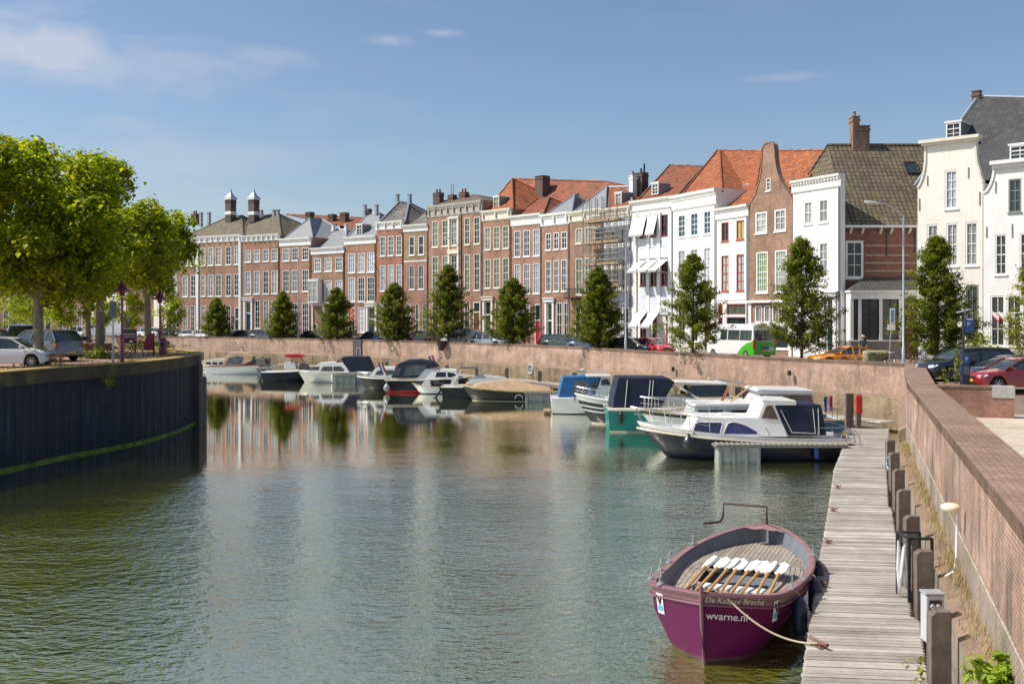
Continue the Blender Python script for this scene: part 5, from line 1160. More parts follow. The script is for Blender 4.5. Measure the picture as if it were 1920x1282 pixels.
# vans
def van(name, label, P, deg, L, W, H, hood, mats, win, green=False, cat='van'):
    root = thing(name, label, cat, P, rad(deg), 'vans on the far quay'); b = MB()
    prof = [(-L / 2, .3), (-L / 2 + .03, H * .55), (-L / 2 + .14, H - .12), (-L / 2 + .3, H - .02), (0, H), (L / 2 - 1.45 * hood, H - .03), (L / 2 - 1.25 * hood, H - .1), (L / 2 - .75, H * .56), (L / 2 - .1, H * .46), (L / 2, .8), (L / 2, .3)]
    b.prismy(prof, lambda z: W / 2 * (1 if z < H * .5 else 1 - .1 * (z - H * .5) / (H * .5))); b.build('body', mats, root, bevel=.05)
    wz = lambda z: W / 2 * (1 if z < H * .5 else 1 - .1 * (z - H * .5) / (H * .5)) + .006
    def side(pts, nm, m):
        for s in (-1, 1):
            q = MB(); q.add([(x, s * wz(z), z) for x, z in pts] + [(x, s * (wz(z) - .02), z) for x, z in pts], [tuple(range(len(pts)))] + [(i, (i + 1) % len(pts), len(pts) + (i + 1) % len(pts), len(pts) + i) for i in range(len(pts))]); q.build(nm, m, root)
    za, zb = H * .53, H * .82
    for a, c in win: side([(a, za), (c, za), (c, zb), (a, zb)], 'side_window', CGLASS)
    xr = -L / 2; q = MB()
    for s in (-1, 1): q.box(xr - .02, xr + .16, min(s * .04, s * W * .42), max(s * .04, s * W * .42), za, zb)
    q.build('rear_window', CGLASS, root)
    q = MB(); q.quad((L / 2 - .73, -W * .42, H * .58), (L / 2 - .73, W * .42, H * .58), (L / 2 - 1.2 * hood + .04, W * .39, H - .14), (L / 2 - 1.2 * hood + .04, -W * .39, H - .14)); q.build('windscreen', CGLASS, root)
    for s in (-1, 1):
        q = MB(); q.box(xr - .035, xr + .1, min(s * W * .43, s * W * .505), max(s * W * .43, s * W * .505), H * .3, H * .55); q.build('tail_light', LAMPR, root)
        q = MB(); q.box(L / 2 - .12, L / 2 + .01, min(s * W * .3, s * W * .49), max(s * W * .3, s * W * .49), H * .32, H * .42); q.build('headlight', LAMPW, root)
        q = MB(); q.box(L / 2 - 1.0, L / 2 - .85, min(s * W * .5, s * W * .6), max(s * W * .5, s * W * .6), H * .52, H * .64); q.build('wing_mirror', TRIM, root)
        for cx in (L / 2 - .85, -L / 2 + .95):
            t = MB(); t.lathe([(0, -.11), (.2, -.11), (.31, -.1), (.33, -.07), (.33, .07), (.31, .1), (.2, .11), (0, .11)], (cx, s * (W / 2 - .08), .33), 18, T=Matrix.Rotation(PI / 2, 4, 'X')); w_ = t.build('wheel', TYRE, root, True)
            t = MB(); t.lathe([(0, .125), (.14, .12), (.19, .112)], (cx, s * (W / 2 - .08), .33), 14, T=Matrix.Rotation(-s * PI / 2, 4, 'X')); t.build('rim', ALLOY, w_)
    q = MB(); q.box(xr - .035, xr, -.27, .27, .6, .72); q.build('number_plate', PLATE, root)
    return root, side, wz
GRN = M('green_livery', (.05, .42, .01), .35, coat=.8, var=.03); GRN2 = M('lime_livery', (.2, .6, .02), .35, coat=.8)
v, side, wz = van('minibus', 'white and bright green minibus with dark windows behind the quay wall', at(1388, 76.5, 0), 114, 5.9, 2.05, 2.62, 1.0, CP['white'], [(-2.7, -1.3), (-1.25, .2), (.3, 1.15)])
H_ = 2.62; side([(-2.93, .32), (-.9, .32), (-1.5, .85), (-2.2, 1.2), (-2.93, 1.33)], 'green_swoosh', GRN)
side([(-2.6, 1.55), (-2.3, 1.5), (-2.35, 1.95), (-2.55, 2.15)], 'leaf_emblem', GRN2)
q = MB(); q.box(-2.975, -2.93, -.93, .93, .35, 1.33); q.build('rear_livery', GRN, v)
q = MB(); q.box(-2.985, -2.976, -.35, .35, .7, .98); q.build('rear_sticker', M('blue_sticker', (.03, .15, .3), .4), v)
for k_ in range(2): q = MB(); q.box(-2.982, -2.976, -.85 + .0, -.3, .62 + k_ * .16, .7 + k_ * .16); q.build('rear_lettering', WHITE if False else CP['white'], v)
q = MB(); q.box(-2.9, -2.78, -.25, .25, H_ - .1, H_ + .03); q.build('brake_light', LAMPR, v)
van('small_van', 'small white delivery van right of the tall fifth street tree', at(866, wallY(866) + 5, 0), 150, 4.2, 1.75, 1.85, .9, CP['white'], [(.35, 1.1)])
van('box_van', 'lilac grey box van between the lamp post and the second tree trunk', at(205, 141, 0), 160, 6.2, 2.2, 3.1, .9, M('lilac_grey_paint', (.5, .52, .62), .4), [(1.3, 2.0)])
# ------------------------------------------------------------------ boats
def hp(name, c, rough=.3, coat=.3): return M(name, c, rough, coat=coat, var=.06, scale=1.2)
GELW = hp('white_gelcoat', (.8, .8, .78)); GELC = hp('cream_gelcoat', (.68, .62, .5)); GELG = hp('grey_white_gelcoat', (.55, .57, .56)); HNAVY = hp('navy_hull_paint', (.008, .012, .028)); HBLK = hp('black_hull_paint', (.008, .009, .011)); HTEAL = hp('teal_hull_paint', (.002, .2, .17)); HBLUE = hp('blue_hull_paint', (.01, .1, .19))
REDA = M('red_antifouling', (.4, .02, .02), .6); ROPEC = M('tan_rubbing_strake', (.45, .31, .15), .6); TEAK = planks('teak_deck', (.4, .27, .15), (.28, .18, .1)); NAVYC = M('navy_canvas', (.008, .014, .042), .75, var=.45, scale=1.2, bmp=.35); BLUEC = M('blue_canvas', (.015, .12, .33), .7, var=.35, scale=1.3, bmp=.3); TANC = M('tan_canvas', (.5, .34, .21), .8, var=.3, scale=1.4, bmp=.4); GREYC = M('grey_canvas', (.1, .095, .09), .8); REDC = M('red_canvas', (.5, .03, .03), .8); WIN = pane('cabin_window', (.02, .025, .03)); CURT = pane('blue_curtain_window', (.02, .075, .27), (.01, .03, .12), 1); CLEARV = pane('clear_vinyl_window', (.12, .12, .11), (.05, .05, .05)); FEND = M('black_fender', (.02, .02, .022), .35, coat=.3); FENDW = M('white_fender', (.7, .7, .68), .4); ORF = M('orange_buoy', (.75, .12, .02), .5)
MAHO = M('mahogany', (.3, .08, .03), .35, coat=.5)
class Boat:
    def __init__(s, name, label, cat, pl, pr, wl, B, bow='L', yaw=0.0, group='boats moored along the far quay'):
        s.Yn = (EYE - WZ) * FL / (wl - HZ); s.s = FL / s.Yn; s.pc = (pl + pr) / 2; s.wl = wl; s.sg = 1 if bow == 'R' else -1; s.L = (pr - pl) / s.s; s.B = B
        s.root = thing(name, label, cat, ((s.pc - 960) / s.s * (s.Yn + B / 2 * .6) / s.Yn, s.Yn + B / 2, WZ), (0 if bow == 'R' else PI) + rad(yaw), group)
    def q(s, px, py): return ((px - s.pc) / s.s * s.sg, (s.wl - py) / s.s)
    def Q(s, pts): return [s.q(*p) for p in pts]
    def hull(s, fs, fb, m, stripes=None, over=.7, stern=.82, full=.8, tr=.12, deckm=None, decks=.06, strake=None, strake_r=.045, sheerp=2.2, bot=None, round_stern=False, open_=None):
        L, B = s.L, s.B; n = 22; lv = stripes or [(1.0, 0), (.0, 0)]
        lv = [(f, mi) for f, mi in lv] + [(-.35, 1)]
        def hb(t):
            a = B / 2 * (stern + (1 - stern) * math.sin(min(t / .4, 1) * PI / 2)) if t < .4 else B / 2 * max(0, 1 - ((t - .4) / .6) ** 2.3) ** full
            if round_stern: a *= min(1, (t / .12 + .04)) ** .5
            return a
        def sh(t): return fs + (fb - fs) * t ** sheerp
        b = MB(); rings = []
        for i in range(n + 1):
            t = i / n; t = 1 - (1 - t) ** 1.25; h = hb(t); S_ = sh(t); half = []
            for f, mi in lv:
                z = S_ * f if f > 0 else (0 if f == 0 else -.35); q = max(0, z / max(S_, .01)); nar = lerp(lerp(.9, .35, t ** 2.5), 1, q ** .6) if f >= 0 else lerp(.55, .1, t ** 2)
                x = -L / 2 + L * t - over * t ** 4 * (1 - q) ** 1.2 + (tr * (1 - q) * (1 - t) ** 8)
                if f < 0: x -= .2 * t ** 4
                half.append((x, h * nar, z))
            rings.append([(x, -y, z) for x, y, z in half] + [(x, y, z) for x, y, z in half[::-1]])
        m_ = len(rings[0]); k = len(lv)
        for r in rings: b.v += r
        mids = [lv[j][1] for j in range(k - 1)]
        for i in range(n):
            for j in range(m_ - 1):
                mi = (mids[j] if j < k - 1 else 1 if j == k - 1 else mids[m_ - 2 - j]); b.f.append([i * m_ + j, (i + 1) * m_ + j, (i + 1) * m_ + j + 1, i * m_ + j + 1]); b.m.append(mi)
        b.f.append(list(range(m_))[::-1]); b.m.append(0)
        mats = list(m) if isinstance(m, (list, tuple)) else [m]
        if len(mats) < 2: mats.append(bot or HBLK)
        s.h = b.build('hull', mats, s.root, 35); s.gun = [[Vector(r[0]) for r in rings], [Vector(r[-1]) for r in rings]]
        d = MB(); 
        for i in range(n):
            a, c = rings[i], rings[i + 1]; ds = decks
            d.quad((a[0][0], a[0][1] * .985, a[0][2] - ds), (c[0][0], c[0][1] * .985, c[0][2] - ds), (c[-1][0], c[-1][1] * .985, c[-1][2] - ds), (a[-1][0], a[-1][1] * .985, a[-1][2] - ds))
        if deckm: d.build('deck', deckm, s.root)
        if strake:
            r = MB(); P = s.gun[0] + s.gun[1][::-1]; r.tube(P, strake_r, 6); r.build('rub_rail', strake, s.root)
        return s
    def prism(s, name, pts, w, mats, bevel=.03, w1=None, raw=False, par=None):
        P = pts if raw else s.Q(pts); z0 = min(p[1] for p in P); z1 = max(p[1] for p in P); w1 = w if w1 is None else w1
        wf = lambda z: lerp(w, w1, (z - z0) / max(.01, z1 - z0)); b = MB(); b.prismy(P, wf); o = b.build(name, mats, par or s.root, clean=True, bevel=bevel); s.last = (z0, z1, w, w1); s.lastp = o; return o
    def win(s, pts, m=None, name='window', cab=None, frame=None, par=None):
        P = s.Q(pts); z0, z1, w, w1 = cab or s.last; wf = lambda z: lerp(w, w1, (z - z0) / max(.01, z1 - z0)); n = len(P)
        for sd in (-1, 1):
            b = MB(); b.add([(x, sd * (wf(z) + .012), z) for x, z in P] + [(x, sd * (wf(z) - .02), z) for x, z in P], [tuple(range(n)) if sd < 0 else tuple(range(n))[::-1]] + [(i, (i + 1) % n, n + (i + 1) % n, n + i) for i in range(n)]); b.build(name, m or WIN, par or s.root, clean=True)
            if frame:
                f = MB(); f.tube([(x, sd * (wf(z) + .014), z) for x, z in P] + [(P[0][0], sd * (wf(P[0][1]) + .014), P[0][1])], .018, 5); f.build('window_frame', frame, par or s.root)
    def front(s, xa, za, xb, zb, w0, w1, m=None, name='windscreen'):   # sloping pane across the boat, (x, z) low edge a, high edge b
        b = MB(); b.quad((xa, -w0, za), (xa, w0, za), (xb, w1, zb), (xb, -w1, zb)); b.quad((xa - .02, w0, za), (xa - .02, -w0, za), (xb - .02, -w1, zb), (xb - .02, w1, zb)); return b.build(name, m or WIN, s.root)
    def rail(s, t0, h, rake=.0, posts=4, r=.018, name='bow_rail', close=True):
        b = MB(); n = len(s.gun[0]); i0 = int(t0 * (n - 1))
        A = [p + Vector((rake * (k / max(1, n - 1 - i0)), -p.y * .08, h)) for k, p in enumerate(s.gun[0][i0:])]; Bq = [p + Vector((rake * (k / max(1, n - 1 - i0)), -p.y * .08, h)) for k, p in enumerate(s.gun[1][i0:])]
        b.tube(([s.gun[0][i0]] + A + Bq[::-1] + [s.gun[1][i0]]), r, 5)
        st_ = max(1, (n - 1 - i0) // posts)
        for k in range(0, n - i0, st_): b.tube((s.gun[0][i0 + k], A[k]), r * .8, 5); b.tube((s.gun[1][i0 + k], Bq[k]), r * .8, 5)
        A2 = [lerpv(p, q_, .5) for p, q_ in zip(s.gun[0][i0:], A)]; B2 = [lerpv(p, q_, .5) for p, q_ in zip(s.gun[1][i0:], Bq)]; b.tube(A2 + B2[::-1], r * .6, 4)
        return b.build(name, CHROME, s.root)
    def stern_rail(s, h=.5):
        b = MB(); g0, g1 = s.gun; P = [g0[3] + Vector((0, .06, 0)), g0[3] + Vector((0, .06, h)), g0[0] + Vector((.1, .1, h)), g1[0] + Vector((.1, -.1, h)), g1[3] + Vector((0, -.06, h)), g1[3]]; b.tube(P, .018, 5)
        for p in (g0[0] + Vector((.1, .1, 0)), g1[0] + Vector((.1, -.1, 0))): b.tube((p, p + Vector((0, 0, h))), .015, 5)
        b.build('stern_rail', CHROME, s.root)
    def fender(s, px, kind='cyl', m=None, side=None, z=.45):
        x, _ = s.q(px, s.wl); t = (x + s.L / 2) / s.L; g = min(s.gun[0], key=lambda p: abs(p.x - x)); sd = (1 if s.sg > 0 else -1); y = abs(g.y) * sd * -1
        f = MB()
        if kind == 'ball': f.lathe([(0, -.3), (.16, -.26), (.27, -.1), (.28, .04), (.2, .2), (.08, .32), (.05, .42), (0, .43)], (x, y * 1.0 + math.copysign(.24, y), z), 16); top = .42
        else: f.lathe([(0, -.32), (.09, -.3), (.12, -.22), (.12, .22), (.09, .3), (.03, .36), (0, .37)], (x, y + math.copysign(.1, y), z), 12); top = .36
        o = f.build('fender', m or FEND, s.root, 60); r = MB(); r.tube(((x, y + math.copysign(.1 if kind != 'ball' else .24, y), z + top), (x, y * .97, g.z + .02)), .012, 5); r.build('fender_line', ROPEM, o)
    def outboard(s, tilt=.3):
        x0 = -s.L / 2 - .12; b = MB(); T = Matrix.Translation((x0, 0, .45)) @ Matrix.Rotation(tilt, 4, 'Y'); b.box(-.25, .12, -.16, .16, .15, .55, T=T); o = b.build('outboard_motor', BLACKM, s.root, bevel=.05)
        b = MB(); b.box(-.12, .02, -.07, .07, -.6, .149, T=T); b.box(-.2, .05, -.03, .03, -.85, -.602, T=T); b.build('outboard_leg', BLACKM, o)
        b = MB()
        for k in range(3): a = k * 2.1; b.bar(T @ Vector((-.21, 0, -.75)), T @ Vector((-.23, .14 * math.cos(a), -.75 + .14 * math.sin(a))), .06, .02)
        b.build('propeller', STEEL, o)
    def flag(s, px, py, h=.9, dy=0.0, cols=None, lean=-.35):
        x, z = s.q(px, py); f = MB(); f.tube(((x, dy, z), (x + lean * h * s.sg * 1, dy, z + h)), .015, 6); o = f.build('flagstaff', MAHO, s.root)
        f = MB(); n = 5; W_ = h * .42
        top = Vector((x + lean * h * s.sg, dy, z + h)); ax = (Vector((x, dy, z)) - top).normalized()
        for k in range(3):
            for i in range(n):
                a = top + ax * (W_ * i / n * 1.6); c = top + ax * (W_ * (i + 1) / n * 1.6); o1 = Vector((-.13 * (k) * s.sg, .03 * math.sin(i * 1.3 + k), -.02 * k)); o2 = Vector((-.13 * (k + 1) * s.sg, .03 * math.sin(i * 1.3 + k + 1), -.02 * (k + 1))); p1 = Vector((0, .03 * (math.sin((i + 1) * 1.3 + k) - math.sin(i * 1.3 + k)), 0)); f.quad(a + o1, c + o1 + p1, c + o2 + p1, a + o2, k)
        f.build('flag', cols or [M('flag_red', (.55, .02, .03), .7), M('flag_white', (.75, .75, .72), .7), M('flag_blue', (.02, .06, .3), .7)], o)
def lerpv(a, b, t): return a.lerp(b, t)
ROPEM = M('mooring_rope', (.5, .42, .3), .9)
HULLW = [(1.0, 0), (.5, 0), (.12, 0), (0, 1)]
# b1
B_ = Boat('motor_cruiser', 'cream motor cruiser half hidden behind the end of the black quay wall', 'boat', 318, 448, 700, 2.5)
B_.hull(.9, 1.25, [GELC, HBLK], deckm=GELC, strake=GELC)
B_.prism('cabin', [(362, 684), (383, 676), (398, 673), (440, 673), (446, 690), (362, 690)], 1.0, GELC, w1=.85)
for a in (388, 400, 412): B_.win([(a, 684), (a + 1, 679), (a + 9, 679), (a + 10, 684)], WIN)
B_.prism('canopy', [(425, 673), (430, 662), (444, 662), (448, 690), (430, 690)], 1.0, BLUEC, w1=.8); B_.flag(446, 684, 1.2)
# b2
B_ = Boat('sloop', 'white sloop with a peach canvas hood and dark cockpit cover, nearest the black wall', 'boat', 386, 520, 702, 2.4, 'R')
B_.hull(.85, 1.2, [GELW, HBLK], deckm=TEAK, strake=MAHO, over=.9, stern=.8)
B_.prism('canopy', [(418, 687), (423, 669), (432, 661), (452, 660), (474, 668), (476, 676), (460, 684), (440, 687)], .95, TANC, w1=.6, bevel=.08)
B_.win([(424, 684), (430, 671), (446, 667), (458, 670), (455, 683)], CLEARV)
B_.prism('cockpit_cover', [(432, 688), (455, 678), (475, 672), (497, 672), (500, 682), (508, 688)], .9, GREYC, w1=.5, bevel=.06); B_.outboard(.0) if False else None
b = MB(); b.box(-B_.L / 2 - .5, -B_.L / 2, -.9, .9, .08, .2); b.build('bathing_platform', GELW, B_.root)
# b3
B_ = Boat('open_motorboat', 'small dark navy boat with a red topped steering console frame', 'boat', 492, 588, 716, 2.2, 'R')
B_.hull(.95, 1.15, [HNAVY, HBLK], deckm=GELW, strake=GELW, strake_r=.06); B_.outboard(.35); 
B_.prism('console', [(533, 692), (534, 680), (553, 680), (556, 692)], .5, GELW); B_.prism('hood', [(534, 668), (536, 665), (560, 664), (568, 667), (566, 670), (540, 670)], .85, REDC)
b = MB()
for px in (538, 561):
    for sd in (-1, 1): x_, z_ = B_.q(px, 669); x2, z2 = B_.q(px, 694); b.tube(((x_, sd * .6, z_), (x2, sd * .7, z2)), .03)
b.build('hood_frame', STEEL, B_.root); B_.prism('seat', [(560, 694), (561, 684), (574, 684), (578, 694)], .7, GREYC); B_.prism('side_screen', [(545, 680), (545, 670), (562, 670), (572, 684)], .4, TANC)
# b4
B_ = Boat('motor_cruiser', 'white motor cruiser with a navy aft canopy and two large cabin windows', 'boat', 555, 705, 718, 2.7)
B_.hull(.98, 1.15, [GELG, HBLK], stripes=[(1.0, 2), (.86, 0), (.12, 0), (0, 1)], deckm=GELW, strake=ROPEC) if False else B_.hull(.98, 1.15, [GELG, HBLK], deckm=GELW, strake=GELC)
B_.prism('cabin', [(570, 700), (590, 690), (600, 681), (618, 679), (648, 680), (658, 700)], 1.15, GELW, w1=.95)
B_.win([(603, 696), (605, 690), (609, 687), (625, 687), (625, 696)], CLEARV); B_.win([(627, 696), (627, 687), (641, 687), (647, 692), (647, 696)], CLEARV); B_.win([(582, 694), (590, 688), (600, 687), (600, 694)], CLEARV)
B_.prism('canopy', [(645, 681), (640, 672), (645, 669), (665, 668), (690, 669), (701, 696), (658, 698)], 1.15, NAVYC, w1=.95, bevel=.06); B_.front(*B_.q(630, 680), *B_.q(644, 670), .95, .9, CLEARV); B_.rail(.75, .0) if False else None; B_.fender(626, m=FENDW)
b = MB(); x_, z_ = B_.q(626, 684); b.tube(((x_, .3, z_), (x_ + .5, .3, z_ + 1.1)), .02); b.build('aerial', GELW, B_.root)
# b5
B_ = Boat('motor_cruiser', 'small black hulled cruiser with a white cabin between the navy canopied boats', 'boat', 668, 758, 731, 2.3)
B_.hull(.95, 1.1, [HBLK, HBLK], deckm=GELW, strake=GELW, strake_r=.05); B_.prism('cabin', [(695, 706), (704, 692), (715, 688), (745, 688), (752, 708)], .95, GELW, w1=.75); B_.win([(704, 703), (709, 695), (720, 694), (720, 703)], CLEARV); B_.win([(724, 703), (724, 694), (738, 694), (742, 703)], CLEARV); B_.rail(.7, .42)
b = MB(); x_, z_ = B_.q(741, 688); b.lathe([(0, -.12), (.1, -.06), (.12, .05), (.06, .14), (0, .15)], (x_, 0, z_ + .1), 10); b.build('buoy', ORF, B_.root, True); b = MB(); b.tube(((x_, .3, z_), (x_ - .5, .3, z_ + 1.1)), .02); b.build('mast', MAHO, B_.root)
# b6
B_ = Boat('motor_cruiser', 'navy hulled cruiser with a big rounded navy canopy, red bottom and white cabin', 'boat', 722, 880, 737, 2.8, 'R')
B_.hull(1.05, 1.25, [HNAVY, REDA], deckm=GELW, strake=GELC, stripes=[(1.0, 0), (.4, 0), (.2, 1), (0, 1)]); B_.stern_rail(.35)
B_.prism('canopy', [(734, 709), (742, 688), (748, 681), (766, 675), (788, 674), (812, 678), (824, 689), (800, 690), (782, 709)], 1.2, NAVYC, w1=.9, bevel=.1); B_.win([(757, 706), (762, 689), (780, 684), (802, 686), (788, 703)], CLEARV); B_.win([(739, 705), (744, 690), (753, 690), (750, 705)], CLEARV)
B_.prism('cabin', [(783, 712), (796, 691), (815, 692), (856, 694), (862, 712)], 1.15, GELW, w1=.95); B_.win([(817, 707), (820, 698), (837, 698), (837, 707)]); B_.win([(840, 707), (840, 698), (853, 700), (858, 707)]); B_.fender(727, 'ball', M('grey_fender', (.3, .3, .3), .3)); B_.flag(726, 712, 1.4); B_.flag(818, 688, .9)
# b7
B_ = Boat('dinghy', 'small white dinghy with a raised black outboard motor', 'boat', 772, 832, 739, 1.7)
B_.hull(.6, .85, [GELW, HBLUE], stripes=[(1.0, 0), (.3, 0), (.12, 1), (0, 1)], deckm=GELW, strake=ROPEC, strake_r=.03); B_.prism('windscreen', [(790, 724), (795, 716), (806, 716), (808, 724)], .5, GELW); B_.outboard(.7)
# b8
B_ = Boat('open_motorboat', 'black hulled open boat with a white console, windscreen arch and long grey foredeck', 'boat', 827, 962, 748, 2.4, 'R')
B_.hull(.92, 1.1, [HBLK, HBLK], deckm=GELG, strake=GELW, strake_r=.06); B_.prism('superstructure', [(872, 722), (892, 706), (908, 704), (950, 710), (957, 724), (872, 724)], .95, GELG, w1=.7)
B_.front(*B_.q(906, 705), *B_.q(896, 692), .8, .7, CLEARV); b = MB()
for sd in (-1, 1):
    P = [(*B_.q(a, c_),) for a, c_ in ((846, 724), (868, 690), (897, 691), (908, 706))]; b.tube([(p[0], sd * .75, p[1]) for p in P], .03)
b.build('windscreen_frame', GELW, B_.root); B_.prism('hood', [(862, 691), (863, 689), (896, 690), (896, 692)], .8, GREYC); B_.prism('seat', [(845, 722), (848, 708), (856, 708), (858, 722)], .7, GELC); B_.outboard(.6)
# b9
B_ = Boat('sloop', 'long black sloop under a tan cover with a cream rubbing strake', 'boat', 865, 1040, 753, 2.5)
B_.hull(.72, 1.15, [HBLK, GELC], stripes=[(1.0, 0), (.4, 0), (.06, 1), (0, 1)], strake=ROPEC, strake_r=.085, over=.8, deckm=TEAK)
B_.prism('boat_cover', [(880, 728), (900, 719), (935, 714), (968, 713), (1000, 723), (1034, 730), (1036, 738), (950, 736), (900, 732)], 1.1, TANC, w1=.25, bevel=.1)
b = MB(); x_, z_ = B_.q(973, 744)
for k in range(8): a, c_ = PI * k / 8, PI * (k + 1) / 8; b.bar((x_ + .28 * math.cos(a), 1.22, z_ - .12 + .28 * math.sin(a)), (x_ + .28 * math.cos(c_), 1.22, z_ - .12 + .28 * math.sin(c_)), .05, .03, up=Vector((0, 1, 0)))
b.build('hull_emblem', WHITE, B_.root)
# b10
B_ = Boat('motor_cruiser', 'white cruiser with a bright blue canopy, its stern to the open water', 'boat', 1032, 1175, 777, 2.5, 'R')
B_.hull(1.05, 1.3, [GELW, HBLK], deckm=GELW, strake=GELW, stripes=[(1.0, 0), (.3, 0), (.05, 1), (0, 1)])
b = MB(); b.box(-B_.L / 2 - .45, -B_.L / 2, -1.0, 1.0, .1, .2); b.build('bathing_platform', TEAK, B_.root)
B_.prism('canopy', [(1046, 746), (1049, 728), (1055, 707), (1098, 706), (1124, 709), (1112, 748)], 1.1, BLUEC, w1=.95, bevel=.04); B_.win([(1071, 738), (1075, 714), (1103, 715), (1103, 738)], CLEARV); B_.win([(1107, 737), (1107, 715), (1120, 716), (1114, 737)], CLEARV)
B_.prism('wheelhouse', [(1112, 748), (1127, 707), (1143, 707), (1149, 748)], 1.1, GELG, w1=.95); B_.win([(1125, 722), (1128, 711), (1139, 711), (1144, 722)]); B_.prism('roof', [(1100, 707), (1101, 704), (1146, 704), (1146, 707)], 1.0, GELW)
b = MB()
for sd in (-.8, .8): b.tube([(*(B_.q(px, py)[0], sd, B_.q(px, py)[1]),) for px, py in ((1086, 707), (1086, 699), (1143, 698), (1143, 705))], .02)
b.build('roof_rack', CHROME, B_.root)
# b11
B_ = Boat('motor_cruiser', 'navy cruiser with two white bow stripes, bow poking out left of the teal boat', 'boat', 1078, 1260, 798, 2.8)
B_.hull(1.25, 1.75, [HNAVY, GELC, GELG], stripes=[(1.0, 2), (.8, 0), (.66, 2), (.6, 0), (.5, 2), (.44, 0), (.06, 1), (0, 1)], deckm=GELG, strake=GELW, over=1.0)
B_.prism('cabin', [(1130, 758), (1150, 742), (1225, 740), (1240, 760)], 1.1, GELG); B_.rail(.6, .45); b = MB(); b.lathe([(.0, -.3), (.06, 0), (.0, .1)], (B_.L / 2 + .02, 0, 1.5), 6); b.build('anchor', M('rust', (.25, .1, .06), .8), B_.root)
# b12
B_ = Boat('motor_cruiser', 'teal hulled cruiser with a tall navy canopy over its stern', 'boat', 1136, 1345, 811, 3.0, 'R')
B_.hull(1.25, 1.4, [HTEAL, GELC], deckm=GELC, strake=GELC, strake_r=.1, stripes=[(1.0, 0), (.55, 0), (.5, 0), (.05, 1), (0, 1)])
B_.prism('canopy', [(1144, 768), (1147, 744), (1155, 710), (1158, 708), (1250, 709), (1262, 716), (1232, 768)], 1.35, NAVYC, w1=1.2, bevel=.06)
B_.prism('cabin', [(1232, 774), (1244, 750), (1262, 744), (1310, 746), (1325, 776)], 1.3, GELC, w1=1.05); B_.front(*B_.q(1300, 745), *B_.q(1264, 718), 1.15, 1.1, CLEARV); b = MB()
for sd in (-1, 1): b.tube([(B_.q(px, py)[0], sd * 1.15, B_.q(px, py)[1]) for px, py in ((1232, 766), (1262, 718), (1304, 745))], .03)
for px in (1171, 1174, 1216, 1219, 1224): (xa, za), (xb, zb) = B_.q(px - 6, 764), B_.q(px, 712); b.tube([(xa, sd * 1.37, za), (xb, sd * 1.22, zb)], .012, 4); 
b.build('windscreen_frame', CHROME, B_.root); B_.fender(1159, m=FEND, z=.75)
for px in (1173, 1216, 1222):
    b = MB(); (xa, za), (xb, zb) = B_.q(px - 5, 764), B_.q(px, 713); b.tube([(xa, -1.365, za), (xb, -1.215, zb)], .02, 4); b.build('canopy_zip', GELG, B_.root)
# b13
B_ = Boat('motor_cruiser', 'cream cruiser with a white hardtop and blacked out side windows behind the teal boat', 'boat', 1235, 1400, 792, 3.0)
B_.hull(1.3, 1.6, [GELC, HBLK], deckm=GELC, strake=GELC); B_.prism('superstructure', [(1245, 756), (1262, 746), (1362, 745), (1368, 760)], 1.3, GELC)
B_.prism('wheelhouse_windows', [(1280, 746), (1294, 724), (1360, 722), (1365, 744)], 1.2, WIN, w1=1.1); B_.prism('hardtop', [(1257, 718), (1260, 716), (1360, 719), (1362, 722), (1290, 723)], 1.25, GELW); B_.front(*B_.q(1275, 746), *B_.q(1262, 719), 1.2, 1.15, CLEARV)
b = MB()
for sd in (-1.1, 1.1): b.tube([(B_.q(px, py)[0], sd, B_.q(px, py)[1]) for px, py in ((1337, 716), (1340, 713), (1398, 721), (1401, 738))], .03)
b.build('gantry', STEEL, B_.root)
# b14
B_ = Boat('motor_cruiser', 'grey and white cruiser with a long saloon and teal aft deck', 'boat', 1200, 1578, 842, 3.2)
B_.hull(1.35, 1.75, [GELG, HBLK], stripes=[(1.0, 2), (.88, 0), (.3, 0), (.05, 1), (0, 1)], deckm=GELW, strake=ROPEC, over=1.3, sheerp=2.5)
B_.prism('trunk_cabin', [(1284, 798), (1299, 762), (1408, 762), (1420, 800)], 1.3, GELG, w1=1.15); B_.win([(1302, 777), (1305, 770), (1350, 770), (1350, 777)]); B_.win([(1358, 777), (1358, 770), (1406, 770), (1409, 777)]); B_.prism('cabin_roof', [(1293, 763), (1299, 758), (1408, 757), (1410, 763)], 1.3, GELW)
B_.prism('wheelhouse', [(1405, 800), (1408, 762), (1424, 738), (1520, 738), (1524, 764), (1534, 800)], 1.3, GELG, w1=1.15); B_.win([(1430, 760), (1434, 742), (1518, 742), (1521, 760)], CLEARV); B_.win([(1410, 758), (1421, 740), (1427, 742), (1418, 759)], CLEARV); B_.prism('wheelhouse_roof', [(1412, 734), (1418, 730), (1520, 732), (1524, 739), (1425, 739)], 1.3, GELW)
B_.prism('aft_deck', [(1530, 812), (1532, 790), (1577, 791), (1578, 812)], 1.45, HBLUE, bevel=.02); b = MB()
x0, z0 = B_.q(1534, 790); x1, z1 = B_.q(1565, 790)
for sd in (-1.3, 1.3): b.tube([(x0, sd, z0), (x0, sd, z0 + .55), (x1, sd, z0 + .55), (x1, sd, z0)], .03)
b.tube(((x1, -1.3, z0 + .55), (x1, 1.3, z0 + .55)), .03); b.build('stern_rail', CHROME, B_.root); B_.flag(1572, 790, 1.1, lean=0.0); B_.rail(.62, .62)
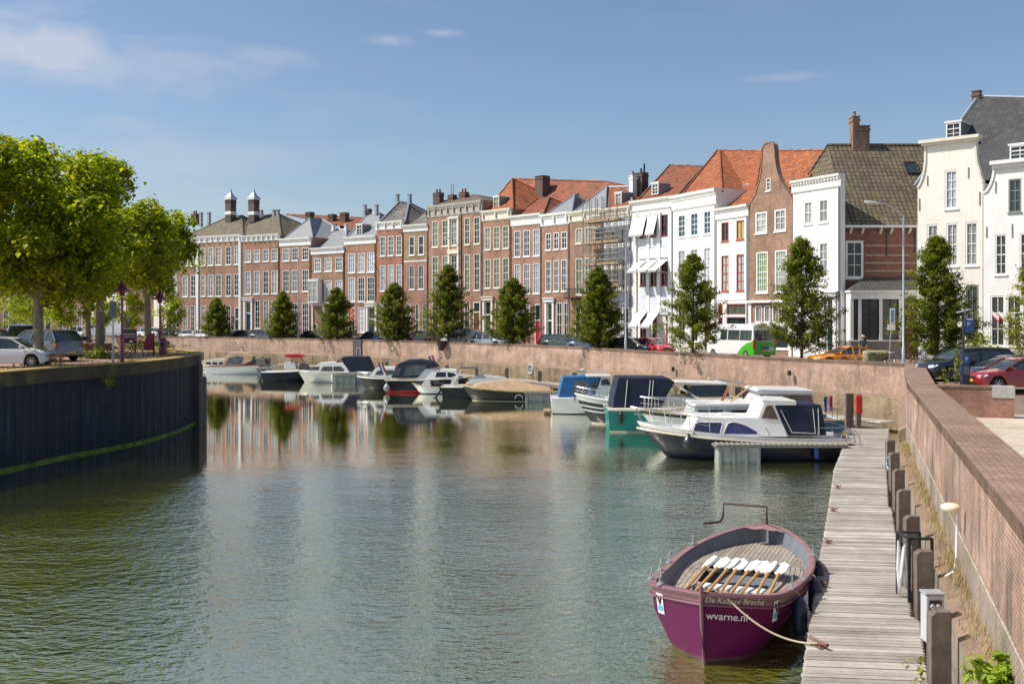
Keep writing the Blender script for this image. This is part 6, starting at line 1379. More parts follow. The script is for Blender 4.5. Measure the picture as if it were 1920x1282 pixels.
b = MB(); (xa, za), (xb, zb) = B_.q(1353, 775), B_.q(1375, 731); b.tube(((xa, -.4, za), (xb, -.4, zb)), .07); b.build('mast', MAHO, B_.root); b = MB(); (xa, za), (xb, zb) = B_.q(1370, 756), B_.q(1412, 725); b.tube(((xa, .5, za), (xb, .5, zb)), .045); b.build('boom', ROPEC, B_.root)
# b15
B_ = Boat('motor_cruiser', 'front navy hulled cruiser with white cabin, blue curtained windows and navy cockpit tent', 'boat', 1193, 1592, 865, 3.0)
B_.hull(.98, 1.62, [HNAVY, HBLK, GELW], stripes=[(1.0, 2), (.8, 0), (.4, 0), (.05, 0), (0, 1)], deckm=GELW, decks=.12, over=1.35, sheerp=2.4, full=.75)
b = MB(); P = [Vector((g.x - .02, g.y * .985, g.z * .8)) for g in B_.gun[0]]; P2 = [Vector((g.x - .02, g.y * .985, g.z * .8)) for g in B_.gun[1]]; b.tube(P + P2[::-1], .05, 6); b.build('rub_rail', GELC, B_.root)
B_.prism('cabin', [(1283, 820), (1297, 795), (1302, 783), (1416, 784), (1428, 755), (1450, 758), (1474, 820)], 1.15, GELW, w1=.98, bevel=.05)
cb = B_.last
B_.win([(1292, 814), (1298, 796), (1303, 793), (1345, 793), (1349, 796), (1345, 813), (1340, 817), (1296, 817)], CURT, frame=WHITE); B_.win([(1350, 816), (1359, 796), (1365, 793), (1376, 793), (1396, 800), (1414, 810), (1415, 817)], CURT, frame=WHITE); B_.win([(1424, 785), (1433, 764), (1444, 762), (1455, 788)], CLEARV, frame=MAHO)
B_.prism('wheelhouse_roof', [(1423, 752), (1426, 750), (1488, 752), (1490, 761), (1432, 761)], 1.12, GELW, bevel=.03)
B_.prism('cockpit_tent', [(1449, 762), (1489, 759), (1533, 760), (1538, 763), (1546, 818), (1472, 818)], 1.17, NAVYC, w1=1.02, bevel=.05)
b = MB(); z0_, z1_, wa, wb = B_.last; tf = lambda z: lerp(wa, wb, (z - z0_) / (z1_ - z0_)) + .02
for seg in (((1460, 770), (1480, 812), (1524, 814), (1521, 768)), ((1531, 767), (1531, 817))):
    for sd in (-1, 1): b.tube([(B_.q(*p)[0], sd * tf(B_.q(*p)[1]), B_.q(*p)[1]) for p in seg], .018, 5)
b.build('tent_zip', GELG, B_.root)
B_.rail(.6, .62, rake=.25); B_.stern_rail(.45); B_.fender(1283, 'ball', z=.78); B_.fender(1522, m=M('blue_fender', (.05, .1, .4), .4), z=.4)
b = MB(); b.box(B_.q(1366, 780)[0] - .3, B_.q(1366, 780)[0] + .3, -.3, .3, B_.q(1366, 784)[1] + .0, B_.q(1366, 780)[1]); b.build('hatch', GELW, B_.root, bevel=.02)
b = MB(); x_, z_ = B_.q(1430, 803); b.tube(((x_, 1.13, z_), (x_ - .12, 1.15, z_ - .35)), .02); b.build('wiper_handle', CHROME, B_.root)
for k_, (a_, z_, c_, zc_, nm) in enumerate((((1552, 822), .9, (1598, 822), .1, 'mooring line from the stern of the front navy cruiser to the dock'), ((1212, 700), 0, (1212, 700), 0, ''))):
    if nm:
        pa = gp(*a_, WZ + z_); pc = gp(*c_, DZ + .05); mb_ = MB(); mb_.tube([pa.lerp(pc, i / 8) - Vector((0, 0, .15 * math.sin(PI * i / 8))) for i in range(9)], .018, 6); o = mb_.build('mooring_line', ROPEM, None, True); tag(o, nm, 'rope')
# ------------------------------------------------------------------ finger pontoons
def pontoon(label, px0, px1, wl, top, wid=1.0, float_px=None):
    Yn = (EYE - WZ) * FL / (wl - HZ); s = FL / Yn; z1 = (wl - top) / s; x0, x1 = (px0 - 960) / s, (px1 - 960) / s
    r = thing('finger_pontoon', label, 'pontoon', ((x0 + x1) / 2, Yn + wid / 2, WZ), 0, 'finger pontoons between the boats'); w = x1 - x0
    b = MB(); b.box(-w / 2, w / 2, -wid / 2, wid / 2, z1 - .12, z1); b.build('grating', M('pontoon_grating', (.2, .2, .19), .7, var=.3, scale=8), r)
    b = MB(); k = 0; x = -w / 2 + .1
    while x < w / 2: b.box(x, x + .1, -wid / 2 - .02, wid / 2 + .02, z1 + .002, z1 + .04); x += .22
    b.build('tread', M('pontoon_tread', (.3, .28, .24), .8), r); 
    f0, f1 = [((p - 960) / s - (x0 + x1) / 2) for p in float_px]; b = MB(); b.box(f0, f1, -wid / 2 + .05, wid / 2 - .05, -.3, z1 - .13)
    n = max(3, int((f1 - f0) / .4))
    for i in range(n): xx = lerp(f0 + .1, f1 - .1, i / (n - 1)); b.box(xx - .05, xx + .05, -wid / 2 - .02, -wid / 2 + .049, -.3, z1 - .25)
    b.build('float', M('weathered_float', (.3, .33, .32), .7, var=.3, scale=2, streak=.5), r)
pontoon('grated finger pontoon on a ribbed grey float in front of the front navy cruiser', 1342, 1590, 869, 834, 1.0, (1348, 1427))
pontoon('grey finger pontoon beside the tan covered black sloop', 983, 1046, 754, 737, 1.2, (985, 1044))
pontoon('pale finger pontoon between the peach hooded sloop and the navy open boat', 480, 505, 706, 691, .9, (482, 503))
pontoon('grey finger pontoon at the foot of the white cruiser with the navy aft canopy', 626, 668, 719, 704, .9, (628, 666))
# ------------------------------------------------------------------ purple boat in front
PUR = hp('purple_hull_paint', (.1, .0, .055), .5, .1); MAU = hp('mauve_strake_paint', (.19, .085, .11), .55, .1); GREYI = M('grey_inner_paint', (.17, .19, .22), .6, var=.12, streak=.2); BRB = M('brown_bottom_paint', (.1, .055, .04), .7, var=.4, scale=3); RUSTY = M('worn_mauve_edge', (.3, .16, .16), .7, var=.3, scale=6)
stem = Vector((3.34, 17.78, WZ)); ax = Vector((.40, .917, 0)).normalized(); rt = Vector((ax.y, -ax.x, 0)); LP, BP = 7.1, 2.85
pr = thing('rowing_boat', 'broad purple rowing boat with a mauve top strake and eight paddles laid inside', 'boat', stem + ax * LP / 2 + rt * .04, math.atan2(-ax.y, -ax.x))
PUR.node_tree.nodes['Principled BSDF'].inputs['Specular IOR Level'].default_value = .2
# local +x = bow (towards the camera), +y = left of bow
def phb(t): # t from stern 0 to bow 1
    if t < .5: return BP / 2 * max(0, 1 - ((.5 - t) / .5) ** 2.4) ** .72
    d = (1 - t) * LP; return interp([(0, 0), (.3, .56), (.62, 1.06), (.9, 1.18), (1.4, 1.27), (2.2, 1.345), (3.55, BP / 2)], d)
def psh(t): return 1.0 + .35 * max(0, (t - .45) / .55) ** 2 + .22 * max(0, (.5 - t) / .5) ** 2
b = MB(); n = 40; rings = []
for i in range(n + 1):
    t = .5 - .5 * math.cos(PI * i / n); S_ = psh(t); h = phb(t); half = []
    for z, nar, sh_ in ((S_, 1, 0), (S_ - .22, .985, .02), (S_ - .225, .975, .02), (.62 * S_ - .05, .955, .07), (.1, .74 - .1 * abs(2 * t - 1) ** 3, .2), (.0, .66 - .1 * abs(2 * t - 1) ** 3, .22), (-.3, .3, .4)):
        e = (2 * t - 1); half.append((-LP / 2 + LP * t - sh_ * abs(e) ** 3 * (1 if e > 0 else -1), h * nar, z))
    rings.append([(x, -y, z) for x, y, z in half] + [(x, y, z) for x, y, z in half[::-1]])
m_ = len(rings[0]); MIX = [1, 0, 0, 0, 2, 2, 2, 2, 2, 0, 0, 0, 1]
for r_ in rings: b.v += r_
for i in range(n):
    for j in range(m_ - 1): b.f.append([i * m_ + j, (i + 1) * m_ + j, (i + 1) * m_ + j + 1, i * m_ + j + 1]); b.m.append(MIX[j])
b.build('hull', [PUR, MAU, BRB], pr, 32)
# inner skin
b = MB(); FZ = .48
for sd in (0, -1):
    pass
for i in range(n):
    for sd in (-1, 1):
        a, c = rings[i], rings[i + 1]; A0 = Vector(a[0 if sd < 0 else -1]); C0 = Vector(c[0 if sd < 0 else -1]); k = lambda p, z, f: Vector((p.x * .985, p.y * f - math.copysign(min(.05, abs(p.y)), p.y), z)); k2 = lambda p: Vector((p.x * .94, p.y * .78, FZ))
        b.quad(k(A0, A0.z - .01, 1), k(C0, C0.z - .01, 1), k2(C0), k2(A0))
b.build('inner_side', GREYI, pr)
b = MB()
for i in range(n):
    a, c = rings[i], rings[i + 1]; b.quad((a[0][0] * .94, a[0][1] * .78, FZ), (c[0][0] * .94, c[0][1] * .78, FZ), (c[-1][0] * .94, c[-1][1] * .78, FZ), (a[-1][0] * .94, a[-1][1] * .78, FZ))
b.build('floor', GREYI, pr)
# gunwale cap: flat rail with rope-like outer bead
b = MB()
for i in range(n):
    for sd in (0, -1):
        A0, C0 = Vector(rings[i][sd]), Vector(rings[i + 1][sd]); s_ = -1 if sd == 0 else 1
        def k(p, d): y = p.y + s_ * d; y = s_ * max(0, s_ * y); return Vector((p.x - (0.0 if d > 0 else .0), y, p.z + .012))
        b.quad(k(A0, .045), k(C0, .045), k(C0, -.09), k(A0, -.09)) if s_ < 0 else b.quad(k(A0, -.09), k(C0, -.09), k(C0, .045), k(A0, .045))
b.build('gunwale', RUSTY, pr); b = MB(); b.tube([Vector(r_[0]) + Vector((0, -.02, -.03)) for r_ in rings] + [Vector(r_[-1]) + Vector((0, .02, -.03)) for r_ in rings[::-1]], .045, 7); b.tube([Vector(r_[0]) + Vector((0, -.01, -.22)) for r_ in rings], .02, 5); b.tube([Vector(r_[-1]) + Vector((0, .01, -.22)) for r_ in rings], .02, 5); b.build('rubbing_strake', MAU, pr, True)
b = MB(); b.tube([Vector((LP / 2 + .012 - d, 0, z)) for z, d in ((psh(1) + .12, -.01), (psh(1) - .2, .0), (.7, .06), (.1, .2), (-.3, .4))], .035, 8); b.build('stem_post', MAU, pr)
BW = planks('bleached_bench_planks', (.42, .36, .3), (.3, .25, .2))
# side benches and stern sheets made of planks
SZ = .8
for sd in (-1, 1):
    b = MB()
    for j in range(5):
        P = []
        for i in range(0, 31):
            t = .2 + .68 * i / 30; P.append(Vector((-LP / 2 + LP * t, sd * (phb(t) * .9 - .06 - j * .105), SZ)))
        for p, q_ in zip(P, P[1:]):
            o_ = Vector((0, sd * .046, 0)); 
            if abs(p.y) < .3: continue
            b.add([p - o_, q_ - o_, q_ + o_, p + o_, p - o_ - Vector((0, 0, .03)), q_ - o_ - Vector((0, 0, .03)), q_ + o_ - Vector((0, 0, .03)), p + o_ - Vector((0, 0, .03))], ((0, 1, 2, 3), (4, 5, 6, 7), (0, 1, 5, 4), (2, 3, 7, 6)))
    b.build('side_bench', BW, pr)
b = MB(); k = -14
for k in range(-11, 12):
    y_ = k * .1; xs = [x for x in [(-LP / 2 + LP * t / 100) for t in range(2, 30)] if phb((x + LP / 2) / LP) * .86 > abs(y_) + .05]
    if xs and min(xs) < -LP / 2 + LP * .27: b.box(min(xs), -LP / 2 + LP * .3, y_ - .043, y_ + .043, SZ - .03, SZ + .006)
b.build('stern_bench', BW, pr)
b = MB(); w_ = phb(.3) * .86; b.box(-LP / 2 + LP * .3 + .01, -LP / 2 + LP * .3 + .16, -w_, w_, SZ - .05, SZ + .012); b.build('thwart', BW, pr)
b = MB(); w_ = phb(.42) * .6; b.box(-LP / 2 + LP * .44, -LP / 2 + LP * .44 + .14, -w_, w_, SZ - .06, SZ - .012); b.build('thwart', BW, pr)
b = MB(); xw = LP * .13; b.box(xw - .2, xw + .18, -.95, .85, SZ - .08, SZ - .02); b.box(xw - .1, xw + .1, -.9, .8, FZ, SZ - .081); b.build('white_thwart', WHITE, pr)
b = MB(); b.box(xw + .3, xw + .6, .3 - .9, .65 - .9, FZ + .002, FZ + .3); b.build('storage_box', M('olive_box', (.16, .15, .06), .7), pr)
PADW = M('paddle_white', (.8, .8, .76), .5, var=.05); PADS = M('paddle_shaft_pine', (.55, .3, .1), .5, var=.25, scale=8)
for k in range(8):
    y0 = -.72 + k * .22 + random.uniform(-.02, .02); ry = random.uniform(-.06, .06); T = Matrix.Translation((xw - .1, y0, SZ + .1)) @ Matrix.Rotation(PI - .05 + ry, 4, 'Z') @ Matrix.Rotation(-.12, 4, 'Y') @ Matrix.Rotation(random.uniform(-.55, .35), 4, 'X')
    o = thing('paddle', 'wooden paddle with a white pointed blade laid across the thwart of the purple boat', 'paddle', (0, 0, 0), 0, 'paddles in the purple boat'); mw = Matrix.Translation(pr.location) @ Matrix.Rotation(pr.rotation_euler.z, 4, 'Z') @ T; o.matrix_world = mw
    b = MB(); b.tube(((-.95, 0, 0), (.45, 0, 0), (.6, 0, 0)), [.032, .032, .045], 8); b.build('shaft', PADS, o)
    b = MB(); pf_ = [(.58, .035), (.72, .12), (1.12, .14), (1.32, .0), (1.12, -.14), (.72, -.12), (.58, -.035)]; nn = len(pf_)
    b.add([(x, y, .014) for x, y in pf_] + [(x, y, -.014) for x, y in pf_], [tuple(range(nn)), tuple(range(2 * nn - 1, nn - 1, -1))] + [(i, (i + 1) % nn, nn + (i + 1) % nn, nn + i) for i in range(nn)]); b.build('blade', PADW, o, clean=True)
# rudder and tiller, stern head
b = MB(); sx = -LP / 2; zt = psh(0); b.tube(((sx + .02, 0, zt), (sx + .02, 0, zt + .42), (sx - .0, -1.05, zt + .42), (sx - .0, -1.07, zt + .1), (sx + .1, -1.12, zt - .02), (sx + .3, -1.5, zt - .06)), .03, 6); b.build('tiller', M('maroon_iron', (.06, .012, .02), .5), pr)
b = MB(); b.box(sx - .35, sx - .02, -.03, .03, -.4, zt - .1); b.build('rudder', PUR, pr)
b = MB(); b.poly([(sx + .12, 0, zt + .016), (sx + .5, -.45, zt - .02), (sx + .62, -.2, zt - .03), (sx + .5, 0, zt - .02), (sx + .62, .2, zt - .03), (sx + .5, .45, zt - .02)]); b.build('stern_head', RUSTY, pr)
def rowlock(t, sd):
    p = Vector((-LP / 2 + LP * t, sd * (phb(t) + .02), psh(t) + .02)); b = MB(); b.box(p.x - .09, p.x + .09, p.y - .05, p.y + .04, p.z - .004, p.z + .02); b.tube([p + Vector((0, 0, .03)), p + Vector((0, 0, .1))], .015); b.tube([p + Vector((-.07, 0, .22)), p + Vector((-.06, 0, .13)), p + Vector((0, 0, .1)), p + Vector((.06, 0, .13)), p + Vector((.07, 0, .22))], .014, 6); b.build('rowlock', STEEL, pr)
for t, sd in ((.3, 1), (.3, -1), (.55, -1), (.68, -1), (.84, -1), (.93, -1), (.6, 1), (.75, 1)): rowlock(t, sd)
# fenders on the dock side (local +y is right of the picture)
for t in (.3, .5, .72):
    b = MB(); x_ = -LP / 2 + LP * t; y_ = phb(t) + .12; b.lathe([(0, -.38), (.1, -.34), (.14, -.22), (.14, .2), (.1, .3), (.03, .38), (0, .4)], (x_, y_, .55), 12); o = b.build('fender', M('dark_blue_fender', (.02, .03, .06), .4), pr, 60); b = MB(); b.tube(((x_, y_, .95), (x_, y_ - .14, psh(t) + .02)), .012); b.build('fender_line', ROPEM, o)
# lettering on the bow
WT_ = M('white_lettering', (.75, .75, .75), .5, var=.02); GOLDL = M('pale_script_lettering', (.6, .55, .45), .5, var=.02)
def on_hull(t, z, sd):     # point and tangent frame on the hull side (sd=+1: picture right side)
    def P(t, z):
        S_ = psh(t); h = phb(t); zs = [(S_, 1, 0), (S_ - .22, .985, .02), (.62 * S_ - .05, .955, .07), (.1, .74 - .1 * abs(2 * t - 1) ** 3, .2)]
        for (za, na, sa), (zb, nb_, sb) in zip(zs, zs[1:]):
            if z >= zb: f = (z - zb) / (za - zb); nar, sh_ = lerp(nb_, na, f), lerp(sb, sa, f); break
        else: nar, sh_ = zs[-1][1], zs[-1][2]
        e = 2 * t - 1; return Vector((-LP / 2 + LP * t - sh_ * abs(e) ** 3, sd * h * nar, z))
    p = P(t, z); tx = (P(t - .01, z) - P(t + .01, z)).normalized(); ty = (P(t, z + .05) - P(t, z - .05)).normalized(); n_ = tx.cross(ty).normalized()
    if n_.y * sd < 0: n_ = -n_
    return p, tx, ty, n_
def wrap_text(s_, size, m, sd, t0, z, name, italic=0, adv=.62, nudge=.012):
    """each letter set on the curved hull one by one and joined as one lettering part"""
    mbs = MB(); t = t0
    cu = bpy.data.curves.new('t', 'FONT'); cu.size = size; cu.extrude = .002; cu.shear = italic; cu.align_x = 'LEFT'; cu.align_y = 'CENTER'; cu.resolution_u = 3; tmp = bpy.data.objects.new('t', cu); COL.objects.link(tmp)
    cu.body = s_; dg = bpy.context.evaluated_depsgraph_get(); me = bpy.data.meshes.new_from_object(tmp.evaluated_get(dg)); bpy.data.objects.remove(tmp)
    # arc length table along the hull at this height, starting at t0 and running aft (right side) or forward (left side)
    T_ = [t0]; S2 = [0]; step = -.002 if sd > 0 else .002
    while S2[-1] < max(v.co.x for v in me.vertices) + .1 and 0.02 < T_[-1] < .9985:
        a = on_hull(T_[-1], psh(T_[-1]) - z, sd)[0]; T_.append(T_[-1] + step); S2.append(S2[-1] + (on_hull(T_[-1], psh(T_[-1]) - z, sd)[0] - a).length)
    for v in me.vertices:
        t = interp(list(zip(S2, T_)), v.co.x); p, tx, ty, n_ = on_hull(t, psh(t) - z + v.co.y, sd); v.co = p + n_ * (nudge + v.co.z)
    me.materials.append(m); o = bpy.data.objects.new(name, me); COL.objects.link(o); o.parent = pr; return o
wrap_text('wvarne.nl', .2, WT_, 1, .9955, .42, 'lettering', italic=.1)
wrap_text('De Kaapse Bracht', .15, GOLDL, 1, .9965, .125, 'lettering', italic=.3)
def decal(sd, t0, t1, z0, z1, m, name, nud=.01, skew=0.0):
    b = MB(); nseg = 4
    for i in range(nseg):
        for j in range(3):
            def P_(u, v): z = lerp(z0, z1, v); p, tx, ty, n_ = on_hull(lerp(t0, t1, u) + skew * v, z, sd); return p + n_ * nud
            b.quad(P_(i / nseg, j / 3), P_((i + 1) / nseg, j / 3), P_((i + 1) / nseg, (j + 1) / 3), P_(i / nseg, (j + 1) / 3))
    return b.build(name, m, pr)
for sd, ta, tb in ((1, .885, .858), (-1, .932, .919)):
    d_ = decal(sd, ta, tb, .72, 1.1, WHITE, 'sticker', .012); 
    o = decal(sd, lerp(ta, tb, .1), lerp(ta, tb, .9), .78, .88, M('sticker_blue', (.1, .35, .55), .5), 'sticker_band', .018); 
    b = MB(); 
    for (u0, v0), (u1, v1) in (((.2, 1.07), (.45, .9)), ((.45, .9), (.85, 1.07))):
        pa, _, _, na = on_hull(lerp(ta, tb, u0), v0, sd); pb_, _, _, nb_ = on_hull(lerp(ta, tb, u1), v1, sd); b.bar(pa + na * .02, pb_ + nb_ * .02, .035, .01)
    b.build('sticker_mark', BLACKM, pr)
# mooring line to the dock cleat, second line from the stern
def rope(name, label, a, c, sag, r=.016, loop=False, cat='rope'):
    b = MB(); a, c = Vector(a), Vector(c); P = []
    for i in range(15): f = i / 14; p = a.lerp(c, f); p.z -= sag * 4 * f * (1 - f); P.append(p)
    b.tube(P, r, 6); o = b.build(name, ROPEM, None, True); tag(o, label, cat); return o
cl1 = gp(1533, 1212, DZ); cl1.z += .06
bp_ = Matrix.Translation(pr.location) @ Matrix.Rotation(pr.rotation_euler.z, 4, 'Z')
rope('mooring_line', 'pale mooring line slung from the purple bow to the rusty cleat on the dock', bp_ @ Vector((LP / 2 - .25, .3, psh(1) - .0)), cl1, .25, .017)
c2 = gp(1552, 1018, DZ); c2.z += .06
rope('mooring_line', 'dark mooring line from the stern of the purple boat to the dock', bp_ @ Vector((-LP / 2 + .5, .6, psh(.05))), c2, .12, .014)
# ------------------------------------------------------------------ dock furniture
LT = ['nearest the camera', 'by the meter cabinet', 'third along the dock', 'fourth along the dock from the camera', 'fifth along the dock from the camera', 'sixth along, by the hose reel', 'farthest along the near dock']
for i, Y in enumerate((15.2, 18.9, 22.3, 25.9, 29.2, 32.8, 36.5)):
    xf = 2.02 + .344 * Y - .44; x1 = xf - .14; b = MB()
    w_, d_, h_ = .31, .1, -1.3 - random.uniform(0, .08)
    pts = [(-w_ / 2, -3.8), (w_ / 2, -3.8), (w_ / 2, h_), (-w_ / 2 + .09, h_ - .0), (-w_ / 2, h_ - .07)]
    b.add([(x, -d_, z) for x, z in pts] + [(x, d_, z) for x, z in pts], [(0, 1, 2, 3, 4), (9, 8, 7, 6, 5)] + [(k, k + 5, (k + 1) % 5 + 5, (k + 1) % 5) for k in range(5)])
    o = b.build('mooring_post', POSTM, None, bevel=.012, clean=True); o.location = (x1 - w_ / 2, Y, 0); o.rotation_euler = (0, random.uniform(-.02, .02), random.uniform(-.08, .05)); tag(o, 'dark rectangular oak post at the dock edge, ' + LT[i], 'post', 'oak posts between the dock and the near wall')
BOXG = M('grey_cabinet', (.5, .52, .54), .4, var=.05)
cb = thing('meter_cabinet', 'grey and white electricity meter cabinet fixed beside the nearest oak post', 'cabinet', (2.02 + .344 * 16.4 - .44 - .3, 16.4, -1.72)); b = MB(); b.box(-.15, .15, -.12, .12, -.5, .28); b.build('cabinet_body', BOXG, cb, bevel=.02); b = MB(); b.box(-.17, .17, -.14, .14, .282, .32); b.build('lid', M('grey_lid', (.35, .36, .37), .4), cb, bevel=.02)
b = MB(); b.box(-.1, .1, -.132, -.121, .0, .2); b.build('socket_panel', DARKP, cb)
for dx in (-.06, .06): b = MB(); b.lathe([(0, .03), (.035, .03), (.045, 0)], (dx * .8, -.132, .1), 10, T=Matrix.Rotation(PI / 2, 4, 'X')); b.build('socket', STEEL, cb)
cb = thing('water_hydrant_frame', 'open blue topped frame holding a white hose beside the second oak post', 'hose stand', (2.02 + .344 * 19.9 - .85, 19.9, -2.6)); b = MB()
for x_, y_ in ((-.2, -.3), (.25, -.3), (-.2, .3), (.25, .3)): b.bar((x_, y_, 0), (x_, y_, 1.35), .05)
b.bar((-.2, -.3, 1.35), (.25, -.3, 1.35), .05); b.bar((-.2, .3, 1.35), (.25, .3, 1.35), .05); b.bar((-.2, -.3, 1.35), (-.2, .3, 1.35), .05); b.build('frame', DARKP, cb)
b = MB(); b.box(-.16, -.1, -.2, .2, .3, 1.2); b.build('panel', CHROME, cb); b = MB()
for k in range(4): b.tube([(-.24, -.2 + k * .03, 1.2 - .02 * k), (-.27, -.1 + k * .03, .5), (-.25, .05 + k * .02, .15), (-.24, .15 + k * .02, .6), (-.22, .2, 1.2)], .018, 6)
b.build('hose', M('white_hose', (.7, .72, .72), .4), cb, True); b = MB(); b.lathe([(0, .05), (.05, .04), (.05, -.04), (0, -.05)], (.05, -.25, 1.1), 10); b.build('valve', REDC, cb)
cb = thing('hose_reel', 'blue and white hose reel on a bracket beside the sixth oak post', 'hose reel', (2.02 + .344 * 34.2 - .8, 34.2, -1.9)); b = MB(); T = Matrix.Rotation(PI / 2, 4, 'Y')
for r_ in (.2, .24, .28): b.tube([T @ Vector((r_ * math.cos(a * PI / 10), r_ * math.sin(a * PI / 10), r_ - .25)) for a in range(21)], .025, 5)
b.build('hose', M('pale_blue_hose', (.35, .5, .65), .4), cb, True); b = MB(); b.bar((0, 0, -.6), (0, 0, .35), .07); b.bar((-.12, 0, 0), (.12, 0, 0), .06); b.build('bracket', STEEL, cb)
def globe_lamp(label, P, h, m, arm=0.0):
    r = thing('dock_lamp', label, 'lamp', P, 0, 'small lamps on poles along the quay wall'); b = MB(); b.tube([(0, 0, 0), (.02, 0, .02), (.16, 0, .1), (.2, 0, .35), (.22, 0, h)] if arm else [(0, 0, 0), (0, 0, h)], .022, 6); b.build('pole', WHITE if arm else STEEL, r, True)
    b = MB(); b.lathe([(0, .08), (.1, .075), (.17, .04), (.18, -.01), (.13, -.07), (.05, -.1), (0, -.1)], (.22 - .12 if arm else 0, 0, h + .05), 16); b.build('lamp_shade', m, r, 60)
CRL = M('cream_lamp', (.78, .7, .5), .35)
globe_lamp('cream mushroom lamp on a bent white pole in front of the near wall', (2.02 + .344 * 18.3 - .35, 18.3, -1.66), 1.22, CRL, 1)
for px, py, nm in ((448, 645, 'leftmost small lamp on the far wall above the peach hooded sloop'), (737, 654, 'small lamp on the far wall between the wall recess and the hanging basket'), (1093, 694, 'small lamp on the far wall above the bright blue canopy')):
    Y = wallY(px) - .5; P = at(px, Y); P.z = -1.4; globe_lamp(nm, P, zz(py, Y) + 1.4, CRL)
for px, py, nm in ((1262, 690, 'dark pole lamp on the far wall above the black windowed cruiser'), (1480, 697, 'dark pole lamp on the far wall above the glazed saloon boat')):
    Y = wallY(px) - .4; P = at(px, Y); P.z = -1.3; r = thing('dock_lamp', nm, 'lamp', P, 0, 'small lamps on poles along the quay wall'); h = zz(py, Y) + 1.3; b = MB(); b.tube(((0, 0, 0), (0, 0, h)), .025); b.build('pole', STEEL, r); b = MB(); b.box(-.1, .1, -.12, .1, h - .22, h + .08); b.build('lamp_shade', DARKP, r, bevel=.02)
# cleats along the dock edge
for px, py, nm in ((1535, 1212, 'rusty horned mooring cleat holding the pale line, nearest the camera'), (1541, 1098, 'mooring cleat on the dock edge beside the purple boat'), (1552, 1018, 'mooring cleat holding the purple boat stern line'), (1562, 958, 'mooring cleat on the dock edge above the purple boat'), (1570, 915, 'farthest small mooring cleat on the near dock edge')):
    P = gp(px, py, DZ); r = thing('mooring_cleat', nm, 'cleat', P, rad(20), 'cleats on the dock edge'); big_ = 1.5 if py > 1200 else 1; m_ = M('rusty_iron', (.2, .1, .08), .7, var=.4, scale=12); b = MB(); b.box(-.05 * big_, .05 * big_, -.09 * big_, .09 * big_, 0, .02); b.build('base', m_, r); b = MB(); b.tube(((0, -.04, .02), (0, -.04, .08)), .022 * big_); b.tube(((0, .04, .02), (0, .04, .08)), .022 * big_); b.tube(((0, -.16 * big_, .1), (0, -.05, .085), (0, .05, .085), (0, .16 * big_, .1)), .022 * big_, 7); b.build('horns', m_, r)
# ladder hoops
for k, (px, py) in enumerate(((1596, 836), (1612, 838))): pass
r = thing('boarding_ladder', 'steel ladder with two arched handrails at the far end of the near dock', 'ladder', gp(1592, 838, DZ), rad(8)); 
for s_ in (0, .5):
    b = MB(); P = [(-.15, s_, -.9), (-.15, s_, .2)] + [(.18 - .33 * math.cos(a * PI / 8), s_, .2 + .33 * math.sin(a * PI / 8) * 1.6) for a in range(1, 8)] + [(.52, s_, .2), (.52, s_, 0)]; b.tube(P, .025, 7); b.build('handrail', CHROME, r, True)
b = MB()
for k in range(4): b.bar((-.15, 0, -.15 - .25 * k), (-.15, .5, -.15 - .25 * k), .04)
b.build('rung', CHROME, r)
# life ring box
P = at(1592, 50.6, DZ); r = thing('wooden_post', 'dark leaning timber post beside the red life ring cabinet', 'post', P); b = MB(); b.box(-.2, .2, -.12, .12, 0, 1.75); b.build('post_body', POSTM, r, bevel=.02)
P = at(1610, 50.3, DZ); r = thing('life_ring_cabinet', 'red life ring cabinet on a dark post at the dock corner', 'life ring', P); b = MB(); b.box(-.1, .14, .0, .2, 0, 1.72); b.build('post', POSTM, r); b = MB(); b.box(-.18, .16, -.14, -.002, .75, 1.68); b.build('cabinet', M('red_cabinet', (.65, .03, .03), .4), r, bevel=.06)
# posts standing along the far wall behind the boats
for px, py, wd in ((380, 660, .3), (492, 668, .3), (505, 670, .3), (725, 678, .35), (838, 684, .35), (894, 686, .3), (950, 690, .35), (1012, 695, .35), (1077, 698, .4), (1213, 704, .5), (1384, 725, .45), (1396, 728, .4)):
    Y = wallY(px) - 2.2; b = MB(); zt_ = zz(py, Y); b.box(-wd / 2, wd / 2, -.1, .1, -3.6, zt_); o = b.build('mooring_post', POSTM, None, bevel=.02); o.location = (*at(px, Y).xy, 0); tag(o, 'dark timber post standing in the far walkway behind the moored boats', 'post', 'dark timber posts along the far walkway')
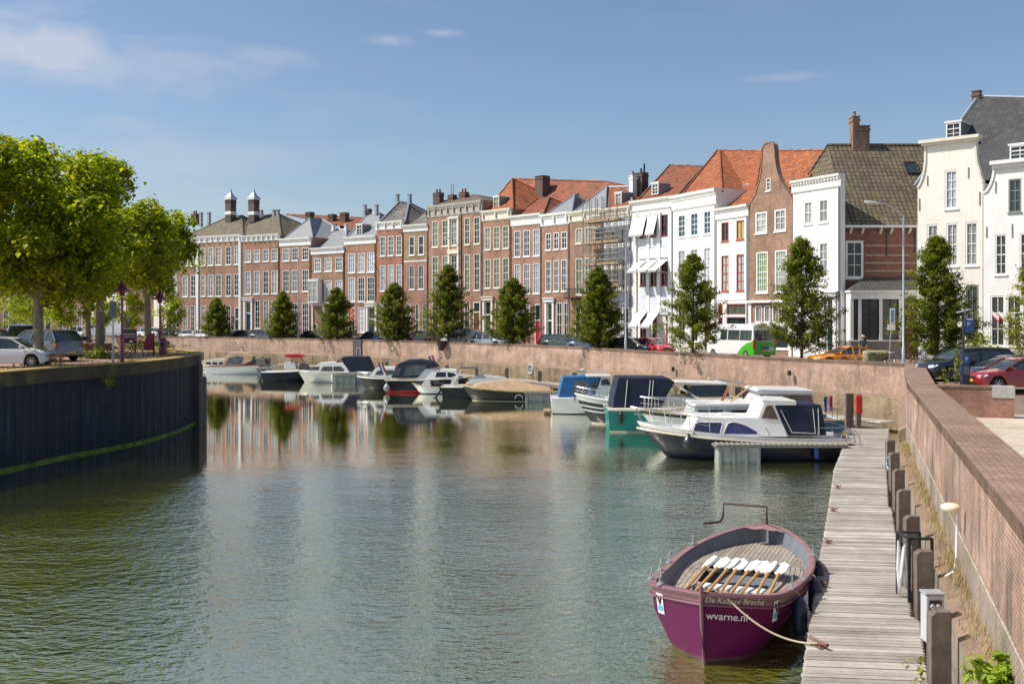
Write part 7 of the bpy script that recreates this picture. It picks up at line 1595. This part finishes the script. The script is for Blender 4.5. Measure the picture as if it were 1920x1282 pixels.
# lifebuoy wheel on the far wall
Y = wallY(997) - .45; r = thing('hose_reel', 'grey round hose wheel on the far quay wall above the tan covered sloop', 'hose reel', (*at(997, Y).xy, zz(692, Y)), rad(-55)); b = MB()
b.tube([(.42 * math.cos(a * PI / 12), -.12, .42 * math.sin(a * PI / 12)) for a in range(25)], .09, 7); b.build('hose', M('grey_hose', (.4, .4, .4), .5), r, True); b = MB()
for a in range(3): b.bar((.4 * math.cos(a * PI / 3), -.12, .4 * math.sin(a * PI / 3)), (-.4 * math.cos(a * PI / 3), -.12, -.4 * math.sin(a * PI / 3)), .04)
b.bar((0, -.12, 0), (0, .1, 0), .12); b.build('spokes', STEEL, r)
Y = wallY(834) - .05; r = thing('hanging_planter', 'dark tapered basket planter hanging on the far wall below the tall fifth tree', 'planter', (*at(834, Y).xy, zz(657, Y)), rad(-48)); b = MB(); b.lathe([(0, 0), (.25, 0), (.52, .95), (.56, .95), (.56, 1.0), (.48, 1.0), (.44, .8), (0, .75)], (0, -.45, 0), 14); b.build('basket', M('dark_basket', (.05, .035, .03), .9), r, 50); b = MB(); b.bar((-.4, -.05, .9), (-.4, -.05, 1.35), .04); b.bar((.4, -.05, .9), (.4, -.05, 1.35), .04); b.build('hanger', BLACKM, r)
Y = wallY(671) - .0; dd = (fl2[0] - fl2[1]); r = thing('wall_niche', 'dark sheet standing for a shaded gate panel with a white ladder frame set against the far quay wall', 'niche', (*at(671, Y).xy, 0), rad(-41)); b = MB(); b.box(-.75, .75, -.12, .02, -1.6, .62); b.build('shade_panel', M('niche_shade', (.07, .06, .065), .6), r); b = MB(); b.bar((.0, -.15, -1.6), (.0, -.15, -.35), .06); b.bar((.0, -.15, -.35), (.62, -.15, -.35), .06); b.bar((.62, -.15, -.35), (.62, -.15, -1.6), .06); b.build('ladder_frame', STEEL, r)  # dark panel paints the shade of a recess in the wall
b = MB()
for k in range(5): b.box(-.7 + k * .3, -.6 + k * .3, -.14, -.121, -1.6, .6)
b.build('rib', M('niche_rib', (.1, .085, .09), .6), r)
# timber fender piles at the end of the black wall
for i, (px, py0, nm) in enumerate(((375, 682, 'tall timber fender pile at the tip of the black quay wall'), (382, 706, 'short round headed timber pile beside the tall fender pile'))):
    P = at(px, 58.6 + i * .3, 0); b = MB(); zt_ = zz(py0, 58.6); b.tube(((0, 0, -4), (0, 0, zt_ - .1), (0, 0, zt_)), [.17, .17, .12], 10); o = b.build('timber_pile', POSTM, None, True); o.location = (P.x, P.y, 0); tag(o, nm, 'pile', 'timber piles at the point')
# ------------------------------------------------------------------ street furniture
def street_lamp(label, px, Y, py, arm, ang=0.0, z0=0.0):
    P = at(px, Y, z0); r = thing('street_lamp', label, 'street lamp', P, rad(ang), 'tall grey street lamps'); h = zz(py, Y) - z0; b = MB(); b.tube(((0, 0, 0), (0, 0, 1.4), (0, 0, 1.45), (0, 0, h * .92)), [.1, .1, .065, .05], 10); k = [(-arm * (1 - math.cos(a * PI / 16)) if False else -arm * (a / 8), 0, h * .92 + (h * .08) * math.sin(a / 8 * PI / 2)) for a in range(9)]
    b.tube(k, .035, 8); b.build('pole', STEEL, r, True); b = MB(); b.lathe([(0, -.42), (.07, -.4), (.13, -.2), (.14, .1), (.09, .34), (.04, .42), (0, .43)], (0, 0, 0), 12, T=Matrix.Translation((-arm - .3, 0, h)) @ Matrix.Rotation(PI / 2 + .12, 4, 'Y') @ Matrix.Diagonal((.65, 1.2, 1.05, 1))); b.build('lamp_head', M('lamp_head_grey', (.55, .57, .56), .3), r, True)
street_lamp('tall grey street lamp in front of the dark brick bay window house', 1694, 56.6, 380, 1.5, 0, 0)
street_lamp('tall grey street lamp standing against the scaffolding', 1173, wallY(1173) + 2, 428, 2.2)
street_lamp('thin grey street lamp in front of the grey hip roofed houses', 559, wallY(559) + 3, 470, .6, 40)
street_lamp('grey street lamp half hidden by the tall fifth tree', 860, wallY(860) + 3, 446, .9)
MAR = M('maroon_enamel', (.22, .01, .05), .35, coat=.4); LANT = M('lantern_glass', (.75, .72, .68), .3)
def maroon_lamp(label, P, h):
    r = thing('lamp_post', label, 'street lamp', P, 0, 'maroon lamp posts on the point'); b = MB(); b.lathe([(.13, 0), (.13, .1), (.1, .15), (.09, 1.3), (.14, 1.33), (.14, 1.42), (.06, 1.48), (.05, h - .35), (.05, h - .3)], (0, 0, 0), 12); b.build('pole', MAR, r, 50)
    b = MB(); b.lathe([(.05, h - .3), (.13, h - .22), (.14, h - .08), (.5, h - .04), (.5, h), (.24, h + .12), (.2, h + .26), (.1, h + .32), (.12, h + .4), (.05, h + .5), (0, h + .52)], (0, 0, 0), 16); o = b.build('lamp_shade', MAR, r, 50); b = MB(); b.lathe([(0, h - .34), (.1, h - .3), (.12, h - .1)], (0, 0, 0), 12); b.build('lamp_glass', LANT, o, True)
P = pen_pt(229, 683); maroon_lamp('front maroon lamp post beside the black quay wall', P, zz(545, P.y) - PENG); maroon_lamp('farther maroon lamp post near the tip of the point', at(300, 62, PENG), zz(560, 62) - PENG)
P = pen_pt(212, 682); r = thing('road_sign', 'grey back of an upright road sign on a pole beside the front maroon lamp', 'sign', P, rad(20)); h = zz(565, P.y) - PENG; b = MB(); b.tube(((0, 0, 0), (0, 0, 1.2), (0, 0, h)), [.05, .045, .035], 8); b.build('pole', STEEL, r); b = MB(); b.box(-.16, .16, -.06, -.03, h - .85, h); b.build('sign_plate', M('sign_back', (.2, .25, .32), .5), r, bevel=.01)
P = pen_pt(283, 673); r = thing('advert_sign', 'dark red quarter round board on a green black post', 'sign', at(284, 57.5, PENG), rad(8)); b = MB(); b.bar((.12, 0, 0), (.12, 0, 1.45), .09); b.build('post', DARKP, r); b = MB(); pts = [(.07, .42)] + [(.07 - .52 * math.cos(a * PI / 16) * (1), .42 + .98 * math.sin(a * PI / 16)) for a in range(0, 9)]
b.add([(x, -.03, z) for x, z in pts] + [(x, .03, z) for x, z in pts], [tuple(range(len(pts))), tuple(range(2 * len(pts) - 1, len(pts) - 1, -1))] + [(i, (i + 1) % len(pts), len(pts) + (i + 1) % len(pts), len(pts) + i) for i in range(len(pts))]); b.build('board', MAR, r, clean=True)
P = at(306, 60, PENG); r = thing('bin', 'small maroon litter bin beside the farther lamp post', 'litter bin', P); b = MB(); b.lathe([(.2, 0), (.24, .9), (.2, 1.0), (.06, 1.1), (0, 1.1)], (0, 0, 0), 12); b.build('bin_body', MAR, r, 40); b = MB(); b.box(-.12, .12, -.26, -.2, .68, .8); b.build('opening', DARKP, r)
P = at(243, 58.5, PENG); r = thing('information_board', 'small dark information board on two legs behind the parked bicycles', 'notice board', P, rad(-5)); b = MB()
for x_ in (-.35, .35): b.bar((x_, 0, 0), (x_, 0, 1.6), .06)
b.build('leg', DARKP, r); b = MB(); b.box(-.45, .45, -.05, 0, .8, 1.62); b.build('board', M('dark_board', (.09, .07, .07), .5), r); b = MB(); b.box(-.38, .38, -.056, -.051, 1.3, 1.36); b.box(-.38, .38, -.056, -.051, 1.15, 1.19); b.build('board_stripe', CREAM, r)
for i in range(3): b = MB(); b.box(-.38 + i * .27, -.16 + i * .27, -.057, -.051, .86, 1.06); b.build('board_picture', MAR, r)
def tree_bench(label, P, w):
    r = thing('tree_guard', label, 'tree guard', P, 0, 'maroon rail guards round the trees'); b = MB()
    for s_ in (-1, 1): b.bar((-w, s_ * .5, .55), (w, s_ * .5, .55), .14, .06); b.bar((s_ * w, -.5, .55), (s_ * w, .5, .55), .06, .06)
    b.build('rail', MAR, r); 
    for x_ in (-w * .85, w * .85):
        for y_ in (-.5, .5): b = MB(); b.bar((x_, y_, 0), (x_, y_, .53), .05); b.build('leg', MAR, r)
for px, py, w_, nm in ((70, 688, 1.0, 'maroon rail guard round the thick first tree by the white hatchback'), (182, 668, .95, 'maroon rail guard round the second tree by the lamp post'),): tree_bench(nm, pen_pt(px, py), w_)
tree_bench('maroon rail guard round the third tree near the red quarter round board', at(278, 73.9, PENG), 1.2); tree_bench('maroon rail guard round the thin trunked tree', at(166, 77.9, PENG), 1.2)
for px, Y, nm in ((150, 70, 'low dark brown seat wall left of the third tree'), (262, 76, 'low dark brown seat wall behind the third tree')):
    b = MB(); b.box(-1.4, 1.4, -.25, .25, 0, .45); b.box(-1.45, 1.45, -.28, .28, .452, .52, 1); o = b.build('bench', [M('brown_bench_side', (.12, .08, .06), .7), M('brown_bench_top', (.2, .13, .09), .7)], None, bevel=.02); o.location = at(px + 20, Y, PENG); tag(o, nm, 'bench', 'low brown seats on the point')
def bicycle(label, P, ang, m, crate=False):
    r = thing('bicycle', label, 'bicycle', P, rad(ang), 'parked bicycles'); R = .34
    for x_ in (-.53, .53):
        b = MB(); b.tube([(x_ + R * math.cos(a * PI / 10), 0, R + R * math.sin(a * PI / 10)) for a in range(21)], .022, 6); w_ = b.build('wheel', TYRE, r, True); b = MB()
        for k in range(6): a = k * PI / 6; b.bar((x_ + R * math.cos(a), 0, R + R * math.sin(a)), (x_ - R * math.cos(a), 0, R - R * math.sin(a)), .008)
        b.build('spokes', STEEL, w_)
    b = MB(); bb, st_, hd = (-.05, 0, .3), (-.22, 0, .88), (.36, 0, .86)
    for p_, q_ in ((bb, st_), (bb, hd), (bb, (-.53, 0, .34)), ((-.18, 0, .7), (-.53, 0, .34)), (hd, (.53, 0, .34)), ((-.17, 0, .66), (.37, 0, .78)), (hd, (.34, 0, 1.02)), (st_, (-.22, 0, .95))): b.tube((p_, q_), .018, 6)
    b.build('frame', m, r); b = MB(); b.box(-.34, -.1, -.07, .07, .95, 1.0); b.build('saddle', BLACKM, r, bevel=.02); b = MB(); b.tube(((.18, -.28, 1.06), (.32, -.2, 1.05), (.34, 0, 1.02), (.32, .2, 1.05), (.18, .28, 1.06)), .016, 6); b.build('handlebar', CHROME, r); b = MB(); b.bar((-.2, 0, .72), (-.72, 0, .72), .14, .02); b.bar((-.7, 0, .7), (-.53, 0, .34), .015); b.build('luggage_rack', BLACKM, r)
    b = MB(); b.bar((-.05, -.12, .18), (-.05, .12, .42), .02); b.box(-.13, .03, -.2, -.12, .17, .2); b.box(-.13, .03, .12, .2, .41, .44); b.build('pedals', BLACKM, r)
    if crate: b = MB(); b.box(.42, .78, -.18, .18, .85, 1.1); b.build('crate', BLACKM, r)
bicycle('black bicycle leaning beyond the dark grey hatchback on the point', at(134, 62, PENG), 30, BLACKM, True); bicycle('second black bicycle with a black crate beyond the parked cars', at(142, 64, PENG), -20, BLACKM, True)
bicycle('dark bicycle parked just right of the front maroon lamp post', at(236, 52.5, PENG), 15, DARKP); bicycle('bicycle standing in front of the information board', at(252, 56.5, PENG), -10, BLACKM)
bicycle('bicycle standing right of the orange coupe behind the wall', at(1600, 58.9, 0), 5, STEEL); bicycle('dark bicycle against the sign post behind the wall corner', at(1666, 58.6, 0), 40, BLACKM); bicycle('dark bicycle near the foot of the cream house tree', at(1726, 57.5, -.0), 20, BLACKM)
P = at(1642, 59.5, 0); r = thing('planter_box', 'pale weathered block with green ivy beside the orange coupe', 'planter', P); b = MB(); b.box(-.7, .7, -.4, .4, 0, 1.12); b.build('block', M('weathered_block', (.36, .33, .22), .9, var=.35, scale=5, bmp=.4), r, bevel=.12)
rng = random.Random(5); lm = leaf_mesh(rng, [(rng.uniform(-.6, .5), -.42, rng.uniform(.2, 1.0)) for _ in range(26)], .1, 10, .06); lm.build('ivy', LEAFH, r)
P = at(1668, 58.3, 0); r = thing('road_sign', 'grey pole with a tall white edged sign and a small cream panel', 'sign', P, rad(-10)); h = zz(578, P.y); b = MB(); b.tube(((-.05, 0, 0), (.12, 0, h)), .03); b.build('pole', STEEL, r); T = Matrix.Translation((.12, -.06, 0)); b = MB(); b.box(-.12, .16, -.02, .0, h - .9, h, T=T); b.build('sign_plate', WHITE, r); b = MB(); b.box(-.07, .11, -.026, -.021, h - .82, h - .08, T=T); b.build('sign_face', M('blue_grey_sign', (.15, .25, .35), .4), r); b = MB(); b.box(-.26, .18, -.02, .0, h - 1.28, h - .93, T=T); b.build('lower_plate', CREAM, r)
BLU = M('parking_blue', (.02, .1, .33), .4); P = at(1806, 43.2, -.2); h = zz(585, P.y) + .2
r = thing('parking_sign', 'blue parking zone sign on a dark pole with a small grey solar hood', 'sign', P, 0); b = MB(); b.tube(((0, 0, 0), (0, 0, h)), .05); b.build('pole', DARKP, r); b = MB(); b.box(.06, .45, -.03, 0, h - .75, h - .22); b.add([(.06, -.03, h - .75), (.45, -.03, h - .75), (.4, -.03, h - .86), (.06, -.03, h - .92)], [(0, 3, 2, 1)]); b.build('sign_plate', BLU, r)
text('P', .27, WHITE, r, (.22, -.036, h - .54), (1, 0, 0), (0, 0, 1)); text('zone', .1, WHITE, r, (.25, -.036, h - .31), (1, 0, 0), (0, 0, 1)) if False else None
b = MB(); b.box(.12, .4, -.037, -.031, h - .34, h - .27); b.build('sign_line', WHITE, r); b = MB(); b.bar((-.25, 0, h - .02), (.3, 0, h + .12), .3, .04); b.build('solar_hood', STEEL, r)
r = thing('parking_meter', 'dark blue pay and display parking meter in front of the black family car', 'parking meter', at(1809, 42.8, -.2), 0); b = MB(); b.box(-.17, .17, -.15, .15, 0, 1.75); b.build('meter_body', M('meter_navy', (.02, .035, .07), .4), r, bevel=.03); b = MB(); b.box(-.12, .12, -.165, -.151, 1.32, 1.68); b.build('meter_sign', BLU, r); text('P', .24, WHITE, r, (0, -.17, 1.5), (1, 0, 0), (0, 0, 1)); b = MB(); b.box(-.11, .11, -.165, -.151, .85, 1.22); b.build('meter_screen', M('meter_screen', (.12, .16, .2), .2), r)
# plants
def plant(name, label, P, spots, size, per, spread, m, cat='plant', stems=(), group=None):
    r = thing(name, label, cat, P, 0, group); rng = random.Random(hash(label) % 1000 if False else len(label)); leaf_mesh(rng, spots, size, per, spread, .5).build('leaves', m, r); b = MB()
    for s_ in stems: b.tube(s_, .012, 5)
    if stems: b.build('stems', M('green_stem', (.1, .14, .03), .7), r)
    return r
rg = random.Random(3)
plant('hollyhock', 'tall hollyhock stem with pale leaves growing in front of the parking meter', at(1794, 41.5, -.25), [(rg.gauss(0, .05), rg.gauss(0, .05), z_ * .1) for z_ in range(2, 21) for _ in range(2)], .11, 5, .06, LEAFY, stems=[((0, 0, 0), (.03, 0, 1.1), (0, 0, 2.2))])
plant('hollyhock', 'shorter hollyhock left of the tall one, by the front wheel of the black car', at(1779, 41.5, -.25), [(rg.gauss(0, .08) - z_ * .012, rg.gauss(0, .08), z_ * .1) for z_ in range(2, 13) for _ in range(2)], .1, 5, .05, LEAFY, stems=[((0, 0, 0), (-.08, 0, .7), (-.18, 0, 1.3))])
plant('shrub', 'round green shrub against the cream house behind the black car', at(1832, 66, 0), [(rg.gauss(0, .55), rg.gauss(0, .3), rg.uniform(.3, 2.0)) for _ in range(120)], .16, 12, .12, LEAFA)
plant('shrub', 'green weedy tuft at the foot of the second tree', pen_pt(183, 672), [(rg.gauss(0, .55), rg.gauss(0, .4), abs(rg.gauss(.2, .25))) for _ in range(90)], .13, 14, .12, LEAFH)
plant('shrub', 'dark weedy tuft at the foot of the first thick tree', pen_pt(88, 684), [(rg.gauss(0, .4), rg.gauss(0, .3), abs(rg.gauss(.25, .3))) for _ in range(60)], .12, 12, .1, LEAFH)
plant('shrub', 'yellow dry tuft round the third tree', at(275, 71, PENG), [(rg.gauss(0, 1.0), rg.gauss(0, .4), abs(rg.gauss(.2, .25))) for _ in range(70)], .13, 12, .12, LEAFY)
Pw = Vector((-18.9, 46.6, .15)); plant('wall_fern', 'small tuft growing out of the brick band on the black quay wall', Pw, [(rg.gauss(0, .1), rg.gauss(0, .3), rg.gauss(0, .15)) for _ in range(22)], .1, 10, .08, LEAFY)
plant('shrub', 'brown dried weeds at the corner where the quay wall turns', at(1708, 57.2, 0), [(rg.gauss(0, .5), rg.gauss(0, .2), abs(rg.gauss(.3, .35))) for _ in range(40)], .1, 10, .12, M('dry_weed', (.3, .2, .1), .9))
Yw = 12.75; xw_ = 2.02 + .344 * Yw
rg2 = random.Random(8); sp_ = []; stm = []
for k in range(11):
    a = rg2.uniform(0, 2 * PI); L_ = rg2.uniform(.2, .5); tip = Vector((math.cos(a) * L_ * .7 - .1, math.sin(a) * L_, rg2.uniform(.1, .5))); stm.append(((0, 0, 0), tip * .5 + Vector((0, 0, .12)), tip))
    for j in range(9): f = j / 9; sp_.append(tuple(tip * (f * .8 + .2) + Vector((0, 0, .12 * math.sin(f * PI)))))
plant('wall_plant', 'fresh green leafy plant growing on the mossy ledge at the bottom right corner', (xw_ - .12, Yw, -1.74), sp_, .12, 7, .04, leaf('fresh_leaves', (.2, .3, .02), (.28, .4, .03), (.36, .45, .05), .35), stems=stm)
plant('wall_plant', 'small reddish seedling beside the nearest oak post', (xw_ - .55, 14.3, -2.2), [(rg.gauss(0, .05), rg.gauss(0, .05), z_ * .04) for z_ in range(12)], .07, 5, .03, LEAFY)
# dry grass on the ledge: nobody could count it
gm = MB(); rg3 = random.Random(4)
for _ in range(5200):
    Y = rg3.uniform(12.5, 38); dens_ = .5 + .5 * math.sin(Y * 1.1) * math.sin(Y * .37 + 1)
    if rg3.random() > dens_: continue
    u = abs(rg3.gauss(0, .16)); x = 2.02 + .344 * Y - .03 - min(.38, u); z = -1.69 + .0; h = rg3.uniform(.04, .2) * (1.5 - u); a = rg3.uniform(0, 2 * PI); dx, dy = math.cos(a), math.sin(a)
    gm.add([(x - dy * .006, Y + dx * .006, z), (x + dy * .006, Y - dx * .006, z), (x + dx * h * .5, Y + dy * h * .5, z + h)], [(0, 1, 2)])
mg, n_g, b_g = nt('dry_grass_blades'); g_ = N(n_g, 'ShaderNodeNewGeometry'); r_g = ramp(n_g, [(0, (.3, .21, .09)), (.7, (.42, .33, .15)), (1, (.16, .22, .04))]); n_g.links.new(g_.outputs['Random Per Island'], r_g.inputs[0]); n_g.links.new(r_g.outputs[0], b_g.inputs['Base Color']); b_g.inputs['Roughness'].default_value = .8
tag(gm.build('dry_grass', mg), 'dry yellow grass growing along the ledge of the near quay wall', 'grass', kind='stuff')
gm = MB(); vl = offs(pen, 1.3)
for i in range(len(vl) - 1):
    a, c = vl[i], vl[i + 1]
    if a.y < 36 or a.y > 72 or a.x < -30: continue
    for _ in range(int((c - a).length * 75)):
        p = a.lerp(c, rg3.random()) + Vector((rg3.gauss(0, .45), rg3.gauss(0, .45), PENG + .03)); h = rg3.uniform(.05, .22); t_ = rg3.uniform(0, 2 * PI); dx, dy = math.cos(t_), math.sin(t_)
        gm.add([(p.x - dy * .012, p.y + dx * .012, p.z), (p.x + dy * .012, p.y - dx * .012, p.z), (p.x + dx * h * .5, p.y + dy * h * .5, p.z + h)], [(0, 1, 2)])
tag(gm.build('dry_grass', mg), 'dry yellow grass along the rim of the black quay wall', 'grass', kind='stuff')
# ------------------------------------------------------------------ scaffolding
h = SCH; sc_ = thing('scaffolding', 'pole scaffolding with timber lifts in front of the pale blue house', 'scaffold', (h.p0.x, h.p0.y, 0), h.ang)
xs_ = [h.S(px)[0] for px in (1113, 1125, 1137, 1149, 1162, 1175)]; ztop = h.Z(1135, 372)
ZB = [h.Z(1135, py) for py in (628, 590, 538, 498, 458, 418)]
b = MB()
for x_ in xs_:
    for y_ in (-.35, -1.45): b.tube(((x_, y_, 0), (x_, y_, ztop - (1.6 if x_ > xs_[4] else 0))), .045, 6)
b.build('standard', M('scaffold_tube', (.3, .27, .24), .5, metal=.4), sc_)
b = MB()
for z_ in ZB:
    for dz in (0, .55, 1.05):
        for y_ in (-.35, -1.45): b.tube(((xs_[0] - .3, y_, z_ + dz), (xs_[-1] + .3, y_, z_ + dz)), .035, 5)
    for x_ in xs_: b.tube(((x_, -.3, z_), (x_, -1.6, z_)), .035, 5)
b.build('ledger', M('scaffold_tube', (0, 0, 0)), sc_)
for i, z_ in enumerate(ZB[1:]):
    k = i % 4; b = MB(); b.tube(((xs_[k], -1.5, z_), (xs_[k + 1], -1.5, z_ + 2.4)), .03, 5); b.build('brace', M('scaffold_tube', (0, 0, 0)), sc_)
for z_ in ZB[2:]:
    b = MB()
    for k in range(4): b.box(xs_[0] - .3, xs_[-1] + .3, -1.4 + k * .26, -1.18 + k * .26, z_ + .04, z_ + .09)
    b.box(xs_[0] - .3, xs_[-1] + .3, -1.46, -1.42, z_ + .05, z_ + .25); b.build('platform', planks('scaffold_boards', (.42, .27, .14), (.32, .22, .13)), sc_)
b = MB(); xl = h.S(1180)[0]
for s_ in (0, .45): b.bar((xl + s_, -.5, h.Z(1180, 560)), (xl + s_, -.3, h.Z(1180, 470)), .05)
for k in range(9): z_ = lerp(h.Z(1180, 556), h.Z(1180, 474), k / 8); b.bar((xl, -.4, z_), (xl + .45, -.4, z_), .04)
b.build('ladder', STEEL, sc_)
# ------------------------------------------------------------------ the man behind the orange car
def skin_mesh(name, V, E, R, m, parent, sub=2):
    me = bpy.data.meshes.new(name); me.from_pydata(V, E, []); o = bpy.data.objects.new(name, me); COL.objects.link(o); sk = o.modifiers.new('s', 'SKIN'); 
    for i, r_ in enumerate(R): me.skin_vertices[0].data[i].radius = (r_, r_) if not isinstance(r_, tuple) else r_
    me.skin_vertices[0].data[0].use_root = True; su = o.modifiers.new('d', 'SUBSURF'); su.levels = su.render_levels = sub
    dg = bpy.context.evaluated_depsgraph_get(); m2 = bpy.data.meshes.new_from_object(o.evaluated_get(dg)); bpy.data.objects.remove(o); m2.materials.clear(); m2.materials.append(m); m2.name = name
    for p_ in m2.polygons: p_.use_smooth = True
    o = bpy.data.objects.new(name, m2); COL.objects.link(o); o.parent = parent; return o
SKINM = M('skin', (.5, .28, .19), .6, var=.05); SHIRT = M('patterned_dark_shirt', (.09, .11, .15), .8, var=.8, scale=14); TRO = M('dark_trousers', (.04, .045, .06), .8); HAT = M('pale_sun_hat', (.5, .42, .36), .8)
pn = thing('person', 'man in a pale hat and dark patterned shirt standing behind the orange coupe', 'person', at(1618, 70.2, 0), rad(0))
V = [(0, 0, .98), (0, 0, 1.15), (0, .01, 1.38), (0, 0, 1.5), (0, -.01, 1.58), (0, -.02, 1.68), (0, -.01, 1.76),
     (.18, 0, 1.44), (.25, .0, 1.18), (.2, -.2, 1.02), (.14, -.27, 1.04), (-.18, 0, 1.44), (-.26, .02, 1.18), (-.24, -.06, .93), (-.24, -.09, .84),
     (.1, 0, .9), (.12, -.01, .5), (.12, .02, .09), (.13, -.14, .04), (-.1, 0, .9), (-.12, -.01, .5), (-.12, .02, .09), (-.13, -.14, .04)]
E = [(0, 1), (1, 2), (2, 3), (3, 4), (4, 5), (5, 6), (2, 7), (7, 8), (8, 9), (9, 10), (2, 11), (11, 12), (12, 13), (13, 14), (0, 15), (15, 16), (16, 17), (17, 18), (0, 19), (19, 20), (20, 21), (21, 22)]
R = [(.15, .1), (.14, .1), (.16, .1), .06, .06, (.085, .1), (.07, .08), .06, .045, .035, .03, .06, .045, .035, .03, .085, .06, .045, .04, .085, .06, .045, .04]
skin_mesh('body', V, E, R, SKINM, pn)
skin_mesh('shirt', [(0, 0, 1.0), (0, 0, 1.18), (0, .01, 1.38), (0, 0, 1.47), (.19, 0, 1.45), (.25, 0, 1.24), (-.19, 0, 1.45), (-.26, .01, 1.24)], [(0, 1), (1, 2), (2, 3), (2, 4), (4, 5), (2, 6), (6, 7)], [(.19, .13), (.175, .13), (.19, .13), .085, .08, .075, .08, .075], SHIRT, pn)
skin_mesh('trousers', [(0, 0, .98), (.1, 0, .88), (.12, 0, .5), (.12, .02, .12), (-.1, 0, .88), (-.12, 0, .5), (-.12, .02, .12)], [(0, 1), (1, 2), (2, 3), (0, 4), (4, 5), (5, 6)], [(.17, .12), .11, .085, .075, .11, .085, .075], TRO, pn)
b = MB(); b.lathe([(.19, 1.73), (.2, 1.74), (.11, 1.76), (.1, 1.84), (.05, 1.87), (0, 1.87)], (0, -.01, 0), 16); b.build('hat', HAT, pn, 50)
b = MB(); b.lathe([(.1, 1.66), (.103, 1.73), (.1, 1.75)], (0, .015, 0), 12); b.build('hair', M('grey_hair', (.2, .18, .16), .8), pn, True)
b = MB(); b.add([(-.012, -.12, 1.655), (.012, -.12, 1.655), (0, -.12, 1.7), (0, -.15, 1.66)], [(0, 1, 3), (1, 2, 3), (2, 0, 3)]); b.build('nose', SKINM, pn)
# hanging signs and facade flag poles are parts of their houses; small weeds in the stub wall
for hx, px, py, dx in ():
    pass
